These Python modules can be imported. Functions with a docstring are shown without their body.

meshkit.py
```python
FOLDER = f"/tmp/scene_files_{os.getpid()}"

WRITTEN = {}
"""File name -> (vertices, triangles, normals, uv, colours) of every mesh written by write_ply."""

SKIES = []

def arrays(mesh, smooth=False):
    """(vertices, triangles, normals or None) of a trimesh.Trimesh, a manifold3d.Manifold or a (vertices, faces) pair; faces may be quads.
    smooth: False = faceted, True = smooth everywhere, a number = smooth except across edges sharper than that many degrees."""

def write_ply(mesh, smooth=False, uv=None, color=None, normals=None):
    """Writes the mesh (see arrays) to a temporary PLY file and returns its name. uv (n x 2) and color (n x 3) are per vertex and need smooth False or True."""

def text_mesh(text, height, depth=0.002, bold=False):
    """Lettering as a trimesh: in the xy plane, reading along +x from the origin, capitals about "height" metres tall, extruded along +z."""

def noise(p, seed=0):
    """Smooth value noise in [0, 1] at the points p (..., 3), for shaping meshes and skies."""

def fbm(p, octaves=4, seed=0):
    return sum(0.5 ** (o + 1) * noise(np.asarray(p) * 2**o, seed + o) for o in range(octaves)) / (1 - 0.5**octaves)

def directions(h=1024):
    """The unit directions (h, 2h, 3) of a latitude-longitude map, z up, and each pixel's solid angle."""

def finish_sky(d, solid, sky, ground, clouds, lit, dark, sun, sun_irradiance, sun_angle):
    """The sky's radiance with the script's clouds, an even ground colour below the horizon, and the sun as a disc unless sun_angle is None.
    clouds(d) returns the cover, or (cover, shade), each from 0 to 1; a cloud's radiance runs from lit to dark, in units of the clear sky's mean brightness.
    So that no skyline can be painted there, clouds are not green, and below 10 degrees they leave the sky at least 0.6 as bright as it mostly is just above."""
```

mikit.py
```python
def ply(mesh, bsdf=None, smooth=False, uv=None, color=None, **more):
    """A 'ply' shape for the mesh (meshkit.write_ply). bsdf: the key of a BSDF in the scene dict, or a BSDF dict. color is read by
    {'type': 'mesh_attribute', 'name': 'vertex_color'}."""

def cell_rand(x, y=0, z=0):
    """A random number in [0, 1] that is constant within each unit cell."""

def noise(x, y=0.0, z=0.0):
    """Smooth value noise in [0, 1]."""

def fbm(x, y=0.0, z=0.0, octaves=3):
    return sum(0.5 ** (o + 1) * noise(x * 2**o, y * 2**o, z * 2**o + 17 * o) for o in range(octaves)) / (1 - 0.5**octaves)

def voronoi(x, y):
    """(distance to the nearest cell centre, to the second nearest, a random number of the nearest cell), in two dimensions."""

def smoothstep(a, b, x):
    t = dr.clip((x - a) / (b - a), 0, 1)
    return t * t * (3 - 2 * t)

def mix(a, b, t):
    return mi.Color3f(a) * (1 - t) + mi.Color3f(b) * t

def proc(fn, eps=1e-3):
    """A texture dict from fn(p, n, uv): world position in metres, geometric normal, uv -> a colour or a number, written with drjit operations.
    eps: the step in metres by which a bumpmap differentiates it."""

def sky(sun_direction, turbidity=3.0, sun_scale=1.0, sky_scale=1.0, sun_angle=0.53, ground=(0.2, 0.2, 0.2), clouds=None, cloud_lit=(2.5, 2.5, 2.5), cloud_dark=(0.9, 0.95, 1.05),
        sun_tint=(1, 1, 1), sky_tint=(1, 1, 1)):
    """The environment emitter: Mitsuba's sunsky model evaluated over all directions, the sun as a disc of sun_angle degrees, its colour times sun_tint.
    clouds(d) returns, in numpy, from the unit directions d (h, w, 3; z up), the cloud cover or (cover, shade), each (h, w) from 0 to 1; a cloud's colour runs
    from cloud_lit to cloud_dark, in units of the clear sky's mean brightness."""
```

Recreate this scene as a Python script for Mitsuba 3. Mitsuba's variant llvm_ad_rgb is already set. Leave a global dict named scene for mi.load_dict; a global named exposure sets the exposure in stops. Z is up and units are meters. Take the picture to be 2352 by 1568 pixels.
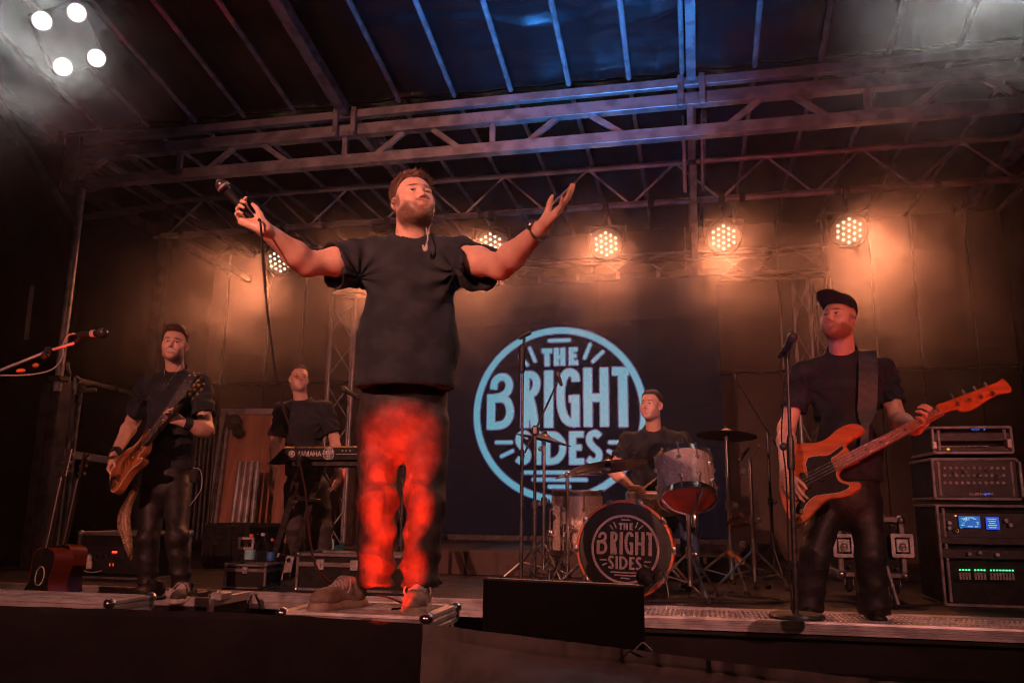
import math, numpy as np, trimesh, mitsuba as mi, drjit as dr, mikit, meshkit
import shapely
from shapely.geometry import Polygon, LineString, Point, box as sbox
from shapely import affinity, union_all

scene, labels = {'type': 'scene'}, {}
A = np.array

# ------------------------------------------------------------------ camera, sky, exposure
CAM = A([0.0, 0.0, 0.57])                       # photographer standing in front of a 1.1 m high stage
FPX = 2000.0 / 2500 * 2352                      # focal length in units of a 2352 px wide frame
PITCH, YAW, ROLL = np.radians([11.45, 12.39, 0.62])
_f = A([-math.sin(YAW) * math.cos(PITCH), math.cos(YAW) * math.cos(PITCH), math.sin(PITCH)])
_r = A([math.cos(YAW), math.sin(YAW), 0.0])
_u = np.cross(_r, _f)
CR, CU = math.cos(ROLL) * _r + math.sin(ROLL) * _u, math.cos(ROLL) * _u - math.sin(ROLL) * _r
STOPS = 5.0                                     # the camera is opened wide: every lamp is dim in absolute terms
exposure = STOPS
LS = 0.5 ** STOPS
scene['camera'] = {'type': 'perspective', 'fov_axis': 'x', 'fov': math.degrees(2 * math.atan(1176 / FPX)), 'near_clip': 0.02, 'far_clip': 200.0,
                   'to_world': mi.ScalarTransform4f().look_at(origin=CAM.tolist(), target=(CAM + _f).tolist(), up=CU.tolist()),
                   'medium': {'type': 'ref', 'id': 'haze_air'}}
scene['sky'] = {**mikit.sky((0.3, -0.8, 0.04), turbidity=3, sun_scale=0.0, sky_scale=0.0008 * LS, ground=(0.05, 0.04, 0.04), sky_tint=(1.0, 0.75, 0.7)), 'sampling_weight': 0.5}


def at(x, y, Y):
    """The point at depth Y (metres into the stage) that was measured at x, y of the 2352 px wide photograph."""
    d = _f + CR * (x - 1176) / FPX - CU * (y - 784) / FPX
    return CAM + d * (Y - CAM[1]) / d[1]


def atz(x, y, z):
    d = _f + CR * (x - 1176) / FPX - CU * (y - 784) / FPX
    return CAM + d * (z - CAM[2]) / d[2]


# ------------------------------------------------------------------ bookkeeping
def uniq(key):
    n, k = 0, key
    while k in labels or k in scene or any(x.startswith(k + '__') for x in (scene if '__' not in key else ())):
        n += 1
        k = f'{key}_{n:03d}'
    return k


def thing(name, label, cat, group=None, kind=None):
    k = uniq(name)
    labels[k] = {'label': label, 'category': cat}
    if group: labels[k]['group'] = group
    if kind: labels[k]['kind'] = kind
    return k


_count = {}


def clusters(ms):
    """Groups the pieces of a list that touch each other."""
    bb = [(np.asarray(m.vertices).min(0) - .003, np.asarray(m.vertices).max(0) + .003) for m in ms]
    g = list(range(len(ms)))
    for i in range(len(ms)):
        for j in range(i):
            if (bb[i][0] < bb[j][1]).all() and (bb[j][0] < bb[i][1]).all() and g[i] != g[j]:
                o, n = max(g[i], g[j]), min(g[i], g[j])
                g = [n if x == o else x for x in g]
    return [[m for m, x in zip(ms, g) if x == k] for k in sorted(set(g))]


def pixels(m):
    """How many pixels of the 2500 px photograph the mesh spans."""
    v = np.asarray(m.vertices)
    e = np.sort(v.max(0) - v.min(0))
    return e[2] * FPX * 1.063 / max(np.linalg.norm(v.mean(0) - CAM), .3)


def part(parent, name, mesh, mat, smooth=False, label=None, kind=None, uv=None, color=None, **more):
    """One shape entry; parent None: a thing of one mesh whose key is name. A list of pieces becomes one entry for each piece
    that stands apart; pieces too small to pick apart in the photograph are joined as one part."""
    if isinstance(mesh, list):
        if kind is None and parent is not None and len(mesh) > 1:
            cl = clusters(mesh)
            big = [c for c in cl if pixels(cat_(c)) >= 9]
            small = [c for c in cl if pixels(cat_(c)) < 9]
            if len(cl) > 1:
                ks = [part(parent, name, cat_(c), mat, smooth, label, None, **more) for c in big]
                if small: ks.append(part(parent, name, cat_([m for c in small for m in c]), mat, smooth, None, 'stuff' if len(small) > 1 else None, **more))
                return ks[0]
        mesh = cat_(mesh)
    if parent is None:
        k = name
    else:
        base = parent + '__' + name
        n = _count.get(base, 0)
        _count[base] = n + 1
        k = base if n == 0 else f'{base}_{n:03d}'
    scene[k] = mikit.ply(mesh, mat, smooth=smooth, uv=uv, color=color, **more)
    if label or kind:
        labels.setdefault(k, {})
        if label: labels[k]['label'] = label
        if kind: labels[k]['kind'] = kind
    return k


def struct(name, mesh, mat, smooth=False):
    labels[name] = {'label': name.replace('_', ' '), 'kind': 'structure', 'category': name.split('_')[-1]}
    scene[name] = mikit.ply(mesh, mat, smooth=smooth)


# ------------------------------------------------------------------ mesh helpers
def cat_(ms):
    V, F, n = [], [], 0
    for m in ms:
        v, f = (np.asarray(m.vertices), np.asarray(m.faces)) if hasattr(m, 'vertices') else m
        if f.shape[1] == 4: f = np.vstack([f[:, [0, 1, 2]], f[:, [0, 2, 3]]])
        V.append(v); F.append(f + n); n += len(v)
    return trimesh.Trimesh(np.vstack(V), np.vstack(F), process=False)


def unit(v):
    v = np.asarray(v, float)
    return v / (np.linalg.norm(v) + 1e-12)


def frame(z, hint=(0, 0, 1)):
    """Columns x, y, z: a frame whose third axis is z and whose first is nearest to hint."""
    z = unit(z)
    h = np.asarray(hint, float)
    if abs(z @ unit(h)) > 0.98: h = A([1.0, 0, 0]) if abs(z[0]) < .9 else A([0, 1.0, 0])
    x = unit(h - z * (h @ z))
    return np.stack([x, np.cross(z, x), z], 1)


def rotz(a): c, s = math.cos(a), math.sin(a); return A([[c, -s, 0], [s, c, 0], [0, 0, 1.0]])
def rotx(a): c, s = math.cos(a), math.sin(a); return A([[1.0, 0, 0], [0, c, -s], [0, s, c]])
def roty(a): c, s = math.cos(a), math.sin(a); return A([[c, 0, s], [0, 1.0, 0], [-s, 0, c]])


def xf(m, R=np.eye(3), t=(0, 0, 0)):
    v, f = (np.asarray(m.vertices), np.asarray(m.faces)) if hasattr(m, 'vertices') else m
    return trimesh.Trimesh(v @ np.asarray(R).T + np.asarray(t), f, process=False)


_boxf = None


def cbox(c, size, ch=0.004, R=np.eye(3)):
    """A box with chamfered edges."""
    s = np.asarray(size, float) / 2
    ch = min(ch, s.min() * 0.6)
    global _boxf
    P = []
    for x in (-1, 1):
        for y in (-1, 1):
            for z in (-1, 1):
                q = A([x, y, z]) * s
                for a in range(3):
                    w = q - A([x, y, z]) * ch
                    w[a] = q[a]
                    P.append(w)
    P = A(P)
    if _boxf is None:
        S = A([1.0, 1.0, 1.0])
        Q = []
        for x in (-1, 1):
            for y in (-1, 1):
                for z in (-1, 1):
                    for a in range(3):
                        w = A([x, y, z]) * (S - .2); w[a] = (x, y, z)[a]; Q.append(w)
        h = trimesh.Trimesh(A(Q), []).convex_hull
        d = np.linalg.norm(h.vertices[:, None] - A(Q)[None], axis=2).argmin(1)
        _boxf = d[h.faces]
    return trimesh.Trimesh(P @ np.asarray(R).T + np.asarray(c), _boxf, process=False)


def beam(p0, p1, w, h, hint=(0, 0, 1), ch=0.003):
    """A bar from p0 to p1, h along hint, w across."""
    p0, p1 = A(p0, float), A(p1, float)
    R = frame(p1 - p0, hint)
    return cbox((p0 + p1) / 2, (h, w, np.linalg.norm(p1 - p0)), ch, R)


def sweep(pts, r, n=8, closed=False, cap=True):
    p = np.asarray(pts, float)
    r = np.broadcast_to(np.asarray(r, float), (len(p),))
    t = (np.roll(p, -1, 0) - np.roll(p, 1, 0)) if closed else np.gradient(p, axis=0)
    t /= np.linalg.norm(t, axis=1, keepdims=True) + 1e-12
    x = frame(t[0])[:, 0]
    rings, ang = [], np.arange(n) * 2 * np.pi / n
    for i in range(len(p)):
        x = unit(x - t[i] * (x @ t[i]))
        y = np.cross(t[i], x)
        rings.append(p[i] + r[i] * (np.cos(ang)[:, None] * x + np.sin(ang)[:, None] * y))
    V = np.vstack(rings)
    m = len(p)
    F = []
    for i in range(m if closed else m - 1):
        a, b = i * n, ((i + 1) % m) * n
        j = np.arange(n); k = (j + 1) % n
        F += [np.stack([a + j, a + k, b + k], 1), np.stack([a + j, b + k, b + j], 1)]
    if cap and not closed:
        V = np.vstack([V, p[:1], p[-1:]])
        j = np.arange(n); k = (j + 1) % n
        F += [np.stack([k, j, j * 0 + len(V) - 2], 1), np.stack([(m - 1) * n + j, (m - 1) * n + k, j * 0 + len(V) - 1], 1)]
    return trimesh.Trimesh(V, np.vstack(F), process=False)


def rod(p0, p1, r, n=10, r1=None):
    return sweep([p0, p1], [r, r if r1 is None else r1], n)


def curve(pts, n=24):
    """A smooth curve through the points (Catmull-Rom)."""
    p = np.asarray(pts, float)
    if len(p) < 3: return np.linspace(p[0], p[-1], n)
    q = np.vstack([2 * p[0] - p[1], p, 2 * p[-1] - p[-2]])
    out = []
    per = max(2, n // (len(p) - 1))
    for i in range(1, len(q) - 2):
        a, b, c, d = q[i - 1:i + 3]
        t = np.linspace(0, 1, per, endpoint=False)[:, None]
        out.append(0.5 * ((2 * b) + (c - a) * t + (2 * a - 5 * b + 4 * c - d) * t**2 + (3 * b - a - 3 * c + d) * t**3))
    return np.vstack(out + [p[-1:]])


def lathe(prof, o=(0, 0, 0), axis=(0, 0, 1), n=24, hint=(1, 0, 0)):
    """prof: (radius, height) pairs turned about axis through o."""
    R = frame(axis, hint)
    ang = np.arange(n) * 2 * np.pi / n
    V = np.vstack([np.stack([r * np.cos(ang), r * np.sin(ang), ang * 0 + h], 1) for r, h in prof]) @ R.T + np.asarray(o)
    F = []
    j = np.arange(n); k = (j + 1) % n
    for i in range(len(prof) - 1):
        a, b = i * n, (i + 1) * n
        F += [np.stack([a + j, a + k, b + k], 1), np.stack([a + j, b + k, b + j], 1)]
    return trimesh.Trimesh(V, np.vstack(F), process=False)


def ball(c, r, n=2):
    m = trimesh.creation.icosphere(n, 1.0)
    return xf(m, np.diag(np.broadcast_to(np.asarray(r, float), (3,))), c)


def prism(shape, depth, R=np.eye(3), o=(0, 0, 0), z0=0.0):
    """A shapely (multi)polygon extruded along the third axis of R from o."""
    ms = []
    for g in getattr(shape, 'geoms', [shape]):
        if g.is_empty or g.area < 1e-9: continue
        m = trimesh.creation.extrude_polygon(g, depth, engine='earcut')
        ms.append(xf(m, R, np.asarray(o) + np.asarray(R)[:, 2] * z0))
    return cat_(ms)


def pillow(shape, depth, edge, R=np.eye(3), o=(0, 0, 0), steps=4):
    """A polygon as a slab with rounded edges (nested slabs that follow a quarter circle)."""
    ms = []
    for i in range(steps):
        a = i / (steps - 1) * math.pi / 2 * 0.9
        z = edge * (1 - math.sin(a))
        ms.append(prism(shape.buffer(-edge * (1 - math.cos(a))), depth - 2 * z, R, o, z))
    return cat_(ms)


def tripod_pts(c, r, a0, k=3): return [A(c) + A([r * math.cos(a0 + i * 2 * math.pi / k), r * math.sin(a0 + i * 2 * math.pi / k), 0]) for i in range(k)]
def rng(seed): return np.random.default_rng(seed)
# ------------------------------------------------------------------ materials
noise, fbm, smoothstep, mix, proc = mikit.noise, mikit.fbm, mikit.smoothstep, mikit.mix, mikit.proc


def rgb(*c): return {'type': 'rgb', 'value': list(c)}


def pr(name, color, rough=0.5, metal=0.0, spec=0.5, bump=None, **more):
    b = {'type': 'principled', 'base_color': color if isinstance(color, dict) else rgb(*color), 'roughness': rough, 'metallic': metal, 'specular': spec, **more}
    if bump is not None:
        b = {'type': 'bumpmap', 'arbitrary': proc(bump[0], bump[2] if len(bump) > 2 else 1e-3), 'scale': bump[1], 'bsdf': b}
    scene[name] = {'type': 'twosided', 'bsdf': b}


def worn(a, b, s, lo=.35, hi=.7):
    return proc(lambda p, n, uv: mix(a, b, smoothstep(lo, hi, fbm(p.x * s, p.y * s, p.z * s, 4))))


VC = {'type': 'mesh_attribute', 'name': 'vertex_color'}
pr('m_alu', worn((.47, .455, .45), (.27, .26, .258), 9.0), .4, .5)
pr('m_galv', worn((.38, .37, .375), (.20, .195, .2), 14.0), .5, .45)
pr('m_chrome', (.78, .77, .76), .16, 1.0)
pr('m_black', (.010, .0095, .0095), .5, spec=.3)
pr('m_screen', (.006, .006, .007), .95, spec=0.0)
pr('m_cabinet', (.006, .0055, .0055), .8, spec=.12)
pr('m_edge', worn((.20, .185, .18), (.12, .11, .108), 20.), .45, .5)
pr('m_blackmetal', worn((.022, .021, .021), (.05, .048, .046), 30.), .35, .2)
pr('m_rubber', (.02, .02, .02), .8, spec=.2)
pr('m_rail', worn((.06, .056, .056), (.03, .028, .028), 12.), .5, .35)
pr('m_tarp', worn((.006, .006, .0068), (.011, .0105, .012), 3.0), .30, spec=.6, bump=(lambda p, n, uv: fbm(p.x * 3, p.y * 14, p.z * 3, 3), .006, .01))
pr('m_drape', worn((.008, .007, .0065), (.014, .012, .011), 5.0), .85, spec=.2, sheen=.3)
pr('m_skirt', worn((.17, .155, .14), (.12, .11, .10), 9.0), .75, spec=.2, sheen=.1, bump=(lambda p, n, uv: noise(p.x * 900, p.y * 900, p.z * 900), .0004))
pr('m_wall', worn((.070, .043, .031), (.046, .028, .021), 1.6, .3, .75), .6, spec=.3)
pr('m_ply', proc(lambda p, n, uv: mix((.42, .20, .125), (.27, .125, .078), smoothstep(.3, .75, fbm(p.x * 22, p.y * 4, p.z * 1.3, 4)))), .55, spec=.3)
pr('m_deck', worn((.014, .013, .013), (.030, .027, .026), 6.0, .3, .8), .5, spec=.35)
pr('m_ground', worn((.06, .055, .05), (.035, .032, .03), 2.0), .9)
pr('m_case', worn((.007, .0068, .0066), (.014, .013, .012), 20.), .6, spec=.2)
pr('m_wood_orange', proc(lambda p, n, uv: mix((.50, .125, .030), (.36, .085, .022), smoothstep(.25, .8, fbm(p.x * 10, p.y * 10, p.z * 60, 4)))), .3, spec=.5, clearcoat=.7, clearcoat_gloss=.9)
pr('m_wood_honey', proc(lambda p, n, uv: mix((.36, .11, .035), (.16, .048, .018), smoothstep(.3, .75, fbm(p.x * 25, p.y * 25, p.z * 6, 4)))), .3, clearcoat=.7, clearcoat_gloss=.9)
pr('m_wood_red', (.13, .022, .010), .25, clearcoat=.8, clearcoat_gloss=.9)
pr('m_fretwood', proc(lambda p, n, uv: mix((.30, .12, .06), (.19, .075, .035), fbm(p.x * 40, p.y * 40, p.z * 12, 3))), .4)
pr('m_ebony', (.03, .022, .018), .4)
pr('m_gold', (.75, .52, .25), .3, 1.0)
pr('m_bone', (.65, .58, .45), .4)
pr('m_teal', (.02, .22, .19), .3, clearcoat=.7)
pr('m_bronze', worn((.12, .085, .065), (.075, .055, .045), 20.), .36, .7)
pr('m_glitter', proc(lambda p, n, uv: mix((.30, .24, .20), (.95, .80, .68), smoothstep(.55, .95, mikit.cell_rand(p.x * 260, p.y * 260, p.z * 260)))), .3, .35)
pr('m_drumhead', (.012, .011, .011), .35)
pr('m_redfilm', (.55, .07, .035), .25, bump=(lambda p, n, uv: fbm(p.x * 18, p.y * 18, p.z * 18, 3), .012))
pr('m_print', (.44, .36, .36), .6)
pr('m_white', (.75, .73, .70), .5)
pr('m_skin', VC, .42, spec=.45, bump=(lambda p, n, uv: noise(p.x * 420, p.y * 420, p.z * 420), .0006))
pr('m_hair', VC, .5, spec=.35)
pr('m_tee', worn((.016, .020, .024), (.025, .030, .035), 14.), .85, spec=.2, sheen=.12, bump=(lambda p, n, uv: noise(p.x * 700, p.y * 700, p.z * 700), .0006))
pr('m_denim_dark', worn((.0075, .0068, .0068), (.017, .015, .0145), 16., .3, .75), .55, spec=.4, sheen=.15, bump=(lambda p, n, uv: fbm(p.x * 90, p.y * 90, p.z * 60, 3), .0022))
pr('m_denim', worn((.020, .017, .017), (.046, .038, .036), 16., .3, .75),   .62, spec=.3, sheen=.15, bump=(lambda p, n, uv: fbm(p.x * 90, p.y * 90, p.z * 60, 3), .0022))
pr('m_greycloth', worn((.055, .047, .047), (.030, .027, .027), 10.), .75, sheen=.1)
pr('m_bluedenim', (.05, .09, .17), .8)
pr('m_beige', worn((.22, .165, .12), (.13, .10, .075), 40.), .7)
pr('m_solegum', worn((.30, .24, .18), (.20, .155, .115), 30.), .6)
pr('m_strap', worn((.024, .024, .027), (.036, .036, .040), 40.), .6)
pr('m_goldcloth', proc(lambda p, n, uv: mix((.16, .09, .05), (.75, .5, .3), smoothstep(.6, .95, mikit.cell_rand(p.x * 180, p.y * 180, p.z * 180)))), .45)
pr('m_webbing', (.33, .30, .29), .8)
pr('m_redplastic', (.55, .05, .03), .4)
pr('m_blueplastic', (.03, .13, .35), .5)
pr('m_labelblue', (.18, .42, .46), .5)
pr('m_eye', VC, .12)
pr('m_panel', worn((.022, .020, .020), (.013, .012, .012), 30.), .45, .2)
scene['m_bottle'] = {'type': 'thindielectric', 'int_ior': 1.33}
scene['m_lensglass'] = {'type': 'thindielectric', 'int_ior': 1.5}


def glow(r, g, b, w=0.0):
    return {'type': 'area', 'radiance': rgb(r * LS, g * LS, b * LS), 'sampling_weight': w}


# ------------------------------------------------------------------ shapes from distance fields (bodies, clothes)
class Sdf:
    def __init__(s, lo, hi, h):
        s.lo, s.h = np.asarray(lo, float), float(h)
        n = np.ceil((np.asarray(hi, float) - s.lo) / h).astype(int) + 1
        s.v = np.full(n, 1.0, np.float32)
        s.ax = [(s.lo[i] + h * np.arange(n[i])).astype(np.float32) for i in range(3)]

    def blk(s, lo, hi):
        ix = [slice(max(0, int((lo[i] - s.lo[i]) / s.h)), max(0, min(s.v.shape[i], int((hi[i] - s.lo[i]) / s.h) + 2))) for i in range(3)]
        return tuple(ix), s.ax[0][ix[0]][:, None, None], s.ax[1][ix[1]][None, :, None], s.ax[2][ix[2]][None, None, :]

    def mixin(s, ix, d, k, sub):
        v = s.v[ix]
        if v.size == 0: return
        if sub:
            d = -d
            h = np.clip(.5 - .5 * (v - d) / k, 0, 1)
            s.v[ix] = v * (1 - h) + d * h + k * h * (1 - h)
        else:
            h = np.clip(.5 + .5 * (v - d) / k, 0, 1)
            s.v[ix] = v * (1 - h) + d * h - k * h * (1 - h)

    def cone(s, a, b, ra, rb, k=.01, sub=False, flat=None):
        """A tapered capsule; flat = (axis, q): thinner by q along that axis."""
        a, b = np.asarray(a, float), np.asarray(b, float)
        m = max(ra, rb) + k + 3 * s.h
        ix, X, Y, Z = s.blk(np.minimum(a, b) - m, np.maximum(a, b) + m)
        P = [X - a[0], Y - a[1], Z - a[2]]
        e = b - a
        if flat is not None:
            f, q = unit(flat[0]), flat[1]
            w = (P[0] * f[0] + P[1] * f[1] + P[2] * f[2]) * (q - 1)
            P = [P[i] + w * f[i] for i in range(3)]
            e = e + f * (e @ f) * (q - 1)
        t = np.clip((P[0] * e[0] + P[1] * e[1] + P[2] * e[2]) / max(e @ e, 1e-9), 0, 1).astype(np.float32)
        d = np.sqrt((P[0] - t * e[0])**2 + (P[1] - t * e[1])**2 + (P[2] - t * e[2])**2) - (ra + (rb - ra) * t)
        if flat is not None: d = d / (1 + (flat[1] - 1) * .5)
        s.mixin(ix, d.astype(np.float32), k, sub)

    def ell(s, c, r, k=.01, R=None, sub=False):
        c, r = np.asarray(c, float), np.asarray(r, float)
        m = r.max() + k + 3 * s.h
        ix, X, Y, Z = s.blk(c - m, c + m)
        x, y, z = X - c[0], Y - c[1], Z - c[2]
        if R is not None:
            x, y, z = (x * R[0, i] + y * R[1, i] + z * R[2, i] for i in range(3))
        k0 = np.sqrt((x / r[0])**2 + (y / r[1])**2 + (z / r[2])**2)
        k1 = np.sqrt((x / r[0]**2)**2 + (y / r[1]**2)**2 + (z / r[2]**2)**2) + 1e-9
        s.mixin(ix, (k0 * (k0 - 1) / k1).astype(np.float32), k, sub)

    def cut(s, o, n):
        """Removes what lies beyond the plane through o on the side of n."""
        n, o = unit(n), np.asarray(o, float)
        d = (s.ax[0][:, None, None] - o[0]) * n[0] + (s.ax[1][None, :, None] - o[1]) * n[1] + (s.ax[2][None, None, :] - o[2]) * n[2]
        s.v = np.maximum(s.v, d.astype(np.float32))

    def mesh(s, relax=1):
        v = s.v
        S = v < 0
        n = A(v.shape)
        cnt = sum(S[i:n[0] - 1 + i, j:n[1] - 1 + j, k:n[2] - 1 + k].astype(np.int8) for i in (0, 1) for j in (0, 1) for k in (0, 1))
        act = np.argwhere((cnt > 0) & (cnt < 8))
        idx = np.full(n - 1, -1, np.int32)
        idx[tuple(act.T)] = np.arange(len(act))
        off = A([[i, j, k] for i in (0, 1) for j in (0, 1) for k in (0, 1)])
        val = np.stack([v[tuple((act + o).T)] for o in off], 1)
        pos, num = np.zeros((len(act), 3)), np.zeros(len(act))
        for a in range(8):
            for b in range(a + 1, 8):
                if np.abs(off[a] - off[b]).sum() != 1: continue
                x = (val[:, a] < 0) != (val[:, b] < 0)
                t = val[x, a] / (val[x, a] - val[x, b])
                pos[x] += off[a] + t[:, None] * (off[b] - off[a])
                num[x] += 1
        P = s.lo + s.h * (act + pos / num[:, None])
        F = []
        for ax in range(3):
            e = [slice(None)] * 3; f = list(e)
            e[ax], f[ax] = slice(0, n[ax] - 1), slice(1, n[ax])
            ch = np.argwhere(S[tuple(e)] != S[tuple(f)])
            b, c = (ax + 1) % 3, (ax + 2) % 3
            ok = (ch[:, b] > 0) & (ch[:, c] > 0) & (ch[:, b] < n[b] - 1) & (ch[:, c] < n[c] - 1)
            ch = ch[ok]
            q = []
            for db, dc in ((-1, -1), (0, -1), (0, 0), (-1, 0)):
                w = ch.copy(); w[:, b] += db; w[:, c] += dc
                q.append(idx[tuple(w.T)])
            q = np.stack(q, 1)
            inside = S[tuple(ch.T)]
            q = np.where(inside[:, None], q, q[:, ::-1])
            F += [q[:, [0, 1, 2]], q[:, [0, 2, 3]]]
        F = np.vstack(F)
        F = F[(F >= 0).all(1)]
        m = trimesh.Trimesh(P, F, process=False)
        if relax:
            for _ in range(relax):
                e = np.vstack([F[:, [0, 1]], F[:, [1, 2]], F[:, [2, 0]]])
                acc, k = np.zeros_like(P), np.zeros(len(P))
                np.add.at(acc, e[:, 0], P[e[:, 1]]); np.add.at(k, e[:, 0], 1)
                P = P * .5 + .5 * acc / np.maximum(k, 1)[:, None]
            m = trimesh.Trimesh(P, F, process=False)
        return m


def vnorm(m):
    v, f = np.asarray(m.vertices), np.asarray(m.faces)
    n, c = np.zeros_like(v), np.cross(v[f[:, 1]] - v[f[:, 0]], v[f[:, 2]] - v[f[:, 0]])
    for k in range(3): np.add.at(n, f[:, k], c)
    return n / (np.linalg.norm(n, axis=1, keepdims=True) + 1e-20)


def ridge(p, seed=0, octaves=2):
    return 1 - np.abs(2 * meshkit.fbm(p, octaves, seed) - 1)
# ------------------------------------------------------------------ air: thin stage haze with two plumes, one closed box
HLO, HHI = A([-9.5, -8.0, -2.4]), A([7.0, 12.5, 7.4])


def haze_grid():
    n = np.round((HHI - HLO) / .115).astype(int)
    z, y, x = np.meshgrid(*[np.linspace(HLO[i], HHI[i], n[i]) for i in (2, 1, 0)], indexing='ij')
    p = np.stack([x, y, z], -1)
    n1 = meshkit.fbm(p * A([.8, .8, 1.1]), 3, 3)
    n2 = meshkit.fbm(p * 3.0 + 1.8 * n1[..., None], 3, 5)
    wisp = np.clip((n2 - .42) / .24, 0, 1)**1.4
    blob = lambda c, r: np.exp(-(((p - A(c)) / A(r))**2).sum(-1))
    inside = np.clip((y - 3.6) / 2.0, 0, 1) * np.clip((4.6 - z) / .6, 0, 1) * np.clip((z + .4) / .5, 0, 1)
    d = .0012 + .003 * n1 * inside
    rear = np.clip((y - 6.5) / .9, 0, 1) * np.clip((9.3 - y) / .8, 0, 1) * np.clip((4.0 - z) / .5, 0, 1)
    d += (.006 + .03 * n1) * rear * np.clip((z - .3) / 1.8, 0, 1)
    puff = .35 + 1.5 * np.clip((n2 - .36) / .35, 0, 1)
    for c, r, k in (((-4.62, 7.45, 2.72), (.62, .7, .55), .32), ((-5.0, 7.4, 2.2), (.7, .7, .6), .16), ((1.62, 7.45, 2.72), (.55, .7, .5), .34), ((1.85, 7.4, 2.2), (.7, .7, .6), .16), ((.37, 7.5, 2.80), (.38, .6, .42), .34),
                    ((-.78, 7.5, 2.84), (.38, .6, .40), .32), ((-2.1, 7.5, 2.75), (.5, .6, .5), .26), ((-3.2, 7.5, 2.6), (.6, .7, .6), .2)):
        d += k * .75 * puff * blob(c, A(r) * 1.25)
    d += (.06 + 2.2 * wisp) * blob((-4.36, 4.25, 3.46), (.55, .45, .46))
    d += (.14 + .7 * wisp) * blob((1.48, 4.35, 3.15), (.62, .55, .42))
    d += .07 * (.2 + wisp) * blob((1.5, 6.0, 3.2), (1.2, 1.0, .7))
    return np.minimum(d, 1.0).astype(np.float32)[..., None]


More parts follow.
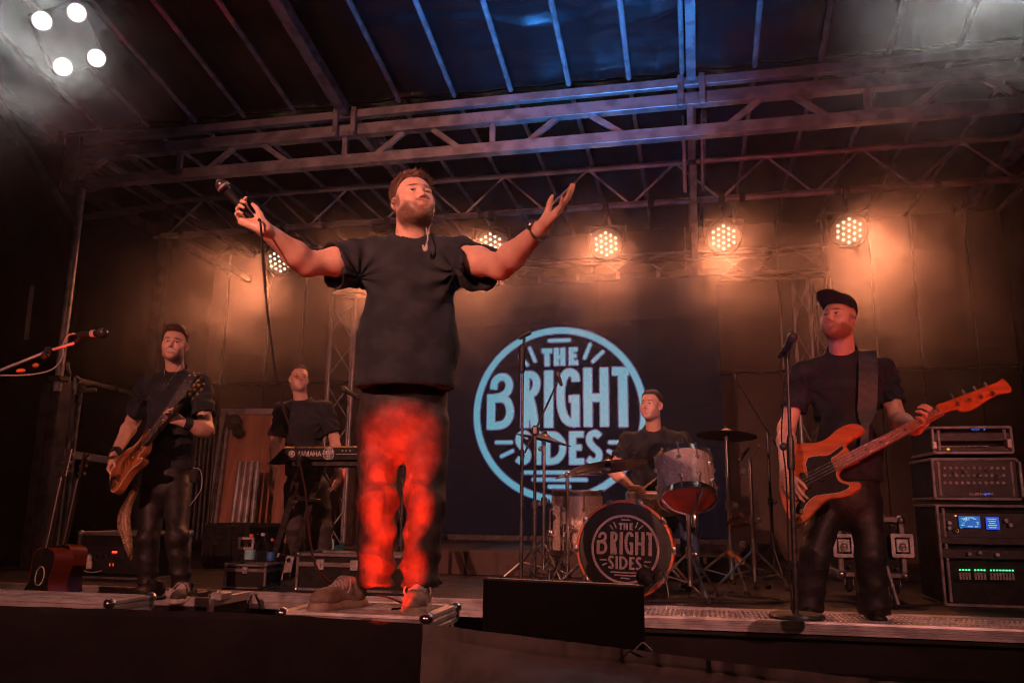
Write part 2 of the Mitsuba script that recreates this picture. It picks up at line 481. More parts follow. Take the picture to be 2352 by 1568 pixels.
_b = mi.ScalarTransform4f().translate(HLO.tolist()).scale((HHI - HLO).tolist())
scene['haze_air'] = {'type': 'heterogeneous', 'albedo': rgb(.95, .95, .95), 'scale': 1.0,
                     'sigma_t': {'type': 'gridvolume', 'grid': mi.VolumeGrid(haze_grid()), 'to_world': _b, 'filter_type': 'trilinear', 'wrap_mode': 'clamp'},
                     'phase': {'type': 'hg', 'g': .35}}
scene['haze'] = {'type': 'cube', 'to_world': mi.ScalarTransform4f().translate(((HLO + HHI) / 2).tolist()).scale(((HHI - HLO) / 2 - .01).tolist()),
                 'bsdf': {'type': 'null'}, 'interior': {'type': 'ref', 'id': 'haze_air'}}
labels['haze'] = {'label': 'thin stage smoke drifting through the lamp beams over the whole stage', 'category': 'haze', 'kind': 'stuff'}


# ------------------------------------------------------------------ lamps
def spot(name, o, t, col, power, cut, beam=None, w=1.0):
    scene[name] = {'type': 'spot', 'to_world': mi.ScalarTransform4f().look_at(origin=list(map(float, o)), target=list(map(float, t)), up=[0.02, .03, 1]),
                   'intensity': rgb(*[c * power * LS for c in col]), 'cutoff_angle': float(cut), 'beam_width': float(beam or cut * .5), 'sampling_weight': float(w)}


PARS = [(642, 600, -4.9, 'leftmost, half hidden behind the singer\'s arm'), (885, 575, -3.2, 'hidden behind the singer\'s head'), (1127, 562, -2.0, 'just above the singer\'s shoulder'),
        (1392, 560, -.85, 'above the logo screen, third from right'), (1662, 545, .45, 'second from the right'), (1950, 530, 1.9, 'rightmost, above the bass player')]
for px, py, tx, where in PARS:
    c = at(px, py, 7.86)
    aim = A([tx, 4.1, -.1])
    d = unit(unit(aim - c) + .75 * unit(CAM - c))
    k = thing('par_light', f'round LED stage lamp glowing warm white, {where}', 'stage lamp', 'LED lamps in a row under the rear truss')
    R = frame(d, (0, 0, 1))
    part(k, 'housing', lathe([(0, -.26), (.10, -.26), (.15, -.20), (.165, -.04), (.172, .035), (.160, .035), (.156, -.005), (0, -.006)], c, d, 28), 'm_black', 30)
    pts = [(0, 0)] + [(.062 * math.cos(a * math.pi / 3), .062 * math.sin(a * math.pi / 3)) for a in range(6)]
    pts += [(.112 * math.cos(a * math.pi / 6 + .26), .112 * math.sin(a * math.pi / 6 + .26)) for a in range(12)]
    hexes = [(q + r * .5, r * .866) for r in range(-2, 3) for q in range(-2, 3) if abs(q + r) <= 2]
    L = [lathe([(.0135, -.006), (.0135, .002), (.009, .008), (0, .010)], c + R @ A([x * .056, y * .056, .004]), d, 12) for x, y in hexes]
    for l_ in L: part(k + '__housing', 'lens', l_, 'm_white', True, emitter=glow(3.6, 2.2, 1.35))
    side = unit(np.cross(d, (0, 0, 1)))
    top = A([c[0], 7.9, 3.53])
    part(k, 'yoke', sweep([c - .06 * d + side * .19, c - .06 * d + side * .19 + A([0, 0, .17]), c - .06 * d - side * .19 + A([0, 0, .17]), c - .06 * d - side * .19], .012, 6), 'm_black', 40)
    part(k, 'clamp', [rod(c - .06 * d + A([0, 0, .16]), top, .016, 8), cbox(top + A([0, 0, .02]), (.06, .1, .11), .01)], 'm_blackmetal')
    spot(k + '_beam', c + d * .06, aim, (1.0, .29, .125), 19.0, 46, 8, 1.5)


def blinder(cells, size, k, aim, power, w, cut=60, saim=None):
    c = np.mean(cells, axis=0)
    d = unit(aim - c)
    R = frame(d, cells[0] - cells[2])
    part(k, 'frame', [cbox(c - d * .10, (.44, .38, .08), .02, R)], 'm_black')
    for q in cells:
        ck_ = part(k, 'cell', lathe([(0, -.09), (size * .8, -.08), (size * 1.12, -.012), (size * 1.12, .012), (size, .012), (size, 0.0)], q, d, 24), 'm_alu', 30)
        part(ck_, 'lens', lathe([(size, .002), (size * .6, .010), (0, .012)], q, d, 24), 'm_white', True, emitter=glow(5.0, 4.9, 4.6))
    part(k, 'bracket', [rod(c - d * .12 + A([0, 0, .1]), c - d * .2 + A([0, .1, .55]), .018, 8)], 'm_blackmetal')
    spot(k + '_beam', c + d * .08, aim if saim is None else saim, (.95, 1.0, .97), power, cut, cut * .6, w)


bcen = at(160, 92, 4.55)
bd_ = unit(.80 * unit(CAM - bcen) + .35 * A([.9, -.2, -.5]))
bx_, by_ = (unit(w_ - bd_ * (w_ @ bd_)) for w_ in (CR * 76 + CU * 14, CR * 48 - CU * 89))
px_m = ((bcen - CAM) @ _f) / FPX
bc = [bcen + bx_ * i * 38 * px_m + by_ * j * 51 * px_m for i, j in ((-1, -1), (1, -1), (-1, 1), (1, 1))]
blinder(bc, .060, thing('blinder_lamp', 'four-cell white audience blinder lit bright in the upper left smoke', 'stage lamp'), bcen + bd_ * 3, 3.0, 1.0, 58, bcen + unit(unit(CAM - bcen) + A([-.45, -.25, 0])))
c0 = A([1.80, 4.62, 3.86])
bd = unit(A([.9, 1.2, .4]) - c0)
bR = frame(bd, (0, 0, 1))
blinder([c0 + bR @ A(q) for q in ((.14, .14, 0), (.14, -.14, 0), (-.14, .14, 0), (-.14, -.14, 0))], .064,
        thing('blinder_lamp', 'second white audience blinder above the frame whose light fills the upper right smoke', 'stage lamp'), A([1.1, 2.6, 1.6]), 5.5, 1.0, 50)

# the front-of-house lamps on two stands behind the photographer
k = thing('front_light_stand', 'pair of tripod stands with reddish front wash lamps facing the stage', 'stage lamp')
for o, t in (((-3.2, -4.6, 3.9), (-1.6, 4.2, 1.3)), ((4.0, -4.8, 3.7), (.3, 4.6, 1.2))):
    o, t = A(o), A(t)
    d = unit(t - o)
    part(k, 'pole', [rod((o[0], o[1], -1.1), o, .025, 8)] + [rod((o[0], o[1], -.5), p, .015, 6) for p in tripod_pts((o[0], o[1], -1.09), .6, .3)], 'm_blackmetal')
    part(k, 'lamp', lathe([(0, -.3), (.12, -.3), (.14, 0), (.13, 0), (.12, -.03), (0, -.03)], o, d, 20), 'm_black')
spot('front_wash_beam', (-3.2, -4.55, 3.9), (-2.3, 4.6, 1.5), (1.0, .33, .25), 230.0, 20, 6, 4)
spot('front_wash_beam_002', (-3.0, -4.55, 3.92), (-1.12, 3.2, 1.72), (1.0, .36, .26), 190.0, 8.5, 1.5, 3)
spot('front_wash_beam_001', (3.97, -4.75, 3.7), (.3, 4.6, 1.2), (1.0, .33, .27), 145.0, 18, 5, 3)

def floor_lamp(label, o, t, col, power, cut, beam, lens, w=1.0, flood=None):
    o, t = A(o, float), A(t, float)
    d = unit(t - o)
    k = thing('floor_lamp', label, 'stage lamp')
    sd_, d = d, unit(d * .35 + A([0, 0, 1.0]))
    o = o - A([0, 0, .02])
    part(k, 'housing', lathe([(0, -.07), (.045, -.07), (.055, -.05), (.055, .004), (.048, .004), (.046, -.012), (0, -.012)], o - d * .02, d, 20), 'm_black', 30)
    part(k, 'lens', lathe([(.044, -.011), (0, -.010)], o - d * .02, d, 16), 'm_black', emitter=glow(*lens))
    part(k, 'foot', [cbox(o - d * .10 - A([0, 0, .02]), (.10, .10, .02), .004), rod(o - d * .06, o - d * .1 - A([0, 0, .02]), .012, 8)], 'm_blackmetal')
    spot(k + '_beam', o + A([0, 0, .02]), t, col, power, cut, beam, w)
    if flood: spot(k + '_flood', o + A([0, 0, .02]), A(flood[0]), col, flood[1], flood[2], flood[2] * .6, w)


RED, BLUE = (1.0, .022, .005), (.05, .30, 1.0)
floor_lamp('red floor lamp set in the grate between the singer\'s shoes', (-1.18, 3.0, .20), (-1.19, 3.03, .6), RED, .30, 60, 40, (3, .1, .03), .5, ((-1.22, 2.85, 1.2), .85, 74))
pit = A([-.93, 1.92, .02])
k = thing('pit_lamp', 'red pin spot lamp bar on a stand in the pit below the singer', 'stage lamp')
part(k, 'bar', cbox(pit - A([0, .05, .02]), (.12, .08, .08), .012), 'm_black')
part(k, 'pole', [rod(pit - A([0, .05, .06]), (pit[0], pit[1] - .05, -1.1), .018, 8)] + [rod((pit[0], pit[1] - .05, -.8), p, .012, 6) for p in tripod_pts((pit[0], pit[1] - .05, -1.09), .35, .2)], 'm_blackmetal')
for i, (x_, z_, w_, c_) in enumerate(((-1.14, .34, 55.0, 6.8), (-1.14, .58, 75.0, 7.2), (-1.135, .79, 80.0, 7.2))):
    part(k, 'lens', lathe([(.018, .001), (0, .0015)], pit + A([-.035 + .035 * i, -.008, 0]), unit(A([x_, 3.1, z_]) - pit), 12), 'm_black', emitter=glow(3, .1, .03))
    spot(f'pit_lamp_beam_{i:03d}', pit + A([-.035 + .035 * i, 0, 0]), (x_, 3.1, z_), RED, w_, c_, c_ * .72, 1.0)
floor_lamp('red floor lamp hidden behind the front skirt at the left riser', (-3.12, 2.985, .10), (-3.9, 4.2, .45), RED, 3.5, 45, 25, (3, .1, .03), .8, ((-3.95, 5.0, 4.35), 15.0, 14))
floor_lamp('red floor lamp hidden behind the front skirt and aimed at the bass player', (1.45, 2.30, .03), (1.25, 4.45, 1.25), RED, 12.0, 22, 12, (3, .1, .03), .8)
floor_lamp('blue floor lamp standing behind the black monitor box and aimed at the roof', (-.42, 3.9, -.06), (-.72, 5.15, 4.3), BLUE, 190.0, 22, 9, (.1, .6, 3), 1.2, ((-1.2, 6.0, 4.6), 3.0, 52))

# ------------------------------------------------------------------ ground, decks
struct('ground', cbox((0, 10, -1.2), (120, 120, .2), .001), 'm_ground')
FRONTZ = -.26
struct('stage_deck', cbox((-1.25, 7.82, -.06), (9.7, 5.2, .09), .003), 'm_black')
nx, ny = 8, 5
for i in range(nx):
    for j in range(ny):
        x0, y0 = -6.05 + i * 1.2, 5.225 + j * 1.03
        part('stage_deck', 'deck_panel', cbox((x0 + .6, y0 + .515, -.0075), (1.194, 1.024, .015), .002), 'm_deck')
for i in range(4):
    x0 = -6.1 + i * 2.4
    prof = Polygon([(0, -.1), (-.02, -.1), (-.02, -.082), (-.012, -.078), (-.012, -.060), (-.02, -.056), (-.02, -.022), (-.013, -.018), (-.013, -.012), (-.02, -.008), (-.02, .004), (.03, .004), (.03, 0), (0, 0)])
    R = np.stack([A([0, 1.0, 0]), A([0, 0, 1.0]), A([1.0, 0, 0])], 1)
    part('stage_deck', 'edge_profile', prism(prof, 2.394, R, (x0, 5.19, 0)), 'm_alu')
for x in (-5.6, -4.4, -3.1, -1.78, -1.56, -1.3):
    part('stage_deck', 'leg', rod((x, 5.33, -1.1), (x, 5.33, -.1), .028, 12), 'm_galv', True)
struct('front_deck', cbox((-1.2, 4.07, FRONTZ - .05), (9.8, 2.05, .1), .004), 'm_case')
struct('wood_platform', cbox((-1.55, 8.4, .1), (3.6, 2.7, .2), .006), 'm_wall')

# ------------------------------------------------------------------ roof
PX = [.09 + .503 * k for k in range(-12, 8)]
SL = .205
YF, YB = 6.33, 10.15
zf = lambda y: 4.08 + SL * np.maximum(YF - y, 0)
roof = thing('stage_roof', 'black tarpaulin roof on aluminium purlins over the stage', 'roof')


def tarp(x0, x1, y0, y1, nx, ny, amp, off):
    x, y = np.meshgrid(np.linspace(x0, x1, nx), np.linspace(y0, y1, ny), indexing='ij')
    c = np.exp(-((x + .45) / 1.3)**2 - ((y - 5.25) / .75)**2)
    z = zf(y) + off
    p = np.stack([x * .9, y * 4.2 + .35 * np.sin(x * 2.3), x * 0], -1)
    w = ridge(p, 11, 2)
    z = z - amp * (.25 + 2.2 * c) * (w - .5) - .02 * (1 - np.abs(np.cos(np.pi * (x - .09) / .503)))
    z += .05 * c * np.sin(y * 11 + 2.2 * np.sin(x * 1.7) + .9 * x) * .8
    i, j = np.meshgrid(np.arange(nx - 1), np.arange(ny - 1), indexing='ij')
    f = np.stack([i * ny + j, (i + 1) * ny + j, (i + 1) * ny + j + 1, i * ny + j + 1], -1).reshape(-1, 4)
    return trimesh.Trimesh(np.stack([x, y, z], -1).reshape(-1, 3), np.vstack([f[:, [0, 1, 2]], f[:, [0, 2, 3]]]), process=False)


part(roof, 'tarpaulin', tarp(-6.3, 4.2, 2.6, YF, 220, 170, .035, .045), 'm_tarp', True, label='wrinkled black tarpaulin of the raised front flap')
part(roof, 'tarpaulin', tarp(-6.6, 4.2, YF + .03, 10.4, 120, 90, .02, .045), 'm_tarp', True, label='black tarpaulin of the level roof behind the front truss')
for i, x in enumerate(PX):
    if i % 6 == 0:
        part(roof, 'main_beam', [beam((x, 2.7, zf(2.7) - .05), (x, YF - .05, 4.03), .075, .11), rod((x - .07, 2.7, zf(2.7) - .02), (x - .07, YF - .1, 4.04), .02, 8)], 'm_galv')
        part(roof, 'main_beam', [beam((x, YF + .14, 4.0), (x, 9.9, 4.0), .07, .12), beam((x + .11, YF + .5, 4.02), (x + .11, 9.9, 4.02), .05, .06)], 'm_galv')
    else:
        part(roof, 'purlin', rod((x, 2.7, zf(2.7) - .005), (x, YF - .03, 4.075), .023, 10), 'm_galv', True)
        part(roof, 'purlin', rod((x, YF + .1, 4.06), (x, YB, 4.06), .021, 10), 'm_galv', True)
for px, py in ((990, 107), (462, 160), (1283, 70)):   # purlin joints with strips of red tape
    q = at(px, py, 5.0)
    for _ in range(6): q = at(px, py, q[1] + (zf(q[1]) - .02 - q[2]) / -.55)
    part(roof, 'joint', rod(q - A([0, .09, -.02]), q + A([0, .09, -.02]), .031, 10), 'm_blackmetal' if px == 1283 else 'm_galv', True)
    if px != 1283:
        part(roof, 'tape_strip', [cbox(q + A([-.05, 0, -.02]), (.11, .004, .022), .001, roty(-.25)), cbox(q + A([.03, 0, -.03]), (.05, .004, .022), .001, roty(.7))], 'm_redplastic')
    else:
        for s in (-1, 1):
            part(roof, 'clamp', [cbox(q + A([s * .06, 0, .0]), (.03, .11, .09), .006), rod(q + A([s * .085, -.05, -.05]), q + A([s * .085, .05, .05]), .008, 6)], 'm_blackmetal')

# front truss: rail, two square chords, posts and diagonals
XL, XR = -5.85, 4.1
tr = thing('roof_truss', 'front roof truss of square aluminium chords with slanting braces', 'truss')
part(tr, 'rail', beam((XL, YF, 4.0), (XR, YF, 4.0), .06, .075), 'm_alu')
part(tr, 'top_chord', beam((XL, 6.36, 3.855), (XR, 6.36, 3.855), .09, .105), 'm_alu', label='upper chord of the front truss')
part(tr, 'bottom_chord', beam((XL, 6.36, 3.575), (XR, 6.36, 3.575), .09, .095), 'm_alu', label='lower chord of the front truss')
for b in range(-2, 2):
    x0 = PX[6 * (b + 2)]
    for a, c, u in ((.29, .53, 1), (.80, 1.03, -1), (1.34, 1.34, 0), (1.66, 1.9, 1), (2.19, 2.44, -1), (3.0, 3.0, 0)):
        if x0 + c > XR: continue
        zz = (3.62, 3.805) if u >= 0 else (3.805, 3.62)
        part(tr, 'brace' if u else 'post', beam((x0 + a, 6.362, zz[0]), (x0 + c, 6.362, zz[1]), .036, .05, (1, 0, 0)), 'm_alu')
    if b > -2:
        for s in (-1, 1):
            part(tr, 'hinge_plate', [cbox((x0 + s * .085, 6.28, 3.93), (.05, .03, .24), .006), cbox((x0 + s * .085, 6.27, 3.79), (.05, .05, .05), .008)], 'm_galv')
# gas struts beside the right main beam
gx = PX[12]
gs = thing('gas_strut', 'left of two blue-lit gas struts hanging beside the main roof beam', 'strut')
part(gs, 'rod', rod((gx - .075, 6.5, 3.80), (gx - .075, 6.62, 3.62), .009, 8), 'm_chrome', True); part(gs, 'cylinder', rod((gx - .075, 6.6, 3.65), (gx - .075, 6.9, 3.28), .017, 10), 'm_alu', True)
gs = thing('gas_strut', 'right of two blue-lit gas struts hanging beside the main roof beam', 'strut')
part(gs, 'rod', rod((gx + .075, 6.5, 3.80), (gx + .075, 6.62, 3.62), .007, 8), 'm_chrome', True); part(gs, 'cylinder', rod((gx + .075, 6.6, 3.65), (gx + .075, 6.9, 3.28), .012, 10), 'm_alu', True)
dp = thing('drop_post', 'square post hanging from the main roof beam down past the rear truss', 'post')
part(None, dp, beam((gx, 6.9, 3.55), (gx, 7.98, 3.02), .06, .07, (0, 0, 1)), 'm_galv')

tr2 = thing('roof_truss', 'rear roof truss of round aluminium tubes carrying the lamps', 'truss')
part(tr2, 'top_chord', rod((-5.95, 7.9, 3.985), (4.1, 7.9, 3.985), .030, 12), 'm_alu', True)
part(tr2, 'bottom_chord', rod((-5.95, 7.9, 3.575), (4.1, 7.9, 3.575), .033, 12), 'm_alu', True)
x = -5.8
while x < 3.9:
    part(tr2, 'brace', rod((x + .03, 7.9, 3.60), (x + .42, 7.9, 3.96), .013, 8), 'm_alu', True)
    part(tr2, 'brace', rod((x + .47, 7.9, 3.96), (x + .85, 7.9, 3.60), .013, 8), 'm_alu', True)
    part(tr2, 'coupler', lathe([(.0, -.03), (.041, -.03), (.041, .03), (0, .03)], (x + .2, 7.9, 3.575), (1, 0, 0), 12), 'm_blackmetal')
    x += .88

# columns and frames at the sides
col = thing('roof_column', 'left front roof column with a box base and a round pole above it', 'column')
part(col, 'base', [cbox((-5.62, 6.33, .8), (.20, .16, 1.66), .01), cbox((-5.61, 6.24, .8), (.02, .02, 1.64), .004)], 'm_rail')
part(col, 'pole', rod((-5.55, 6.26, 1.55), (-5.55, 6.26, 3.5), .036, 14), 'm_galv', True)
part(col, 'collar', [cbox((-5.55, 6.26, 1.66), (.12, .12, .05), .01), cbox((-5.55, 6.27, 3.5), (.2, .16, .06), .01)], 'm_rail')
part(col, 'knee_brace', [beam((-5.55, 6.3, 3.2), (-5.1, 6.9, 3.52), .04, .06), beam((-5.85, 5.2, 4.25), (-5.6, 6.3, 3.1), .05, .07, (1, 0, 0))], 'm_rail')
part(col, 'head', [cbox((-5.72, 6.33, 3.75), (.16, .14, .55), .01)], 'm_rail')
col2 = thing('roof_column', 'left rear roof column behind the guitarist in the dark', 'column')
part(col2, 'pole', beam((-5.85, 7.95, 0), (-5.85, 7.95, 4.0), .09, .11, (1, 0, 0)), 'm_rail')
part(col2, 'base', cbox((-5.84, 7.93, .85), (.16, .15, 1.7), .01), 'm_rail')
side = thing('side_rail', 'dark side beam of the roof running back from the left front column', 'beam')
part(None, side, [beam((-5.9, 6.4, 3.62), (-5.9, 9.9, 3.62), .07, .10), beam((-5.9, 6.5, 3.98), (-5.9, 9.9, 3.98), .06, .08)] + [beam((-5.9, 6.6 + i * .8, 3.64), (-5.9, 7.0 + i * .8, 3.95), .03, .04) for i in range(4)], 'm_rail')

sw = thing('side_curtain', 'black tarpaulin wall closing the left side of the stage', 'curtain')


def curtain(p0, p1, z0, z1, amp, seed, n=90, m=24):
    p0, p1 = A(p0, float), A(p1, float)
    t, s = np.meshgrid(np.linspace(0, 1, n), np.linspace(0, 1, m), indexing='ij')
    L = np.linalg.norm(p1 - p0)
    d = unit(np.append(p1 - p0, 0)); nn = A([-d[1], d[0]])
    w = amp * (meshkit.fbm(np.stack([t * L * 2.2, s * .6, s * 0], -1), 3, seed) - .5) * 2
    X = p0[0] + (p1 - p0)[0] * t + nn[0] * w; Y = p0[1] + (p1 - p0)[1] * t + nn[1] * w
    i, j = np.meshgrid(np.arange(n - 1), np.arange(m - 1), indexing='ij')
    f = np.stack([i * m + j, (i + 1) * m + j, (i + 1) * m + j + 1, i * m + j + 1], -1).reshape(-1, 4)
    return trimesh.Trimesh(np.stack([X, Y, z0 + (z1 - z0) * s], -1).reshape(-1, 3), np.vstack([f[:, [0, 1, 2]], f[:, [0, 2, 3]]]), process=False)


part(None, sw, curtain((-6.75, 2.6), (-6.7, 10.3), -1.0, 4.6, .05, 2), 'm_drape', True)
sw2 = thing('side_curtain', 'black drape closing the right side of the stage behind the racks', 'curtain')
part(None, sw2, curtain((3.75, 4.5), (3.7, 10.3), -.2, 4.2, .07, 7), 'm_drape', True)
st = thing('tie_strap', 'pale perforated strap hanging alone on the dark left curtain', 'strap')
q0, q1 = at(74, 656, 6.35), at(60, 780, 6.35)
def strap_mesh(q0, q1, w, holes):
    d = q1 - q0; L = np.linalg.norm(d)
    s = sbox(0, -w / 2, L, w / 2).difference(union_all([Point(L * (i + .5) / holes, 0).buffer(w * .12) for i in range(holes)]))
    n = unit(CAM - (q0 + q1) / 2); n[2] = 0
    R = np.stack([unit(d), unit(np.cross(n, d)), np.cross(unit(d), unit(np.cross(n, d)))], 1)
    return prism(s, .004, R, q0)
part(None, st, strap_mesh(q0, q1, .035, 14), 'm_webbing')

# ------------------------------------------------------------------ back wall of brown boards with metal joint strips
bw = thing('back_wall', 'brown boarded back wall of the stage with thin metal joint strips', 'wall')
JX = [-6.9, -6.45, -5.78, -5.24, -4.5, -3.6, -2.4, -1.2, 0.0, 1.12, 1.66, 2.2, 2.68, 3.28, 3.8]
for a, b in zip(JX[:-1], JX[1:]):
    part(bw, 'board', cbox(((a + b) / 2, 10.3, 3.2), (b - a - .012, .03, 1.94), .004), 'm_wall')
    part(bw, 'kick_board', cbox(((a + b) / 2, 10.29, 1.1), (b - a - .008, .035, 2.2), .004), 'm_wall')
for a in JX[1:-1]:
    part(bw, 'joint_strip', cbox((a, 10.275, 3.21), (.022, .02, 1.92), .004), 'm_alu')

# ------------------------------------------------------------------ goalpost truss behind the screen
gp = thing('screen_truss', 'goalpost of box truss towers with a truss beam above the logo screen', 'truss')


def box_truss(key, p0, p1, hint, w=.29, r=.022, pitch=.5):
    p0, p1 = A(p0, float), A(p1, float)
    R = frame(p1 - p0, hint)
    L = np.linalg.norm(p1 - p0)
    cs = [(-w / 2, -w / 2), (w / 2, -w / 2), (w / 2, w / 2), (-w / 2, w / 2)]
    for x, y in cs: part(key, 'chord', rod(p0 + R @ A([x, y, 0]), p0 + R @ A([x, y, L]), r, 10), 'm_alu', True)
    n = int(L / pitch)
    for f in range(4):
        a, b = A(cs[f] + (0,)), A(cs[(f + 1) % 4] + (0,))
        ms = []
        for i in range(n):
            z0, z1 = (i + .08) * L / n, (i + .92) * L / n
            q = (a, b) if i % 2 else (b, a)
            ms.append(rod(p0 + R @ (q[0] + A([0, 0, z0])), p0 + R @ (q[1] + A([0, 0, z1])), .009, 6))
        part(key, 'lacing', ms, 'm_alu', True)


Rt = A([math.cos(.5), math.sin(.5), 0])
box_truss(gp, (-4.36, 9.62, .02), (-4.36, 9.62, 3.2), Rt)
box_truss(gp, (1.42, 9.75, .02), (1.42, 9.75, 3.2), Rt)
box_truss(gp, (-4.5, 9.72, 3.42), (1.6, 9.72, 3.42), (0, 0, 1), pitch=.42)
for x in (-4.36, 1.42): part(gp, 'base_plate', cbox((x, 9.68, .012), (.5, .5, .015), .003), 'm_galv')
# ------------------------------------------------------------------ people
def strands(P, N, T, L, W, seed, lift=.5, jitter=.35):
    """Hair as thin curved slivers: roots P, normals N, lie direction T, length L, width W."""
    g = rng(seed)
    n = len(P)
    d = T + g.normal(0, jitter, (n, 3))
    d -= N * (d * N).sum(1, keepdims=True)
    d /= np.linalg.norm(d, axis=1, keepdims=True) + 1e-9
    L = (L * g.uniform(.6, 1.25, n))[:, None]
    d1 = d + N * lift
    d1 /= np.linalg.norm(d1, axis=1, keepdims=True)
    s = np.cross(d1, N); s /= np.linalg.norm(s, axis=1, keepdims=True) + 1e-9
    mid = P + d1 * L * .55
    tip = mid + (d + N * lift * .15) * L * .5
    V = np.concatenate([P - s * W, P + s * W, mid - s * W * .8, mid + s * W * .8, tip], 0)
    i = np.arange(n)
    F = np.vstack([np.stack([i, i + n, i + 3 * n], 1), np.stack([i, i + 3 * n, i + 2 * n], 1), np.stack([i + 2 * n, i + 3 * n, i + 4 * n], 1)])
    return trimesh.Trimesh(V, F, process=False)


def sample(m, w, n, seed):
    """n points on the faces of m, chosen with the face weights w."""
    v, f = np.asarray(m.vertices), np.asarray(m.faces)
    a = np.linalg.norm(np.cross(v[f[:, 1]] - v[f[:, 0]], v[f[:, 2]] - v[f[:, 0]]), axis=1) * w
    if a.sum() <= 0: return None
    g = rng(seed)
    i = g.choice(len(f), n, p=a / a.sum())
    r = np.sqrt(g.random((n, 1))); t = g.random((n, 1))
    P = v[f[i, 0]] * (1 - r) + v[f[i, 1]] * r * (1 - t) + v[f[i, 2]] * r * t
    N = vnorm(m)[f[i, 0]]
    return P, N


SKIN = A([.56, .34, .25])


def head(key, c, yaw, pitch, roll, neck, o):
    """Skin mesh of head and neck in world space (with colours) + hair, beard, eyes as parts. o: options."""
    S = o.get('s', 1.0)
    R = rotz(yaw) @ rotx(-pitch) @ roty(roll)
    c = A(c)
    nb = R.T @ (A(neck) - c) / S                     # neck base in head space
    h = o.get('h', .004) / S
    f = Sdf((-.115, -.15, min(-.2, nb[2] - .03)), (.115, .135, .14), h)
    w = o.get('w', 1.0)
    f.ell((0, .018, .040), (.076, .094, .082), .01)
    f.ell((0, -.03, .005), (.068 * w, .062, .09), .03)
    f.ell((0, -.036, -.045), (.060 * w, .056, .066), .03)
    f.ell((0, -.05, -.082), (.043 * w, .038, .032), .03)
    f.ell((0, -.080, -.098), (.024, .017, .017), .025)
    for s in (-1, 1):
        f.ell((s * .050 * w, -.006, -.066), (.019, .034, .030), .03)
        f.ell((s * .046 * w, -.062, -.020), (.020, .018, .017), .025)
        f.cone((s * .012, -.0865, .026), (s * .045, -.073, .024), .010, .008, .016)
        f.ell((s * .034 * w, -.066, -.052), (.018, .018, .022), .03)
    for s in (-1, 1):
        f.ell((s * .032, -.098, .004), (.020, .020, .0125), .012, sub=True)
    f.cone((0, -.086, .014), (0, -.108, -.024), .0075, .0095, .010)
    f.ell((0, -.110, -.029), (.0105, .0115, .0095), .006)
    for s in (-1, 1):
        f.ell((s * .0125, -.099, -.033), (.0068, .010, .0072), .005)
        f.ell((s * .0065, -.106, -.041), (.0036, .006, .004), .003, sub=True)
        f.ell((s * .031, -.0797, .0112), (.0175, .0133, .0062), .004)      # upper lid
        f.ell((s * .031, -.0795, -.0045), (.0165, .012, .0048), .004)     # lower lid
    sm = o.get('smile', 0.0)
    f.ell((0, -.0925, -.0575), (.023 + sm * .006, .011, .0062), .005)
    f.ell((0, -.0915, -.0700), (.020 + sm * .004, .012, .0075), .005)
    f.cone((-.024 - sm * .006, -.092, -.0640 + sm * .005), (0, -.105, -.0640), .0022, .003, .003, sub=True)
    f.cone((.024 + sm * .006, -.092, -.0640 + sm * .005), (0, -.105, -.0640), .0022, .003, .003, sub=True)
    f.ell((0, -.096, -.081), (.018, .006, .004), .008, sub=True)
    if sm:
        f.ell((0, -.104, -.0630), (.021, .010, .0052), .003, sub=True)
        for s in (-1, 1): f.ell((s * .041, -.080, -.034), (.019, .014, .016), .012)
    for s in (-1, 1):
        if sm:
            f.cone((s * .019, -.103, -.034), (s * .037, -.088, -.060), .0025, .0025, .008, sub=True)
        E = rotz(s * -.45) @ rotx(-.15)
        f.ell((s * .079, .012, -.006), (.0085, .021, .033), .006, E)
        f.ell((s * .084, .008, -.002), (.0055, .011, .019), .005, E, sub=True)
        f.ell((s * .078, .004, -.033), (.007, .009, .009), .006)
    nr = o.get('neck_r', .058)
    f.cone((0, .022, -.055), nb + A([0, 0, -.0]), nr, nr * 1.12, .025)
    f.cone((.052, .014, -.06), nb * A([1, 1, 1]) + A([.012, -.04, .012]), .012, .013, .02)
    f.cone((-.052, .014, -.06), nb + A([-.012, -.04, .012]), .012, .013, .02)
    m = f.mesh(1)
    v = np.asarray(m.vertices).copy()
    N = vnorm(m)
    q = v * A([1 / w, 1, 1])
    sk = o.get('skin', SKIN)
    col = np.tile(sk, (len(v), 1))
    n1 = meshkit.fbm(v * 60, 3, 4)[:, None]
    col = col * (.9 + .2 * n1)
    g = lambda c, r: np.exp(-(((q - A(c)) / A(r))**2).sum(1))[:, None]
    lip = np.clip(g((0, -.10, -.0575), (.023, .02, .006)) + g((0, -.10, -.070), (.021, .02, .008)), 0, 1)
    col = col * (1 - lip * .5) + A([.42, .15, .12]) * lip * .5
    if sm:
        th = np.clip(g((0, -.093, -.0615), (.023, .016, .0040)) * 1.9, 0, 1) * (N[:, 1:2] < 0)
        gap = np.clip(g((0, -.094, -.0655), (.021, .014, .0024)) * 1.5, 0, 1)
        col = col * (1 - th) + A([.75, .68, .62]) * th
        col = col * (1 - gap * .85)
    red = g((0, -.12, -.028), (.02, .02, .02)) * .35 + sum(g((s * .045, -.07, -.025), (.03, .03, .025)) for s in (-1, 1)) * .2
    col = col * (1 - red * A([0, .45, .45]))
    hc = A(o.get('hair', (.06, .032, .02)))
    brow = np.clip(sum(g((s * .031, -.085, .0275), (.021, .03, .0045)) for s in (-1, 1)) * 1.5, 0, 1) * .9
    lash = np.clip(sum(g((s * .031, -.092, .0065), (.018, .012, .0022)) for s in (-1, 1)) * 1.2, 0, .75)
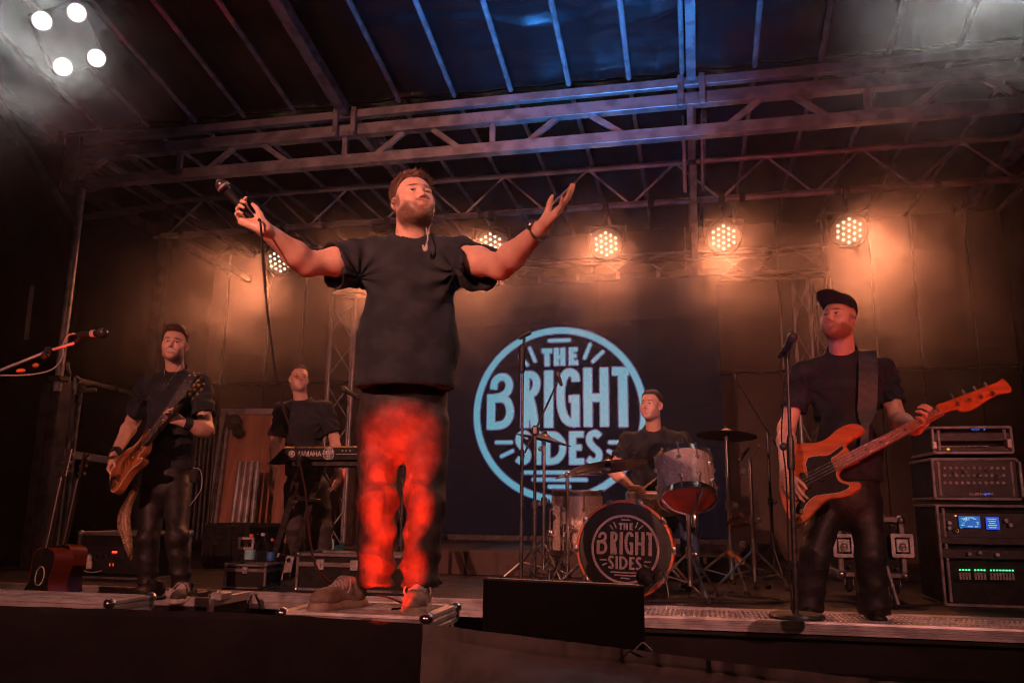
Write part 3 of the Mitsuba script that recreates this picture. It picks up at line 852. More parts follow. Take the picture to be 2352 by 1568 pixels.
    jaw = np.clip((-.036 - q[:, 2] - np.clip(-.075 - q[:, 1], 0, 1) * .6 - np.clip(q[:, 1] + .01, 0, 1) * .2) / .022, 0, 1)
    jaw = jaw * np.clip((q[:, 2] + .145) / .03, 0, 1) * np.clip((.022 - q[:, 1]) / .02, 0, 1)
    side = np.clip((np.abs(q[:, 0]) - .052) / .01, 0, 1) * np.clip((q[:, 2] + .05) / .02, 0, 1) * np.clip((.03 - q[:, 2]) / .02, 0, 1) * np.clip((q[:, 1] + .035) / .012, 0, 1) * np.clip((.016 - q[:, 1]) / .01, 0, 1)
    must = (np.exp(-((q[:, 2] + .049) / .007)**2) * np.clip((.034 - np.abs(q[:, 0])) / .01, 0, 1) * (q[:, 1] < -.07))
    mouth = (np.exp(-((q[:, 2] + .066) / .015)**2 - (q[:, 0] / .028)**2) * (q[:, 1] < -.07))
    bd = np.clip(np.maximum(np.maximum(jaw, must), side * .9) * (1 - 1.0 * mouth), 0, 1)[:, None]
    under = np.clip((-N[:, 2:] - .2), 0, 1)
    bc = A(o.get('beard_col', hc * 1.3))
    ba = o.get('beard', 0.0)
    col = col * (1 - ba * .82 * bd) + bc * ba * .82 * bd
    col = col * (1 - brow) + hc * .7 * brow
    col = col * (1 - lash) + A([.03, .015, .01]) * lash
    scalp = np.clip((q[:, 2] - o.get('hairline', .072) + np.clip(q[:, 1] + .05, 0, .2) * 1.25) / .012, 0, 1) * np.clip((q[:, 2] + .055 + .5 * np.clip(q[:, 1] - .03, 0, 1) * 0) / .02, 0, 1) * np.clip((q[:, 1] + .085) / .012, 0, 1)
    earm = np.clip((np.abs(q[:, 0]) - .077) / .004, 0, 1) * np.clip((.035 - q[:, 2]) / .01, 0, 1)
    scalp = (scalp * (1 - earm))
    back = np.clip((q[:, 1] - .03) / .02, 0, 1) * np.clip((q[:, 2] + .06) / .02, 0, 1) * (1 - earm)
    scalp = np.maximum(scalp, back)
    if not o.get('cap'):
        col = col * (1 - scalp[:, None] * .9) + hc * .9 * scalp[:, None]
    v2 = v + N * (bd * ba * o.get('beard_len', .004) * (.6 + .9 * meshkit.noise(v * 160, 2)[:, None]))
    toW = lambda p: (A(p) * S) @ R.T + c
    skin = trimesh.Trimesh(toW(v2), m.faces, process=False)
    ml = trimesh.Trimesh(v2, m.faces, process=False)
    F = np.asarray(m.faces)
    if not o.get('cap'):
        hl = o.get('hair_len', .012)
        topw = np.clip((q[:, 2] - .03) / .06, 0, 1)
        off = np.clip((scalp - .3) / .7, 0, 1) * (hl * (.25 + .75 * topw) * (.75 + .5 * meshkit.fbm(v * 40, 2, 8)))
        keep = (scalp[F].min(1) > .25)
        hv = v + N * off[:, None] * .8
        cap = trimesh.Trimesh(hv, F[keep], process=False)
        nst = o.get('n_hair', 3500)
        P, Nn = sample(cap, scalp[F[keep]].mean(1) * (.35 + topw[F[keep]].mean(1)), nst, 21)
        T = A([o.get('part', .25), .55, .15]) * np.ones_like(P)
        T += np.where(P[:, 1:2] < -.02, A([o.get('part', .25) * 1.2, o.get('fringe', -.2), .55]), 0)
        T += np.where((np.abs(P[:, :1]) > .06) & (P[:, 2:] < .05), A([0, .3, -.8]), 0)
        tl = np.clip((P[:, 2] - .02) / .06, .25, 1)
        st = strands(P, Nn, T, hl * 1.5 * tl, .0011, 5, .55)
        allh = cat_([cap, st])
        g2 = rng(3)
        cc = np.vstack([np.tile(hc, (len(hv), 1)) * (.7 + .6 * meshkit.noise(v * 150, 5)[:, None]), np.tile(hc, (len(st.vertices), 1)) * np.tile(g2.uniform(.6, 1.7, (nst, 1)), (5, 1))])
        part(key, 'hair', trimesh.Trimesh(toW(allh.vertices), allh.faces, process=False), 'm_hair', True, color=cc)
    if ba > .5 and o.get('n_beard', 1800):
        nb_ = o.get('n_beard', 1800)
        P, Nn = sample(ml, bd[F].mean((1, 2))**1.5, nb_, 22)
        T = A([0, -.25, -1.0]) * np.ones_like(P) + P * A([2, 0, 0])
        st = strands(P, Nn, T, o.get('beard_len', .004) * 1.9, .0006, 6, .7)
        part(key, 'beard', trimesh.Trimesh(toW(st.vertices), st.faces, process=False), 'm_hair', True, color=np.tile(bc, (len(st.vertices), 1)) * np.tile(rng(4).uniform(.5, 2.2, (nb_, 1)), (5, 1)))
    look = o.get('look', (0, -1, .0))
    for s in (-1, 1):
        e = trimesh.creation.icosphere(3, .0118)
        ev = np.asarray(e.vertices)
        a = ev @ unit(look) / .0118
        ec = np.where(a[:, None] > .93, A([.01, .01, .01]), np.where(a[:, None] > .80, A(o.get('iris', (.10, .14, .15))), A([.62, .55, .52])))
        part(key, 'eye', trimesh.Trimesh(toW(ev + A([s * .0315, -.0770, .0035])), e.faces, process=False), 'm_eye', True, color=ec)
    return skin, col, R, toW


def hand(f, W, u, n, side, curl, spread=.12, S=1.0, thumb=(.9, .5, .4), k=.006):
    """Palm, five fingers: W wrist, u towards the fingers, n out of the palm's inner face, side: +1 where the thumb leaves along +cross(n, u)."""
    u = unit(u); n = unit(n - u * (A(n) @ u)); v = np.cross(n, u) * side        # v: towards the thumb
    P = lambda a, b, c: A(W) + S * (u * a + v * b + n * c)
    K = [(.088, .030), (.092, .010), (.087, -.010), (.078, -.028)]
    f.cone(P(-.02, 0, 0), P(.02, .002, 0), .026 * S, .024 * S, .012, flat=(n, 1.35))
    for i, (a, b) in enumerate(K):
        f.cone(P(.012, b * .55, 0), P(a, b, .0), .0155 * S, .0115 * S, .012)
    f.cone(P(.03, -.018, .006), P(.07, -.02, .006), .015 * S, .012 * S, .012)
    LN = [(.042, .025, .021), (.046, .029, .022), (.043, .027, .021), (.034, .020, .019)]
    for i, (a, b) in enumerate(K):
        ang, sp = 0.0, spread * (1.5 - i) / 1.5
        p = P(a, b, 0)
        rr = [.0094, .0085, .0076, .0064]
        cs = curl[i] if isinstance(curl[i], (tuple, list)) else (curl[i] * .9, curl[i] * 1.1, curl[i] * .7)
        for j in range(3):
            ang += cs[j]
            d = (u * math.cos(sp) + v * math.sin(sp)) * math.cos(ang) + n * math.sin(ang)
            q = p + d * LN[i][j] * S
            sc = .88 if i == 3 else 1.0
            f.cone(p, q, rr[j] * S * sc, rr[j + 1] * S * sc, .004)
            p = q
    base = P(.022, .024, .008)
    a1, a2, a3 = thumb                                                       # out sideways, towards the palm, bend
    d = unit(u * math.cos(a1) + v * math.sin(a1) + n * math.sin(a2))
    f.cone(P(.008, .012, .004), base + d * .028 * S, .019 * S, .0125 * S, .012)
    p = base + d * .028 * S
    d2 = unit(d + u * a3 * .8 - v * a3 * .6 + n * a3 * .3)
    q = p + d2 * .032 * S
    f.cone(p, q, .0115 * S, .0100 * S, .005)
    d3 = unit(d2 + u * a3 * .6 - v * a3 * .8)
    f.cone(q, q + d3 * .026 * S, .0100 * S, .0075 * S, .004)
    return P


def arm_mesh(sh, el, wr, r, hd, h=.0045):
    """Bare arm from inside the sleeve to the finger tips; r: (shoulder, elbow, forearm bulge, wrist)."""
    pts = A([sh, el, wr, A(wr) + unit(hd['u']) * .2])
    lo, hi = pts.min(0) - .12, pts.max(0) + .12
    f = Sdf(lo, hi, h)
    sh, el, wr = A(sh), A(el), A(wr)
    f.cone(sh, el, r[0], r[1], .02)
    mid = el + (wr - el) * .28
    f.cone(el, mid, r[1] * .98, r[2], .03)
    f.cone(mid, wr, r[2], r[3], .03)
    b = sh + (el - sh) * .5
    f.ell(b + unit(np.cross(el - sh, wr - el)) * 0, (r[0] * 1.0,) * 3, .03)
    hand(f, wr + unit(wr - el) * .015, hd['u'], hd['n'], hd['side'], hd['curl'], hd.get('spread', .12), hd.get('S', 1.0), hd.get('thumb', (.9, .5, .4)))
    m = f.mesh(1)
    v = np.asarray(m.vertices)
    col = np.tile(SKIN * .97, (len(v), 1)) * (.88 + .24 * meshkit.fbm(v * 45, 3, 6)[:, None])
    return m, col


def fold(v, N, ax, freq, amp, seed, mask=1.0):
    """Pushes a cloth in and out along noise ridges; ax: 3 x 3 rows of the directions, freq along each."""
    p = (v @ A(ax).T) * A(freq)
    p = p + .6 * (meshkit.fbm(v * 5, 2, seed + 5)[:, None] - .5)
    d = ridge(p, seed, 2) - .62
    return v + N * (amp * d * mask)[:, None]


def tee(key, J, o):
    """T-shirt: J has chest, waist, hem (centres), shoulder_l/r, elbow_l/r, neck; o: half widths and the like."""
    Z = A([0, 0, 1.0])
    fw = A([math.sin(o['yaw']), -math.cos(o['yaw']), 0])
    rt = A([math.cos(o['yaw']), math.sin(o['yaw']), 0])
    pts = A([J['hem'], J['neck'], J['sl'], J['sr']] + [J[s + 'l'] for s in 'e'] + [J['er']])
    f = Sdf(pts.min(0) - .3, pts.max(0) + .16, o.get('h', .009))
    q = o.get('flat', 1.45)
    w = o['w']                                   # chest, waist, hem half widths
    f.cone(A(J['chest']), A(J['waist']), w[0], w[1], .04, flat=(fw, q))
    f.cone(A(J['waist']), A(J['hem']) - Z * .06, w[1], w[2], .04, flat=(fw, q * .95))
    if o.get('belly'): f.ell(A(J['waist']) + fw * o['belly'][0] + Z * o['belly'][2], (w[1] * .8, o['belly'][1], .17), .08, rotz(o['yaw']))
    r = o.get('sr', .066)
    nk = A(J['neck'])
    for s in ('l', 'r'):
        S, E = A(J['s' + s]), A(J['e' + s])
        f.cone(nk - Z * .045, S, .062, r, .05)
        f.cone(A(J['chest']) + Z * .02, S - Z * .03, w[0] * .62, r, .05, flat=(fw, 1.15))
        L = o.get('sleeve', .62)
        end = S + (E - S) * (L[0 if s == 'l' else 1] if isinstance(L, tuple) else L)
        drop = A(o.get('droop', (0, 0, -.012)))
        rs = o.get('re', .078)
        f.cone(S, end + (E - S) * .2 + drop, r * 1.02, rs, .05)
        d = unit(end - S)
        # sleeve end: cut square to the arm, hollow inside
        ix, X, Y, Q = f.blk(end - .22, end + .22)
        pl = (X - end[0]) * d[0] + (Y - end[1]) * d[1] + (Q - end[2]) * d[2]
        rad = np.sqrt(np.maximum((X - end[0])**2 + (Y - end[1])**2 + (Q - end[2])**2 - pl**2, 0))
        f.v[ix] = np.where(rad < .17, np.maximum(f.v[ix], pl), f.v[ix]).astype(np.float32)
        f.cone(end - d * .09, end + d * .05 + drop, rs * .62, rs * .93, .006, sub=True)
    f.cone(nk - Z * .06, nk + Z * .02, .085, o.get('collar', .088), .04)
    up = unit(A(J['head']) - nk)
    f.cone(nk + up * .01 - fw * .0, nk + up * .13, o.get('collar', .088) * .93, .1, .008, sub=True)
    f.cut(nk + up * .038, up * 1.0 - fw * -.32)
    hd_ = unit(A(J['waist']) - A(J['hem']))
    f.cone(A(J['hem']) - hd_ * .02, A(J['hem']) - hd_ * .16, w[2] - .055, w[2] - .010, .006, sub=True, flat=(fw, q * .95))
    f.cut(A(J['hem']), unit(-Z + fw * o.get('hem_tilt', 0) + rt * o.get('hem_roll', 0)))
    m = f.mesh(1)
    v = np.asarray(m.vertices).copy(); N = vnorm(m)
    a = o.get('amp', .010)
    sd = o.get('seed', 1)
    fr = np.clip((J['chest'][2] + .1 - v[:, 2]) / .3, 0, 1)
    v = fold(v, N, [rt, fw, Z], (12, 8, 3.0), a * .9, sd)
    for s, k in (('l', -1), ('r', 1)):
        S = A(J['s' + s]) - Z * .10
        dd = np.linalg.norm(v - S, axis=1)
        x = v - S
        an = np.arctan2(x[:, 2], x @ rt * k)
        msk = np.exp(-((dd - .10) / .13)**2)
        v = v + N * (a * .55 * msk * np.sin(an * 9 + 5 * meshkit.noise(v * 7, sd + 3)))[:, None]
    v = fold(v, N, [rt, fw, Z], (3.0, 3, 9), a * .7 * fr, sd + 9)
    v = v + N * (.0035 * (meshkit.fbm(v * 30, 2, sd + 2) - .5))[:, None]
    part(key, 'tshirt', trimesh.Trimesh(v, m.faces, process=False), o.get('mat', 'm_tee'), True)
    # ribbed collar
    n = 40
    return m


def trousers(key, J, o):
    """J: waist, hip centre, hl, hr (hip joints), kl, kr, al, ar."""
    Z = A([0, 0, 1.0])
    fw = A([math.sin(o['yaw']), -math.cos(o['yaw']), 0]); rt = A([math.cos(o['yaw']), math.sin(o['yaw']), 0])
    P = A([J[k] for k in ('belt', 'hl', 'hr', 'kl', 'kr', 'al', 'ar')])
    f = Sdf(P.min(0) - A([.2, .2, .06]), P.max(0) + A([.22, .2, .06]), o.get('h', .009))
    w = o['w']                                     # belt, hip, thigh, knee, hem
    f.cone(A(J['belt']), (A(J['hl']) + A(J['hr'])) / 2 + Z * .02, w[0], w[1], .04, flat=(fw, 1.3))
    for s in ('l', 'r'):
        H, K, B = A(J['h' + s]), A(J['k' + s]), A(J['a' + s])
        f.cone(H, K, w[2], w[3], .025)
        f.cone(K, B, w[3] * 1.0, w[4], .03)
        d = unit(B - K)
        ix, X, Y, Q = f.blk(B - A([.17, .17, .2]), B + A([.17, .17, .2]))
        pl = (X - B[0]) * d[0] * .3 + (Y - B[1]) * d[1] * .3 + (Q - B[2]) * (-1)
        f.v[ix] = np.maximum(f.v[ix], pl.astype(np.float32))
    f.cut(J['belt'], Z)
    m = f.mesh(1)
    v = np.asarray(m.vertices).copy(); N = vnorm(m)
    a, sd = o.get('amp', .010), o.get('seed', 3)
    for s, sg in (('l', 1), ('r', -1)):
        K, B, H = A(J['k' + s]), A(J['a' + s]), A(J['h' + s])
        near = np.linalg.norm(np.cross(v - B, unit(K - B)), axis=1) < .16
        ank = np.exp(-((v[:, 2] - B[2] - .07) / .12)**2) * near
        kn = np.exp(-((v[:, 2] - K[2]) / .20)**2) * near
        th = np.exp(-((v[:, 2] - H[2] + .22) / .22)**2)
        sl = (v - B) @ rt * sg
        ph = v[:, 2] * 46 + 9 * sl * (1 + 0 * v[:, 2]) + 7 * meshkit.fbm(v * 6, 2, sd + 11)
        ph2 = v[:, 2] * 30 - 14 * sl + 8 * meshkit.fbm(v * 5, 2, sd + 17)
        v = v + N * (a * (.6 * ank * (1 - 1.6 * np.abs(np.sin(ph * .6))) + .55 * kn * (1 - 1.6 * np.abs(np.sin(ph2 * .55)))))[:, None]
        v = fold(v, N, [rt, fw, Z], (8, 8, 4.5), a * .32 * th, sd)
    v = v + N * (.006 * (meshkit.fbm(v * 22, 3, sd + 2) - .5))[:, None]
    part(key, 'trousers', trimesh.Trimesh(v, m.faces, process=False), o.get('mat', 'm_denim'), True)
    return m


def shoe(key, heel, toe, mat='m_beige', sole='m_solegum', s=1.0, laces=True):
    """heel and toe: points on the ground under the foot."""
    heel, toe = A(heel, float), A(toe, float)
    d = unit(toe - heel); v = np.cross((0, 0, 1.0), d); Z = A([0, 0, 1.0])
    L = np.linalg.norm(toe - heel)
    f = Sdf(np.minimum(heel, toe) - .1, np.maximum(heel, toe) + A([.1, .1, .2]), .006)
    q = lambda a, b, c: heel + d * a * L + v * b * s + Z * c * s
    f.ell(q(.80, 0, .040), (.062 * s, .046 * s, .036 * s), .03, np.stack([d, v, Z], 1))
    f.ell(q(.18, 0, .05), (.05 * s, .037 * s, .050 * s), .03, np.stack([d, v, Z], 1))
    f.cone(q(.2, 0, .055), q(.75, 0, .040), .043 * s, .037 * s, .03)
    f.cone(q(.22, 0, .06), q(.26, 0, .10), .042 * s, .046 * s, .02)
    f.cone(q(.34, 0, .085), q(.64, 0, .060), .028 * s, .024 * s, .015)
    f.cut(q(0, 0, .024), -Z); f.cut(q(.2, 0, .110), Z - d * .25)
    m = f.mesh(2)
    vv = np.asarray(m.vertices).copy()
    vv = vv + vnorm(m) * (.003 * (meshkit.fbm(vv * 45, 2, 3) - .5))[:, None]
    sk = part(key, 'shoe', trimesh.Trimesh(vv, m.faces, process=False), mat, True)
    g = Sdf(np.minimum(heel, toe) - .1, np.maximum(heel, toe) + A([.1, .1, .1]), .005)
    g.cone(q(.12, 0, .0), q(.86, 0, .0), .048 * s, .053 * s, .02)
    g.cut(q(0, 0, .0), -Z); g.cut(q(0, 0, .034), Z)
    part(sk, 'sole', g.mesh(1), sole, True)
    if laces:
        ms = []
        for i in range(5):
            a = .40 + i * .065
            hh = .117 - (a - .34) * .10
            for e in (-1, 1):
                ms.append(sweep(curve([q(a, -.032 * e, hh - .026), q(a + .03, 0, hh + .001), q(a + .055, .030 * e, hh - .028)], 8), .0042 * s, 5))
        ms.append(sweep(curve([q(.38, 0, .118), q(.40, .03, .110), q(.46, .05, .075), q(.50, .045, .06)], 10), .0036 * s, 5))
        ms.append(sweep(curve([q(.38, 0, .118), q(.42, -.03, .112), q(.48, -.052, .08), q(.54, -.046, .062)], 10), .0036 * s, 5))
        part(sk, 'lace', cat_(ms), 'm_webbing', True)
        seam = [q(.66 + .04 * math.cos(t), .046 * math.sin(t), .052 + .016 * math.cos(t * 2)) for t in np.linspace(-1.5, 1.5, 14)]
        part(sk, 'toe_seam', sweep(seam, .0028 * s, 5), sole, True)


def body_part(key, meshes):
    m = cat_([a for a, _ in meshes])
    part(key, 'body', m, 'm_skin', True, color=np.clip(np.vstack([b for _, b in meshes]), 0, 1))


def core(a, b, r): return rod(a, b, r, 10)
# ------------------------------------------------------------------ the singer
RZ = .18
YS = 3.2
sg = thing('person', 'bearded singer in a black T-shirt and black jeans with both arms spread wide', 'person')
J = dict(head=at(950, 468, 3.12), neck=at(947, 552, 3.17), sl=at(836, 596, 3.17), sr=at(1048, 590, 3.17), el=at(706, 606, 2.98), er=at(1150, 612, 2.98),
         wl=at(606, 526, 2.78), wr=at(1240, 527, 2.80), chest=at(943, 650, 3.19), waist=at(937, 790, 3.175), hem=at(930, 891, 3.105))
sk, sc_, HR, toW = head(sg, J['head'], .66, .27, -.03, J['neck'] - A([0, 0, .03]), dict(s=1.02, w=.99, beard=.9, beard_len=.0022, hair=(.075, .036, .020), beard_col=(.075, .036, .02), hair_len=.019, neck_r=.066, h=.004, look=(-.25, -1, -.12), n_hair=4500, n_beard=3400, part=.35, hairline=.078))
hl_ = dict(u=unit(at(551, 497, 2.80) - at(606, 526, 2.78)), n=unit(A([.15, -.75, .65])), side=-1, curl=[(.75, .9, .6), (.95, 1.15, .9), (1.05, 1.2, .9), (1.1, 1.2, .9)], spread=.1, thumb=(.55, .35, .25), S=1.05)
hr_ = dict(u=unit(at(1312, 455, 2.72) - at(1240, 527, 2.80)), n=unit(A([-.45, -.55, .7])), side=1, curl=[.20, .15, .17, .24], spread=.13, thumb=(1.0, .45, .5), S=1.05)
a1, c1 = arm_mesh(J['sl'], J['el'], J['wl'], (.060, .049, .050, .032), hl_)
a2, c2 = arm_mesh(J['sr'], J['er'], J['wr'], (.060, .049, .050, .032), hr_)
tor = core(J['neck'] - A([0, 0, .09]), J['waist'], .08)
body_part(sg, [(sk, sc_), (a1, c1), (a2, c2), (tor, np.tile(SKIN, (len(tor.vertices), 1)))])
tee(sg, J, dict(yaw=.24, w=(.178, .196, .196), flat=1.42, belly=(.0, .125, 0), sr=.080, re=.112, sleeve=(.58, .62), collar=.081, droop=(0, 0, -.022), amp=.013, seed=4, h=.008))
Jt = dict(belt=at(930, 868, 3.2), hl=at(872, 975, 3.2), hr=at(978, 975, 3.2), kl=at(867, 1150, 3.15), kr=at(977, 1150, 3.16), al=at(861, 1346, 3.17), ar=at(964, 1346, 3.16))
trousers(sg, Jt, dict(yaw=.2, w=(.180, .180, .094, .076, .071), amp=.011, seed=8, h=.007))
shoe(sg, A([-1.31, 3.22, RZ]), A([-1.415, 3.00, RZ]), s=1.0)
shoe(sg, A([-1.06, 3.21, RZ]), A([-1.015, 2.98, RZ]), s=1.0)
# in-ear piece, watch, collar clip
ear = toW(A([[-.088, .004, -.004]]))[0]
part(sg, 'earpiece', [ball(ear, (.008, .009, .011))], 'm_chrome', True)
w_ = J['wr']; wd = unit(J['wr'] - J['er'])
ring = [w_ - wd * .012 + frame(wd)[:, 0] * .039 * math.cos(t) + frame(wd)[:, 1] * .034 * math.sin(t) for t in np.linspace(0, 2 * math.pi, 19)[:-1]]
ms = [cbox(p, (.014, .006, .016), .002, frame(p - w_, wd)[:, [1, 2, 0]]) for p in ring]
part(sg, 'watch', ms + [lathe([(0, .006), (.019, .006), (.021, 0), (.021, -.006), (0, -.006)], ring[3], ring[3] - w_, 18)], 'm_chrome')
cl = at(977, 572, 3.03)
part(sg, 'cable_clip', [ball(cl, (.011, .005, .011)), ball(cl + A([-.01, 0, .012]), (.004, .004, .008)), ball(cl + A([.007, 0, .013]), (.004, .004, .008)), sweep(curve([cl + A([.0, 0, .01]), cl + A([.006, .01, .05]), J['neck'] + A([.07, -.04, .05])], 10), .003, 5)], 'm_webbing', True)
# microphone and its cable
mk = thing('microphone', 'black hand microphone held up in the singer\'s raised right hand', 'microphone')
m0 = J['wl'] + hl_['u'] * .085 + hl_['n'] * .034
md = unit(at(517, 434, 2.72) - m0)
m0 = m0 + md * .015
part(mk, 'handle', lathe([(0, -.075), (.0115, -.075), (.0125, -.06), (.019, .075), (.024, .095), (.0245, .10)], m0, md, 18), 'm_black', 40)
part(mk, 'grille', [lathe([(.0245 * math.cos(t) + .0015, .128 + .029 * math.sin(t)) for t in np.linspace(-1.3, 1.57, 12)], m0, md, 20)], 'm_blackmetal', True)
part(mk, 'ring', lathe([(.0245, .116), (.0275, .119), (.0275, .125), (.0245, .128)], m0, md, 20), 'm_alu', 30)
ck = thing('cable', 'black microphone cable hanging from the singer\'s hand to the floor case', 'cable')
cp = [m0 - md * .07, at(598, 510, 2.72), at(606, 620, 2.78), at(617, 740, 2.82), at(640, 900, 2.86), at(672, 1000, 2.9), at(700, 1120, 2.95), at(712, 1240, 3.0), at(735, 1315, 3.02), atz(800, 1360, RZ + .05), atz(880, 1368, RZ + .05), atz(935, 1392, RZ + .012), atz(900, 1398, RZ + .012)]
part(None, ck, sweep(curve(cp, 90), .0042, 6), 'm_rubber', True)
# ------------------------------------------------------------------ the guitarist on the left
gp_ = thing('person', 'smiling guitarist in a black T-shirt and dark jeans playing a brown guitar', 'person')
YG = 4.95
J = dict(head=at(401, 791, 4.86), neck=at(404, 850, 4.95), sl=at(336, 886, 4.98), sr=at(461, 886, 4.93), el=at(306, 965, 5.06), er=at(474, 988, 4.84),
         wl=at(262, 1046, 4.80), wr=at(421, 970, 4.68), chest=at(398, 925, 4.96), waist=at(392, 1010, 4.97), hem=at(386, 1078, 4.97))
sk, sc_, HR, toW = head(gp_, J['head'], .40, .0, .07, J['neck'] - A([0, 0, .03]), dict(s=.98, w=.95, smile=1.0, beard=.28, beard_len=.0, hair=(.07, .034, .02), hair_len=.018, h=.0045, look=(.15, -1, -.1), n_hair=3500, part=-.5, fringe=-.6, hairline=.074))
hl_ = dict(u=unit(A([-.05, -.25, -1.0])), n=unit(A([.85, .45, .1])), side=-1, curl=[(.7, .8, .5), (.8, .9, .5), (.9, .9, .6), (1.0, .9, .6)], thumb=(.5, .7, .2), S=1.0)
hr_ = dict(u=unit(at(388, 948, 4.62) - at(421, 970, 4.68)), n=unit(A([.2, -.75, .55])), side=1, curl=[(.8, 1.0, .6), (.9, 1.1, .7), (1.0, 1.1, .8), (1.1, 1.1, .8)], thumb=(.6, -.2, .2), S=1.0)
a1, c1 = arm_mesh(J['sl'], J['el'], J['wl'], (.050, .045, .047, .031), hl_, .0055)
a2, c2 = arm_mesh(J['sr'], J['er'], J['wr'], (.050, .046, .048, .031), hr_, .0055)
tor = core(J['neck'] - A([0, 0, .09]), J['waist'], .07)
body_part(gp_, [(sk, sc_), (a1, c1), (a2, c2), (tor, np.tile(SKIN, (len(tor.vertices), 1)))])
tee(gp_, J, dict(yaw=.35, w=(.165, .158, .168), flat=1.45, sr=.060, re=.078, sleeve=(.82, .66), collar=.074, amp=.011, seed=24))
Jt = dict(belt=at(386, 1070, 4.97), hl=at(355, 1120, 4.97), hr=at(408, 1120, 4.95), kl=at(340, 1240, 4.88), kr=at(405, 1235, 4.80), al=at(340, 1374, 4.92), ar=at(423, 1374, 4.86))
trousers(gp_, Jt, dict(yaw=.3, w=(.158, .155, .088, .066, .062), amp=.012, seed=28, mat='m_denim_dark'))
q = atz(340, 1376, .035); r_ = atz(420, 1378, .035)
shoe(gp_, A([q[0] + .02, q[1] + .1, .03]), A([q[0] - .03, q[1] - .14, .03]), 'm_case', 'm_black', .95, False)
shoe(gp_, A([r_[0] - .06, r_[1] + .10, .03]), A([r_[0] + .05, r_[1] - .14, .03]), 'm_greycloth', 'm_webbing', .85, True)
for w_, e_, nm in ((J['wl'], J['el'], 'wristband'), (J['wr'], J['er'], 'wristband')):
    d = unit(w_ - e_)
    part(gp_, nm, lathe([(.036, -.055), (.0385, -.05), (.037, .0), (.034, .005)], w_ - d * .0, d, 20), 'm_tee', True)
nk = J['neck']
fw = A([math.sin(.35), -math.cos(.35), 0])
pts = [nk + A([-.06, 0, .03]), nk + fw * .10 + A([-.055, 0, -.02]), nk + fw * .14 + A([-.02, 0, -.10]), nk + fw * .135 + A([.03, 0, -.06]), nk + A([.07, -.04, .04])]
part(gp_, 'necklace', [sweep(curve(pts, 24), .0028, 5), sweep([pts[2] + .016 * A([math.cos(t), 0, math.sin(t) - 1]) for t in np.linspace(0, 6.283, 13)[:-1]], .003, 5, closed=True)], 'm_chrome', True)
bp = at(447, 1092, 4.86)
part(gp_, 'belt_pack', [cbox(bp, (.055, .03, .095), .006, roty(.12)), rod(bp + A([0, -.012, .045]), bp + A([.012, -.01, .09]), .004, 6)], 'm_black')
part(gp_, 'belt_pack_cable', sweep(curve([bp + A([0, -.02, .05]), bp + A([.06, -.03, .03]), bp + A([.07, -.02, -.08]), bp + A([.02, -.03, -.17]), bp + A([-.02, 0, -.19])], 24), .0028, 5), 'm_webbing', True)
# glittering cloth hanging from the back pocket
gc = []
c_ = curve([at(318, 1110, 5.02), at(290, 1165, 5.04), at(284, 1200, 5.03), at(292, 1240, 5.02), at(300, 1285, 5.02)], 24)
wv = np.interp(np.linspace(0, 1, len(c_)), [0, .3, .55, .8, 1], [.02, .045, .05, .03, .004])
th = np.linspace(-1, 1, 7)
gv = (c_[:, None, :] + th[None, :, None] * wv[:, None, None] * A([.75, .2, .12]) + (.012 * np.sin(th * 5)[None, :, None] * A([.2, -1, 0])))
i, j = np.meshgrid(np.arange(len(c_) - 1), np.arange(6), indexing='ij')
f_ = np.stack([i * 7 + j, (i + 1) * 7 + j, (i + 1) * 7 + j + 1, i * 7 + j + 1], -1).reshape(-1, 4)
gv2 = np.concatenate([gv.reshape(-1, 3), gv.reshape(-1, 3) + A([0, .004, 0])])
part(gp_, 'pocket_cloth', (gv2, np.vstack([f_, f_[:, ::-1] + len(c_) * 7])), 'm_goldcloth', True, label='gold glittering cloth hanging from the back pocket')

# ------------------------------------------------------------------ the keyboard player
kp = thing('person', 'keyboard player with round glasses in a black T-shirt and grey trousers', 'person')
YK = 6.55
J = dict(head=at(687, 871, 6.50), neck=at(694, 920, 6.56), sl=at(648, 940, 6.58), sr=at(748, 938, 6.54), el=at(634, 1010, 6.60), er=at(768, 1005, 6.56),
         wl=at(627, 1088, 6.46), wr=at(777, 1080, 6.42), chest=at(697, 965, 6.56), waist=at(700, 1040, 6.57), hem=at(703, 1092, 6.57))
sk, sc_, HR, toW = head(kp, J['head'], .62, .12, .04, J['neck'] - A([0, 0, .03]), dict(s=.96, w=.94, beard=.15, beard_len=0., hair=(.07, .036, .025), hair_len=.010, h=.0055, look=(.1, -1, 0), n_hair=1800, hairline=.080))
for s in (-1, 1):
    ring = [toW(A([[s * .034 + .024 * math.cos(t), -.106 - abs(.006 * math.cos(t)), .004 + .021 * math.sin(t)]]))[0] for t in np.linspace(0, 2 * math.pi, 21)[:-1]]
    part(kp, 'glasses_rim', [sweep(ring, .0034, 6, closed=True), rod(toW(A([[s * .057, -.104, .008]]))[0], toW(A([[s * .078, 0, .008]]))[0], .002, 6)], 'm_gold', True)
part(kp, 'glasses_bridge', rod(toW(A([[-.01, -.108, .008]]))[0], toW(A([[.01, -.108, .008]]))[0], .002, 6), 'm_gold', True)
hl_ = dict(u=unit(A([-.05, -.25, -1.0])), n=unit(A([.9, .3, 0])), side=-1, curl=[.25, .28, .32, .36], thumb=(.5, .4, .3))
hr_ = dict(u=unit(A([.05, -.25, -1.0])), n=unit(A([-.9, .3, 0])), side=1, curl=[.45, .5, .55, .6], thumb=(.5, .4, .3))
a1, c1 = arm_mesh(J['sl'], J['el'], J['wl'], (.050, .042, .043, .028), hl_, .006)
a2, c2 = arm_mesh(J['sr'], J['er'], J['wr'], (.050, .042, .043, .028), hr_, .006)
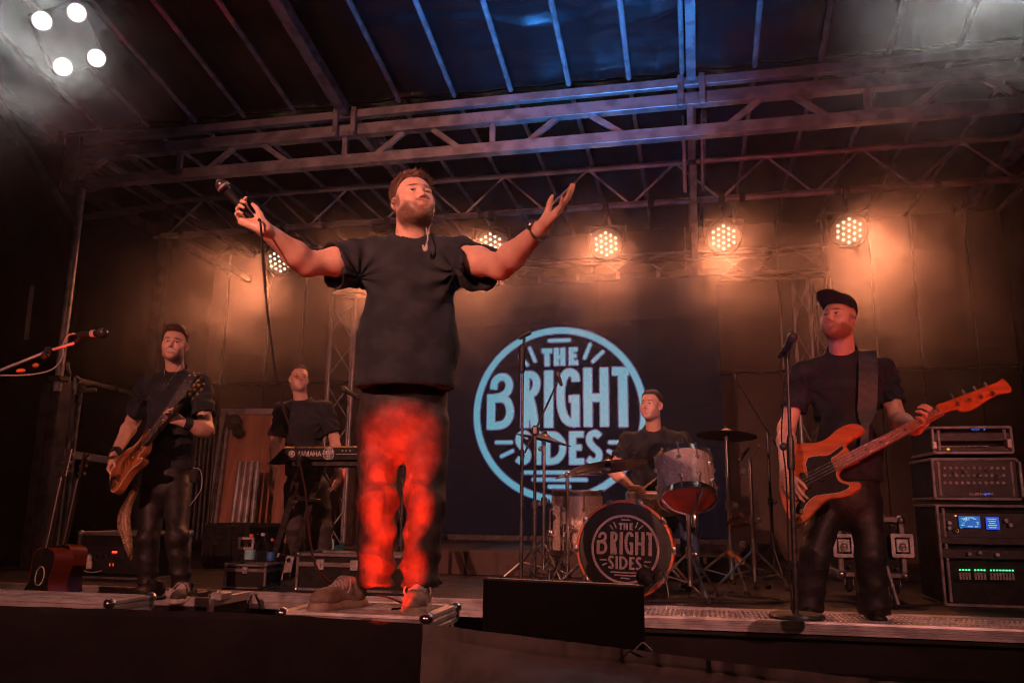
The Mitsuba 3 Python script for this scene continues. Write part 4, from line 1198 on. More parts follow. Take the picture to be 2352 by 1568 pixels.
tor = core(J['neck'] - A([0, 0, .09]), J['waist'], .07)
body_part(kp, [(sk, sc_), (a1, c1), (a2, c2), (tor, np.tile(SKIN, (len(tor.vertices), 1)))])
tee(kp, J, dict(yaw=.3, w=(.160, .160, .170), flat=1.45, sr=.056, re=.080, sleeve=(.88, .85), collar=.078, amp=.011, seed=44, h=.011))
Jt = dict(belt=at(703, 1085, 6.57), hl=at(676, 1120, 6.57), hr=at(732, 1120, 6.56), kl=at(678, 1212, 6.5), kr=at(740, 1212, 6.5), al=at(684, 1318, 6.55), ar=at(742, 1318, 6.55))
trousers(kp, Jt, dict(yaw=.3, w=(.155, .158, .090, .078, .074), amp=.012, seed=48, mat='m_greycloth', h=.011))
for p_ in (Jt['al'], Jt['ar']):
    shoe(kp, (p_[0], p_[1] + .05, 0.0), (p_[0] + .04, p_[1] - .2, 0.0), 'm_case', 'm_black', 1.0, False)

# ------------------------------------------------------------------ the drummer
dr_ = thing('person', 'seated drummer in a black T-shirt and blue jeans holding a drumstick', 'person')
YD = 6.75
J = dict(head=at(1496, 931, 6.62), neck=at(1502, 985, 6.74), sl=at(1444, 1012, 6.76), sr=at(1566, 1012, 6.76), el=at(1408, 1080, 6.62), er=at(1590, 1085, 6.66),
         wl=at(1449, 1117, 6.40), wr=at(1560, 1130, 6.40), chest=at(1503, 1045, 6.76), waist=at(1500, 1115, 6.78), hem=at(1498, 1155, 6.78))
sk, sc_, HR, toW = head(dr_, J['head'], -.40, .04, .02, J['neck'] - A([0, 0, .03]), dict(s=.99, w=.97, beard=.25, beard_len=0., hair=(.035, .024, .02), hair_len=.011, h=.0055, look=(-.3, -1, 0), n_hair=1800, hairline=.078))
hl_ = dict(u=unit(at(1478, 1117, 6.33) - at(1449, 1117, 6.40)), n=unit(A([.1, -.3, -.95])), side=-1, curl=[(1.1, 1.3, .8)] * 4, thumb=(.5, .6, .3), S=1.05)
hr_ = dict(u=unit(A([-.5, -.8, -.1])), n=unit(A([0, -.2, -1])), side=1, curl=[(1.1, 1.3, .8)] * 4, thumb=(.5, .6, .3), S=1.05)
a1, c1 = arm_mesh(J['sl'], J['el'], J['wl'], (.050, .045, .047, .031), hl_, .006)
a2, c2 = arm_mesh(J['sr'], J['er'], J['wr'], (.050, .045, .047, .031), hr_, .006)
tor = core(J['neck'] - A([0, 0, .09]), J['waist'], .07)
body_part(dr_, [(sk, sc_), (a1, c1), (a2, c2), (tor, np.tile(SKIN, (len(tor.vertices), 1)))])
tee(dr_, J, dict(yaw=-.2, w=(.175, .170, .180), flat=1.4, sr=.062, re=.078, sleeve=(.70, .70), collar=.078, amp=.011, seed=54, h=.011))
hip = J['hem'] + A([0, 0, -.06])
Jt = dict(belt=J['hem'] + A([0, 0, .03]), hl=hip + A([-.11, -.05, -.04]), hr=hip + A([.11, -.05, -.04]), kl=hip + A([-.24, -.50, -.06]), kr=hip + A([.28, -.48, -.06]), al=hip + A([-.24, -.50, -.50]), ar=hip + A([.30, -.46, -.50]))
trousers(dr_, Jt, dict(yaw=-.2, w=(.16, .165, .092, .072, .062), amp=.010, seed=58, mat='m_bluedenim', h=.012))
for p_ in (Jt['al'], Jt['ar']):
    shoe(dr_, (p_[0], p_[1] + .08, 0.0), (p_[0], p_[1] - .17, 0.0), 'm_case', 'm_black', 1.0, False)
stk = thing('drumstick', 'pale wooden drumstick in the drummer\'s right hand pointing at the tom', 'drumstick')
s0 = J['wl'] + hl_['u'] * .085 + hl_['n'] * .032
s1 = at(1512, 1094, 6.18)
sd = unit(s1 - s0)
part(None, stk, sweep([s0 - sd * .12, s0, s1 - sd * .02, s1, s1 + sd * .12], [.0075, .0075, .006, .004, .004], 10), 'm_bone', True)
thr = thing('drum_stool', 'round black drum stool under the drummer', 'stool')
tb = hip + A([0, .02, -.14])
part(thr, 'seat', lathe([(0, .06), (.15, .06), (.18, .04), (.18, -.02), (.16, -.03), (0, -.03)], tb, (0, 0, 1), 28), 'm_black', 40)
part(thr, 'post', rod((tb[0], tb[1], .12), tb, .02, 10), 'm_chrome', True)
for p_ in tripod_pts((tb[0], tb[1], .01), .24, .5): part(thr, 'leg', rod(A([tb[0], tb[1], .28]), p_, .012, 8), 'm_chrome', True)

# ------------------------------------------------------------------ the bass player
bs = thing('person', 'bearded bass player in a black cap, black T-shirt and black trousers', 'person')
YB_ = 4.98
J = dict(head=at(1927, 733, 4.86), neck=at(1934, 808, 4.98), sl=at(1848, 856, 5.00), sr=at(2026, 852, 4.98), el=at(1806, 985, 4.98), er=at(2062, 965, 4.92),
         wl=at(1806, 1088, 4.66), wr=at(2106, 984, 4.60), chest=at(1944, 900, 5.0), waist=at(1944, 1010, 5.0), hem=at(1945, 1105, 5.0))
sk, sc_, HR, toW = head(bs, J['head'], -.66, .16, .03, J['neck'] - A([0, 0, .03]), dict(s=1.02, w=1.02, beard=.9, beard_len=.0024, beard_col=(.20, .085, .05), hair=(.09, .045, .03), cap=True, h=.0045, neck_r=.064, look=(.05, -1, .05), n_beard=3200))
hl_ = dict(u=unit(A([.25, -.45, -.85])), n=unit(A([.55, .75, -.25])), side=-1, curl=[(.5, .6, .4), (.55, .7, .4), (.7, .7, .5), (.8, .8, .5)], thumb=(.6, .5, .2), S=1.05)
hr_ = dict(u=unit(A([.35, -.75, .35])), n=unit(A([-.75, -.15, .75])), side=1, curl=[(.7, 1.0, .6), (.8, 1.0, .7), (.85, 1.0, .7), (.9, 1.0, .7)], spread=.22, thumb=(.8, .1, .2), S=1.08)
a1, c1 = arm_mesh(J['sl'], J['el'], J['wl'], (.052, .047, .050, .033), hl_, .0055)
a2, c2 = arm_mesh(J['sr'], J['er'], J['wr'], (.052, .047, .050, .033), hr_, .0055)
tor = core(J['neck'] - A([0, 0, .09]), J['waist'], .07)
body_part(bs, [(sk, sc_), (a1, c1), (a2, c2), (tor, np.tile(SKIN, (len(tor.vertices), 1)))])
tee(bs, J, dict(yaw=-.12, w=(.182, .182, .186), flat=1.4, belly=(.03, .13, 0), sr=.062, re=.078, sleeve=(.66, .66), collar=.080, amp=.010, seed=64))
Jt = dict(belt=at(1945, 1095, 5.0), hl=at(1905, 1155, 5.0), hr=at(1985, 1155, 5.0), kl=at(1872, 1270, 4.92), kr=at(1998, 1275, 4.92), al=at(1853, 1404, 4.98), ar=at(2009, 1410, 4.98))
trousers(bs, Jt, dict(yaw=-.05, w=(.172, .174, .096, .076, .088), amp=.010, seed=68, mat='m_denim_dark'))
for p_ in (Jt['al'], Jt['ar']):
    shoe(bs, (p_[0], p_[1] + .10, 0.0), (p_[0], p_[1] - .10, 0.0), 'm_case', 'm_black', .9, False)
part(bs, 'earpiece', [ball(toW(A([[.088, .004, -.004]]))[0], (.009, .010, .012))], 'm_chrome', True)
# cap: crown and flat peak, in head space
cm = []
th = np.linspace(0, 2 * math.pi, 41)[:-1]
rows = []
for t in np.linspace(0, 1, 9):
    rr = math.cos(t * 1.30)
    z = .040 + .098 * math.sin(t * 1.45)
    sqr = 1 - .02 * np.cos(6 * th) * t
    rows.append(np.stack([.0865 * rr * sqr * np.cos(th), .012 + .104 * rr * sqr * np.sin(th) * 1.0, z + 0 * th + .012 * (1 - t) * np.sin(th)], 1))
cv = np.vstack(rows + [A([[0, .012, .138]])])
cf = []
for i in range(8):
    j = np.arange(40); k2 = (j + 1) % 40
    cf += [np.stack([i * 40 + j, i * 40 + k2, (i + 1) * 40 + k2], 1), np.stack([i * 40 + j, (i + 1) * 40 + k2, (i + 1) * 40 + j], 1)]
j = np.arange(40)
cf.append(np.stack([320 + j, 320 + (j + 1) % 40, j * 0 + 360], 1))
cf = np.vstack(cf)
tilt = lambda v: (np.asarray(v) - A([0, .05, .05])) @ rotx(-.20).T + A([0, .05, .056])
part(bs, 'cap', trimesh.Trimesh(toW(tilt(cv)), cf, process=False), 'm_tee', 50, label='black flat-peaked cap')
bxs, bys = np.meshgrid(np.linspace(-1, 1, 17), np.linspace(0, 1, 7), indexing='ij')
ang = bxs * 1.28
r0 = .094 + 0 * ang
out = .090 * np.sqrt(np.maximum(1 - np.abs(bxs)**2.6, 0))
bxx = .0865 * np.sin(ang) * (1 + .12 * bys)
byy = .012 - .104 * np.cos(ang) - out * bys
bzz = .036 + .030 * bys - .006 * bxs**2
top_ = np.stack([bxx, byy, bzz + .002], -1).reshape(-1, 3); bot_ = np.stack([bxx, byy, bzz - .002], -1).reshape(-1, 3)
i, j = np.meshgrid(np.arange(16), np.arange(6), indexing='ij')
f_ = np.stack([i * 7 + j, (i + 1) * 7 + j, (i + 1) * 7 + j + 1, i * 7 + j + 1], -1).reshape(-1, 4)
part(bs, 'cap_peak', trimesh.Trimesh(toW(tilt(np.vstack([top_, bot_]))), np.vstack([f_[:, [0, 1, 2]], f_[:, [0, 2, 3]], f_[:, [0, 2, 1]] + len(top_), f_[:, [0, 3, 2]] + len(top_)]), process=False), 'm_tee', 50)
# ------------------------------------------------------------------ the band's logo as flat shapes in a unit circle
def logo(ring=True):
    def L(pts, w, cap=2): return LineString(pts).buffer(w / 2, cap_style=cap, join_style=1)
    def S(pts, w, n=40): return LineString(curve([(x, y, 0) for x, y in pts], n)[:, :2]).buffer(w / 2, cap_style=2, join_style=1)
    g = []
    w = 37                                                                       # THE
    g += [L([(570, 268), (650, 270)], 34), L([(608, 260), (612, 388)], w), L([(683, 250), (683, 386)], w), L([(733, 250), (733, 386)], w), L([(683, 320), (733, 320)], 30)]
    g += [L([(799, 250), (799, 384)], w), L([(790, 265), (846, 264)], 32), L([(790, 315), (838, 315)], 28), L([(790, 367), (850, 366)], 34)]
    w = 58                                                                       # BRIGHT
    g += [S([(190, 560), (200, 500), (240, 466), (290, 475), (315, 525), (300, 580), (255, 615), (190, 628)], 54), L([(172, 600), (172, 870)], 62)]
    g += [S([(160, 640), (235, 632), (295, 650), (322, 720), (312, 790), (265, 835), (160, 846)], 56)]
    g += [L([(440, 425), (440, 860)], 62), S([(440, 452), (500, 458), (530, 510), (515, 580), (470, 612), (440, 618)], 54), L([(468, 600), (494, 700), (520, 860)], 60)]
    g += [L([(624, 425), (624, 860)], 66)]
    g += [S([(832, 512), (828, 470), (795, 442), (750, 460), (722, 540), (716, 640), (730, 745), (768, 812), (832, 832)], 58), L([(829, 855), (829, 618)], 58), L([(780, 645), (850, 645)], 50)]
    g += [L([(924, 412), (924, 856)], 62), L([(1048, 412), (1048, 856)], 62), L([(924, 640), (1048, 640)], 58)]
    g += [L([(1110, 440), (1236, 446)], 62), L([(1188, 440), (1188, 860)], 66)]
    w = 44                                                                       # SIDES
    for dx in (0, 540):
        g += [S([(470 + dx, 930), (440 + dx, 906), (400 + dx, 922), (394 + dx, 970), (425 + dx, 1012), (462 + dx, 1050), (458 + dx, 1100), (420 + dx, 1118), (380 + dx, 1095)], 44)]
    g += [L([(540, 893), (540, 1138)], 50), L([(610, 893), (610, 1138)], 48), S([(610, 914), (680, 922), (728, 980), (725, 1055), (682, 1106), (610, 1118)], 46)]
    g += [L([(806, 893), (806, 1138)], 48), L([(790, 914), (888, 914)], 42), L([(790, 1012), (872, 1012)], 40), L([(790, 1116), (892, 1116)], 42)]
    r = 24
    for p in ([(628, 190), (782, 190)], [(474, 245), (515, 345)], [(398, 305), (455, 374)], [(944, 230), (902, 332)], [(1040, 290), (966, 360)],
              [(218, 970), (335, 970)], [(260, 1076), (345, 1036)], [(1085, 975), (1190, 975)], [(1075, 1040), (1150, 1078)], [(432, 1197), (976, 1197)], [(508, 1250), (906, 1250)], [(630, 1302), (780, 1302)]):
        g.append(L(p, r, 1))
    m = union_all(g).buffer(-5).buffer(10).buffer(-5)
    if ring: m = union_all([m, Point(700, 752).buffer(664, 64).difference(Point(700, 752).buffer(618, 64))])
    m = affinity.affine_transform(m, [1 / 664, 0, 0, -1 / 664, -700 / 664, 752 / 664])
    return m.simplify(.0012)


LOGO = logo()

# ------------------------------------------------------------------ the screen with the lit logo
lw = thing('led_screen', 'big dark blue LED wall with the lit cyan round band logo THE BRIGHT SIDES', 'screen')
LX, LZ, LY = -1.505, 1.655, 9.42
W0, W1, Z0, Z1 = -3.35, .35, .27, 3.22
XZ = np.stack([A([1.0, 0, 0]), A([0, 0, 1.0]), A([0, -1.0, 0])], 1)
nx, nz = 8, 6
for i in range(nx):
    for j in range(nz):
        a, b = W0 + (W1 - W0) * (i + .5) / nx, Z0 + (Z1 - Z0) * (j + .5) / nz
        part(lw, 'panel', cbox((a, LY + .04, b), ((W1 - W0) / nx - .0015, .06, (Z1 - Z0) / nz - .0015), .001), 'm_screen', emitter=glow(.0028, .0025, .0050))
part(lw, 'logo_outline', prism(LOGO.buffer(.013), .002, XZ, (LX, LY + .006, LZ)).apply_scale(1.0) if False else xf(prism(affinity.scale(LOGO.buffer(.013), 1.02, 1.02, origin=(0, 0)), .002, XZ, (0, 0, 0)), np.eye(3), (LX, LY + .008, LZ)), 'm_drumhead', emitter=glow(.0, .045, .16, .15), label='blue glow round the lettering')
part(lw, 'logo', xf(prism(affinity.scale(LOGO, 1.02, 1.02, origin=(0, 0)), .002, XZ, (0, 0, 0)), np.eye(3), (LX, LY + .003, LZ)), 'm_drumhead', emitter=glow(.045, .32, .42, .6), label='cyan lit lettering and ring')
part(lw, 'frame', [cbox(((W0 + W1) / 2, LY + .05, Z0 - .04), (W1 - W0 + .1, .12, .075), .01), cbox(((W0 + W1) / 2, LY + .05, Z1 + .045), (W1 - W0 + .1, .1, .085), .01)], 'm_blackmetal')
part(lw, 'hanger', [cbox((x, LY + .02, Z1 + .06), (.05, .05, .09), .008) for x in np.linspace(W0 + .2, W1 - .2, 8)], 'm_alu')


# ------------------------------------------------------------------ cases
def case(key, c, size, lid=.35, wheels=False, R=np.eye(3), latches=2, edge=.024, body='m_case'):
    """A flight case: panels, aluminium edges, ball corners, latches."""
    c, s = A(c, float), A(size, float) / 2
    P = lambda x, y, z: c + R @ (A([x, y, z]) * s)
    part(key, 'panel', cbox(c, size - A([.012, .012, .012]), .004, R), body)
    E = []
    for a in range(3):
        for u in (-1, 1):
            for v in (-1, 1):
                p = [0, 0, 0]; p[(a + 1) % 3], p[(a + 2) % 3] = u, v
                q0, q1 = A(p, float), A(p, float); q0[a], q1[a] = -.97, .97
                E.append(beam(c + R @ (q0 * s), c + R @ (q1 * s), edge, edge, R[:, (a + 1) % 3], .005))
    part(key, 'edge_profile', E, 'm_edge')
    if lid:
        z = 1 - 2 * lid
        part(key, 'lid_profile', [beam(P(-1, -1.0, z), P(1, -1.0, z), edge * .7, edge * 1.3, (0, 0, 1)), beam(P(1, -1, z), P(1, 1, z), edge * .7, edge * 1.3, (0, 0, 1)), beam(P(-1, -1, z), P(-1, 1, z), edge * .7, edge * 1.3, (0, 0, 1))], 'm_edge')
    part(key, 'ball_corner', [ball(P(x, y, z), edge * .95, 1) for x in (-1, 1) for y in (-1, 1) for z in (-1, 1)], 'm_chrome', True)
    for i in range(latches):
        x = 0 if latches == 1 else -.6 + 1.2 * i / (latches - 1)
        zz = (1 - 2 * lid) if lid else 0
        b = P(x, -1, zz) + R @ A([0, -.008, 0])
        h = min(.10, size[2] * .3)
        part(key, 'latch', [cbox(b, (h * .85, .014, h), .005, R), cbox(b + R @ A([0, -.008, 0]), (h * .35, .014, h * .55), .004, R)], 'm_alu')
    if wheels:
        for x in (-.75, .75):
            b = P(x, -.8, -1)
            part(key, 'wheel', [lathe([(0, -.018), (.045, -.018), (.05, -.01), (.05, .01), (.045, .018), (0, .018)], b + A([0, 0, -.065]), (1, 0, 0), 20)], 'm_rubber', 40)
            part(key, 'caster', [cbox(b + A([0, 0, -.012]), (.07, .09, .02), .004), cbox(b + A([.025, 0, -.04]), (.006, .05, .06), .002), cbox(b + A([-.025, 0, -.04]), (.006, .05, .06), .002)], 'm_alu')


def riser(key, x0, x1, y0, y1, zt, zb, nx, ny, tilt=0.0, corner=True):
    """A low flat case whose top is a metal grate in an aluminium frame."""
    w = .032
    part(key, 'body', cbox(((x0 + x1) / 2, (y0 + y1) / 2, (zt + zb) / 2 - .02), (x1 - x0 - .02, y1 - y0 - .02, zt - zb - .04), .004), 'm_case')
    prof = Polygon([(0, -.06), (-.012, -.06), (-.012, -.046), (-.005, -.043), (-.005, -.036), (-.012, -.033), (-.012, -.020), (-.005, -.017), (-.005, -.011), (-.012, -.008), (-.010, .003), (w, .003), (w, -.008), (0, -.008)])
    for p, d, L in (((x0, y0), (1, 0), x1 - x0), ((x1, y0), (0, 1), y1 - y0), ((x1, y1), (-1, 0), x1 - x0), ((x0, y1), (0, -1), y1 - y0)):
        d3 = A([d[0], d[1], 0.0]); inn = A([-d[1], d[0], 0.0])
        part(key, 'frame', prism(prof, L - .004, np.stack([inn, A([0, 0, 1.0]), d3], 1) if np.linalg.det(np.stack([inn, A([0, 0, 1.0]), d3], 1)) > 0 else np.stack([inn, A([0, 0, 1.0]), d3], 1), A([p[0], p[1], zt]) + d3 * .002), 'm_alu')
    ms = []
    for i in range(1, nx):
        x = x0 + w + (x1 - x0 - 2 * w) * i / nx
        ms.append(cbox((x, (y0 + y1) / 2, zt - .006), (.0055, y1 - y0 - 2 * w, .012), .001))
    for j in range(1, ny):
        y = y0 + w + (y1 - y0 - 2 * w) * j / ny
        ms.append(cbox(((x0 + x1) / 2, y, zt - .004), (x1 - x0 - 2 * w, .0055, .011), .001))
    part(key, 'grate', ms, 'm_galv', kind='stuff')
    if corner:
        for x in (x0, x1):
            for y in (y0, y1):
                part(key, 'ball_corner', [ball((x, y, zt - .006), (.026, .026, .022), 2), cbox((x, y, zt - .03), (.034, .034, .05), .01)], 'm_chrome', True)


k = thing('grate_riser', 'low flight case with a grated metal top that the singer stands on', 'riser')
riser(k, -1.52, -.955, 2.955, 3.33, RZ, FRONTZ, 22, 14)
k = thing('grate_riser', 'low flight case with a grated metal top at the left end of the stage front', 'riser')
riser(k, -3.25, -2.325, 3.04, 3.30, RZ - .003, FRONTZ, 34, 12)
k = thing('grate_riser', 'long grated metal step under the bass player along the right stage front', 'riser')
riser(k, -.62, 2.75, 4.73, 5.165, .0, -.09, 40, 4, corner=False)
dm = lathe([(.0085, 0), (.0075, .003), (.004, .0055), (0, .0062)], (0, 0, 0), (0, 0, 1), 6)
dv, df = np.asarray(dm.vertices), np.asarray(dm.faces)
gx_, gy_ = np.meshgrid(np.arange(-.57, 2.70, .0262), np.arange(4.785, 5.125, .0262), indexing='ij')
gp0 = np.stack([gx_.ravel(), gy_.ravel() , gx_.ravel() * 0 - .004], 1)
part(k, 'tread_stud', trimesh.Trimesh((dv[None] + gp0[:, None]).reshape(-1, 3), (df[None] + (np.arange(len(gp0)) * len(dv))[:, None, None]).reshape(-1, 3), process=False), 'm_chrome', True, kind='stuff')
part(k, 'tread_plate', cbox((1.065, 4.95, -.008), (3.3, .37, .006), .001), 'm_panel')
vl = thing('deck_valance', 'plain black valance hanging below the long grated step', 'curtain')
part(None, vl, curtain((-.62, 4.80), (2.9, 4.80), -1.0, -.088, .012, 13, 80, 8), 'm_drape', True)
# flat pedal case under the guitarist's foot
k = thing('pedal_case', 'flat pale-edged pedal case under the guitarist\'s front foot', 'case')
a, b = at(350, 1384, 4.6), at(470, 1386, 4.6)
part(k, 'panel', cbox(((a[0] + b[0]) / 2, 4.80, -.10), (b[0] - a[0] + .1, .42, .2), .006), 'm_case')
part(k, 'edge_profile', [beam((a[0] - .05, 4.59, .0), (b[0] + .05, 4.59, .0), .03, .055), beam((b[0] + .05, 4.59, 0), (b[0] + .05, 5.01, 0), .03, .05), rod((b[0] + .05, 4.585, -.1), (b[0] + .05, 4.585, .02), .02, 8)], 'm_alu')
for i in range(3):
    q = A([a[0] + .1 + i * .16, 4.66, .03])
    part(k, 'pedal', [cbox(q, (.075, .12, .045), .006), lathe([(0, .016), (.012, .016), (.013, 0), (0, 0)], q + A([0, -.03, .022]), (0, 0, 1), 12)], ('m_webbing', 'm_panel', 'm_alu')[i])

# ------------------------------------------------------------------ the black front cloth
sk_ = thing('front_skirt', 'black cloth skirt along the stage front, flat on the left, swagged on the right', 'skirt')
ED = curve([(-5.2, 2.66, 0), (-4.0, 2.74, 0), (-2.67, 2.84, 0), (-1.67, 2.92, 0), (-.95, 2.84, 0), (-.66, 2.72, 0), (-.16, 2.50, 0), (.45, 2.22, 0), (1.2, 1.95, 0), (2.2, 1.75, 0)], 420)[:, :2]
tg = np.gradient(ED, axis=0); tg /= np.linalg.norm(tg, axis=1, keepdims=True)
nn = np.stack([tg[:, 1], -tg[:, 0]], 1)
sl = np.concatenate([[0], np.cumsum(np.linalg.norm(np.diff(ED, axis=0), axis=1))])
tt = np.concatenate([np.linspace(0, .12, 26), np.linspace(.13, .5, 34), np.linspace(.53, 1.3, 20)])
SLm, TT = np.meshgrid(sl, tt, indexing='ij')
wr_ = np.clip((ED[:, 0] + .95) / .7, 0, 1)[:, None]
band = .045 + .004 * np.sin(SLm * 3)
lo = np.clip((TT - band) / .12, 0, 1.6)
bil = (.13 * np.sqrt(np.clip(lo, 0, None)) + .05 * lo) * (1 + .45 * np.sin(SLm * 4.1 + 1.2) + .2 * np.sin(SLm * 9.3))
pl = meshkit.noise(np.stack([SLm * 26, TT * 0, TT * 0], -1), 3)
pleat = np.clip(np.abs(pl - .5) * 2 - .55, 0, 1)
o_ = wr_ * (bil + .022 * np.exp(-((TT - band - .012) / .016)**2) * -1 + .040 * pleat * np.exp(-TT / .10) +   .11 * lo * (meshkit.fbm(np.stack([SLm * 5 + TT * 6, TT * 3, TT * 0], -1), 3, 8) - .5))
o_ = o_ + (1 - wr_) * (.012 * (meshkit.fbm(np.stack([SLm * 3, TT * 1.5, TT * 0], -1), 2, 4) - .5) + .012 * (np.floor((SLm + .33) / 1.02) % 2) * np.clip(TT / .02, 0, 1))
Xs = ED[:, 0][:, None] + nn[:, 0][:, None] * o_; Ys = ED[:, 1][:, None] + nn[:, 1][:, None] * o_
Zs = .175 - TT + wr_ * .02 * np.sin(SLm * 5) * np.clip(TT * 10, 0, 1) - .004 * meshkit.noise(np.stack([SLm * 9, TT * 0, TT * 0], -1), 6)
Ps = np.stack([Xs, Ys, Zs], -1)


def strip(i0, i1):
    n, m_ = i1 - i0, len(tt)
    i, j = np.meshgrid(np.arange(n - 1), np.arange(m_ - 1), indexing='ij')
    f_ = np.stack([i * m_ + j, i * m_ + j + 1, (i + 1) * m_ + j + 1, (i + 1) * m_ + j], -1).reshape(-1, 4)
    return trimesh.Trimesh(Ps[i0:i1].reshape(-1, 3), np.vstack([f_[:, [0, 1, 2]], f_[:, [0, 2, 3]]]), process=False)


cuts = [0] + [int(np.argmin(np.abs(ED[:, 0] - x))) for x in (-3.2, -2.28, -1.44, -.93)] + [len(sl)]
for q0_, q1_ in zip(cuts[:-2], cuts[1:-1]): part(sk_, 'flat_panel', strip(q0_, q1_ + 1), 'm_drape', True)
part(sk_, 'swag', strip(cuts[-2], cuts[-1]), 'm_skirt', True, label='greyish cloth gathered in pleats and swags on the right')
fr = thing('front_rail', 'dark rail along the top of the front skirt that carries the cloth', 'rail')
part(None, fr, sweep([(ED[i, 0] - nn[i, 0] * .035, ED[i, 1] - nn[i, 1] * .035, .135) for i in range(0, len(ED), 12)], .014, 8), 'm_case', True)
hk = thing('cloth_clip', 'small bright metal clip on the front cloth right of the monitor box', 'clip')
q = at(1480, 1479, 2.44)
part(None, hk, sweep([q + A(p) for p in ((-.03, 0, -.02), (-.008, -.005, .004), (.0, -.005, .005), (.022, 0, -.015))], .0025, 5), 'm_alu', True)

# black monitor box seen from its back
k = thing('stage_monitor', 'black stage monitor box seen from behind in front of the bass drum', 'speaker')
tl, trp = at(1118, 1332, 2.81), at(1470, 1335, 2.71)
rt_ = unit((trp - tl) * A([1, 1, 0])); bk = A([-rt_[1], rt_[0], 0])
Lw = np.linalg.norm((trp - tl)[:2])
ht = tl[2] + .14
vd = unit((trp - CAM) * A([1, 1, 0])); bk = unit(vd - rt_ * .06)
Rw = np.stack([bk, A([0, 0, 1.0]), rt_], 1)
sec = Polygon([(0, 0), (0, ht), (.05, ht + .0), (.34, .30), (.34, 0)])
o3 = A([tl[0], tl[1], -.14])
part(k, 'cabinet', prism(sec, Lw, Rw, o3), 'm_cabinet')
part(k, 'end_plate', [prism(sec.buffer(.006), .012, Rw, o3 - rt_ * .012), prism(sec.buffer(.006), .012, Rw, o3 + rt_ * Lw)], 'm_cabinet')
part(k, 'top_strip', cbox(o3 + rt_ * Lw * .5 + bk * .012 + A([0, 0, ht + .004]), (Lw, .03, .008), .002, np.stack([rt_, bk, A([0, 0, 1.0])], 1)), 'm_rail')
# ------------------------------------------------------------------ the drum kit
def drum(key, c, axis, r, depth, shell='m_glitter', top='m_white', bottom='m_white', lugs=8, hoop='m_chrome', front=None):
    """c: centre of the head that looks along axis."""
    ax = unit(axis)
    R = frame(ax, (0, 0, 1))
    c = A(c, float)
    shk = part(key, 'shell', lathe([(r, -depth), (r, 0)], c, ax, 48), shell, True)
    part(key, 'top_head', lathe([(0, .002), (r * .94, .003), (r * .99, -.006)], c, ax, 48), top, 40)
    part(key, 'bottom_head', lathe([(r * .99, -depth + .006), (r * .94, -depth - .003), (0, -depth - .002)], c, ax, 48), bottom, 40)
    for z in (0, -depth):
        s = 1 if z == 0 else -1
        part(key, 'hoop', lathe([(r * .985, z + s * .012), (r * 1.035, z + s * .012), (r * 1.035, z - s * .024), (r * 1.0, z - s * .024)], c, ax, 48), hoop, 40)
    for i in range(lugs):
        a = (i + .5) * 2 * math.pi / lugs
        d = R @ A([math.cos(a), math.sin(a), 0])
        L = [rod(c + d * r * 1.03 + ax * .012, c + d * r * 1.03 - ax * depth * .28, .0045, 6), rod(c + d * r * 1.03 - ax * (depth + .012), c + d * r * 1.03 - ax * depth * .72, .0045, 6)]
        L += [ball(c + d * r * 1.02 - ax * depth * .28, .017, 1), ball(c + d * r * 1.02 - ax * depth * .72, .017, 1), ball(c + d * r * 1.03 + ax * .016, .008, 1)]
        part(shk, 'lug', L, 'm_chrome', True)
    return R


def tripod_stand(key, x, y, h, r=.013, spread=.26, rot=.4, mat='m_chrome', zb=0.0):
    hub = A([x, y, zb + .30])
    part(key, 'post', [rod((x, y, zb + .08), (x, y, zb + h * .55), r * 1.25, 12), rod((x, y, zb + h * .5), (x, y, zb + h), r, 12)], mat, True)
    part(key, 'collar', [lathe([(0, -.03), (r * 2.1, -.03), (r * 2.1, .03), (0, .03)], (x, y, zb + h * .53), (0, 0, 1), 12), ball((x + r * 3, y - r, zb + h * .53), r * 1.5, 1), lathe([(0, -.03), (r * 2, -.03), (r * 2, .03), (0, .03)], hub, (0, 0, 1), 12)], mat, 40)
    for p in tripod_pts((x, y, zb + .012), spread, rot):
        m_ = hub * .45 + p * .55
        part(key, 'leg', [beam(hub, p, r * 1.1, r * 1.1), beam((x, y, zb + .10), m_, r * .8, r * .8)], mat)
        part(key, 'foot', ball(p, r * 1.7, 1), 'm_rubber', True)


def cymbal(key, c, axis, r):
    prof = [(.006, .028 * r / .25), (.03, .026), (.055, .012), (.07, .004), (r * .6, -.010), (r, -.026)]
    prof = [(a, b) for a, b in prof] + [(a, b - .0025) for a, b in prof[::-1]]
    part(key, 'plate', lathe(prof, c, axis, 48), 'm_bronze', True)
    part(key, 'felt', [lathe([(0, .05), (.012, .05), (.02, .03), (.02, .02), (0, .02)], c, axis, 14), lathe([(0, -.03), (.02, -.03), (.02, .0), (0, 0)], c, axis, 14)], 'm_black', True)


bd = thing('bass_drum', 'big bass drum with a black front head that carries the band logo', 'drum')
c = at(1435, 1261, 5.72)
rb = .325
ax = A([0.0, -1.0, .035])
R = frame(ax, (0, 0, 1))
part(bd, 'shell', lathe([(rb * .965, -.46), (rb * .965, 0)], c, ax, 64), 'm_glitter', True)
bdh = part(bd, 'front_head', lathe([(0, -.004), (rb * .9, -.004), (rb * .95, -.006)], c, ax, 64), 'm_drumhead', 40, label='black front head with the pale round logo THE BRIGHT SIDES')
for z in (0.0, -.46):
    part(bd, 'hoop', lathe([(rb * .955, z + .012), (rb * 1.0, z + .012), (rb * 1.01, z + .006), (rb * 1.01, z - .032), (rb * .985, z - .036), (rb * .955, z - .036), (rb * .955, z + .012)], c, ax, 64), 'm_wood_orange', 40)
RL = np.stack([unit(np.cross((0, 0, 1.0), -ax)) * -1, unit(np.cross(ax, unit(np.cross((0, 0, 1.0), -ax)) * -1)), ax], 1)
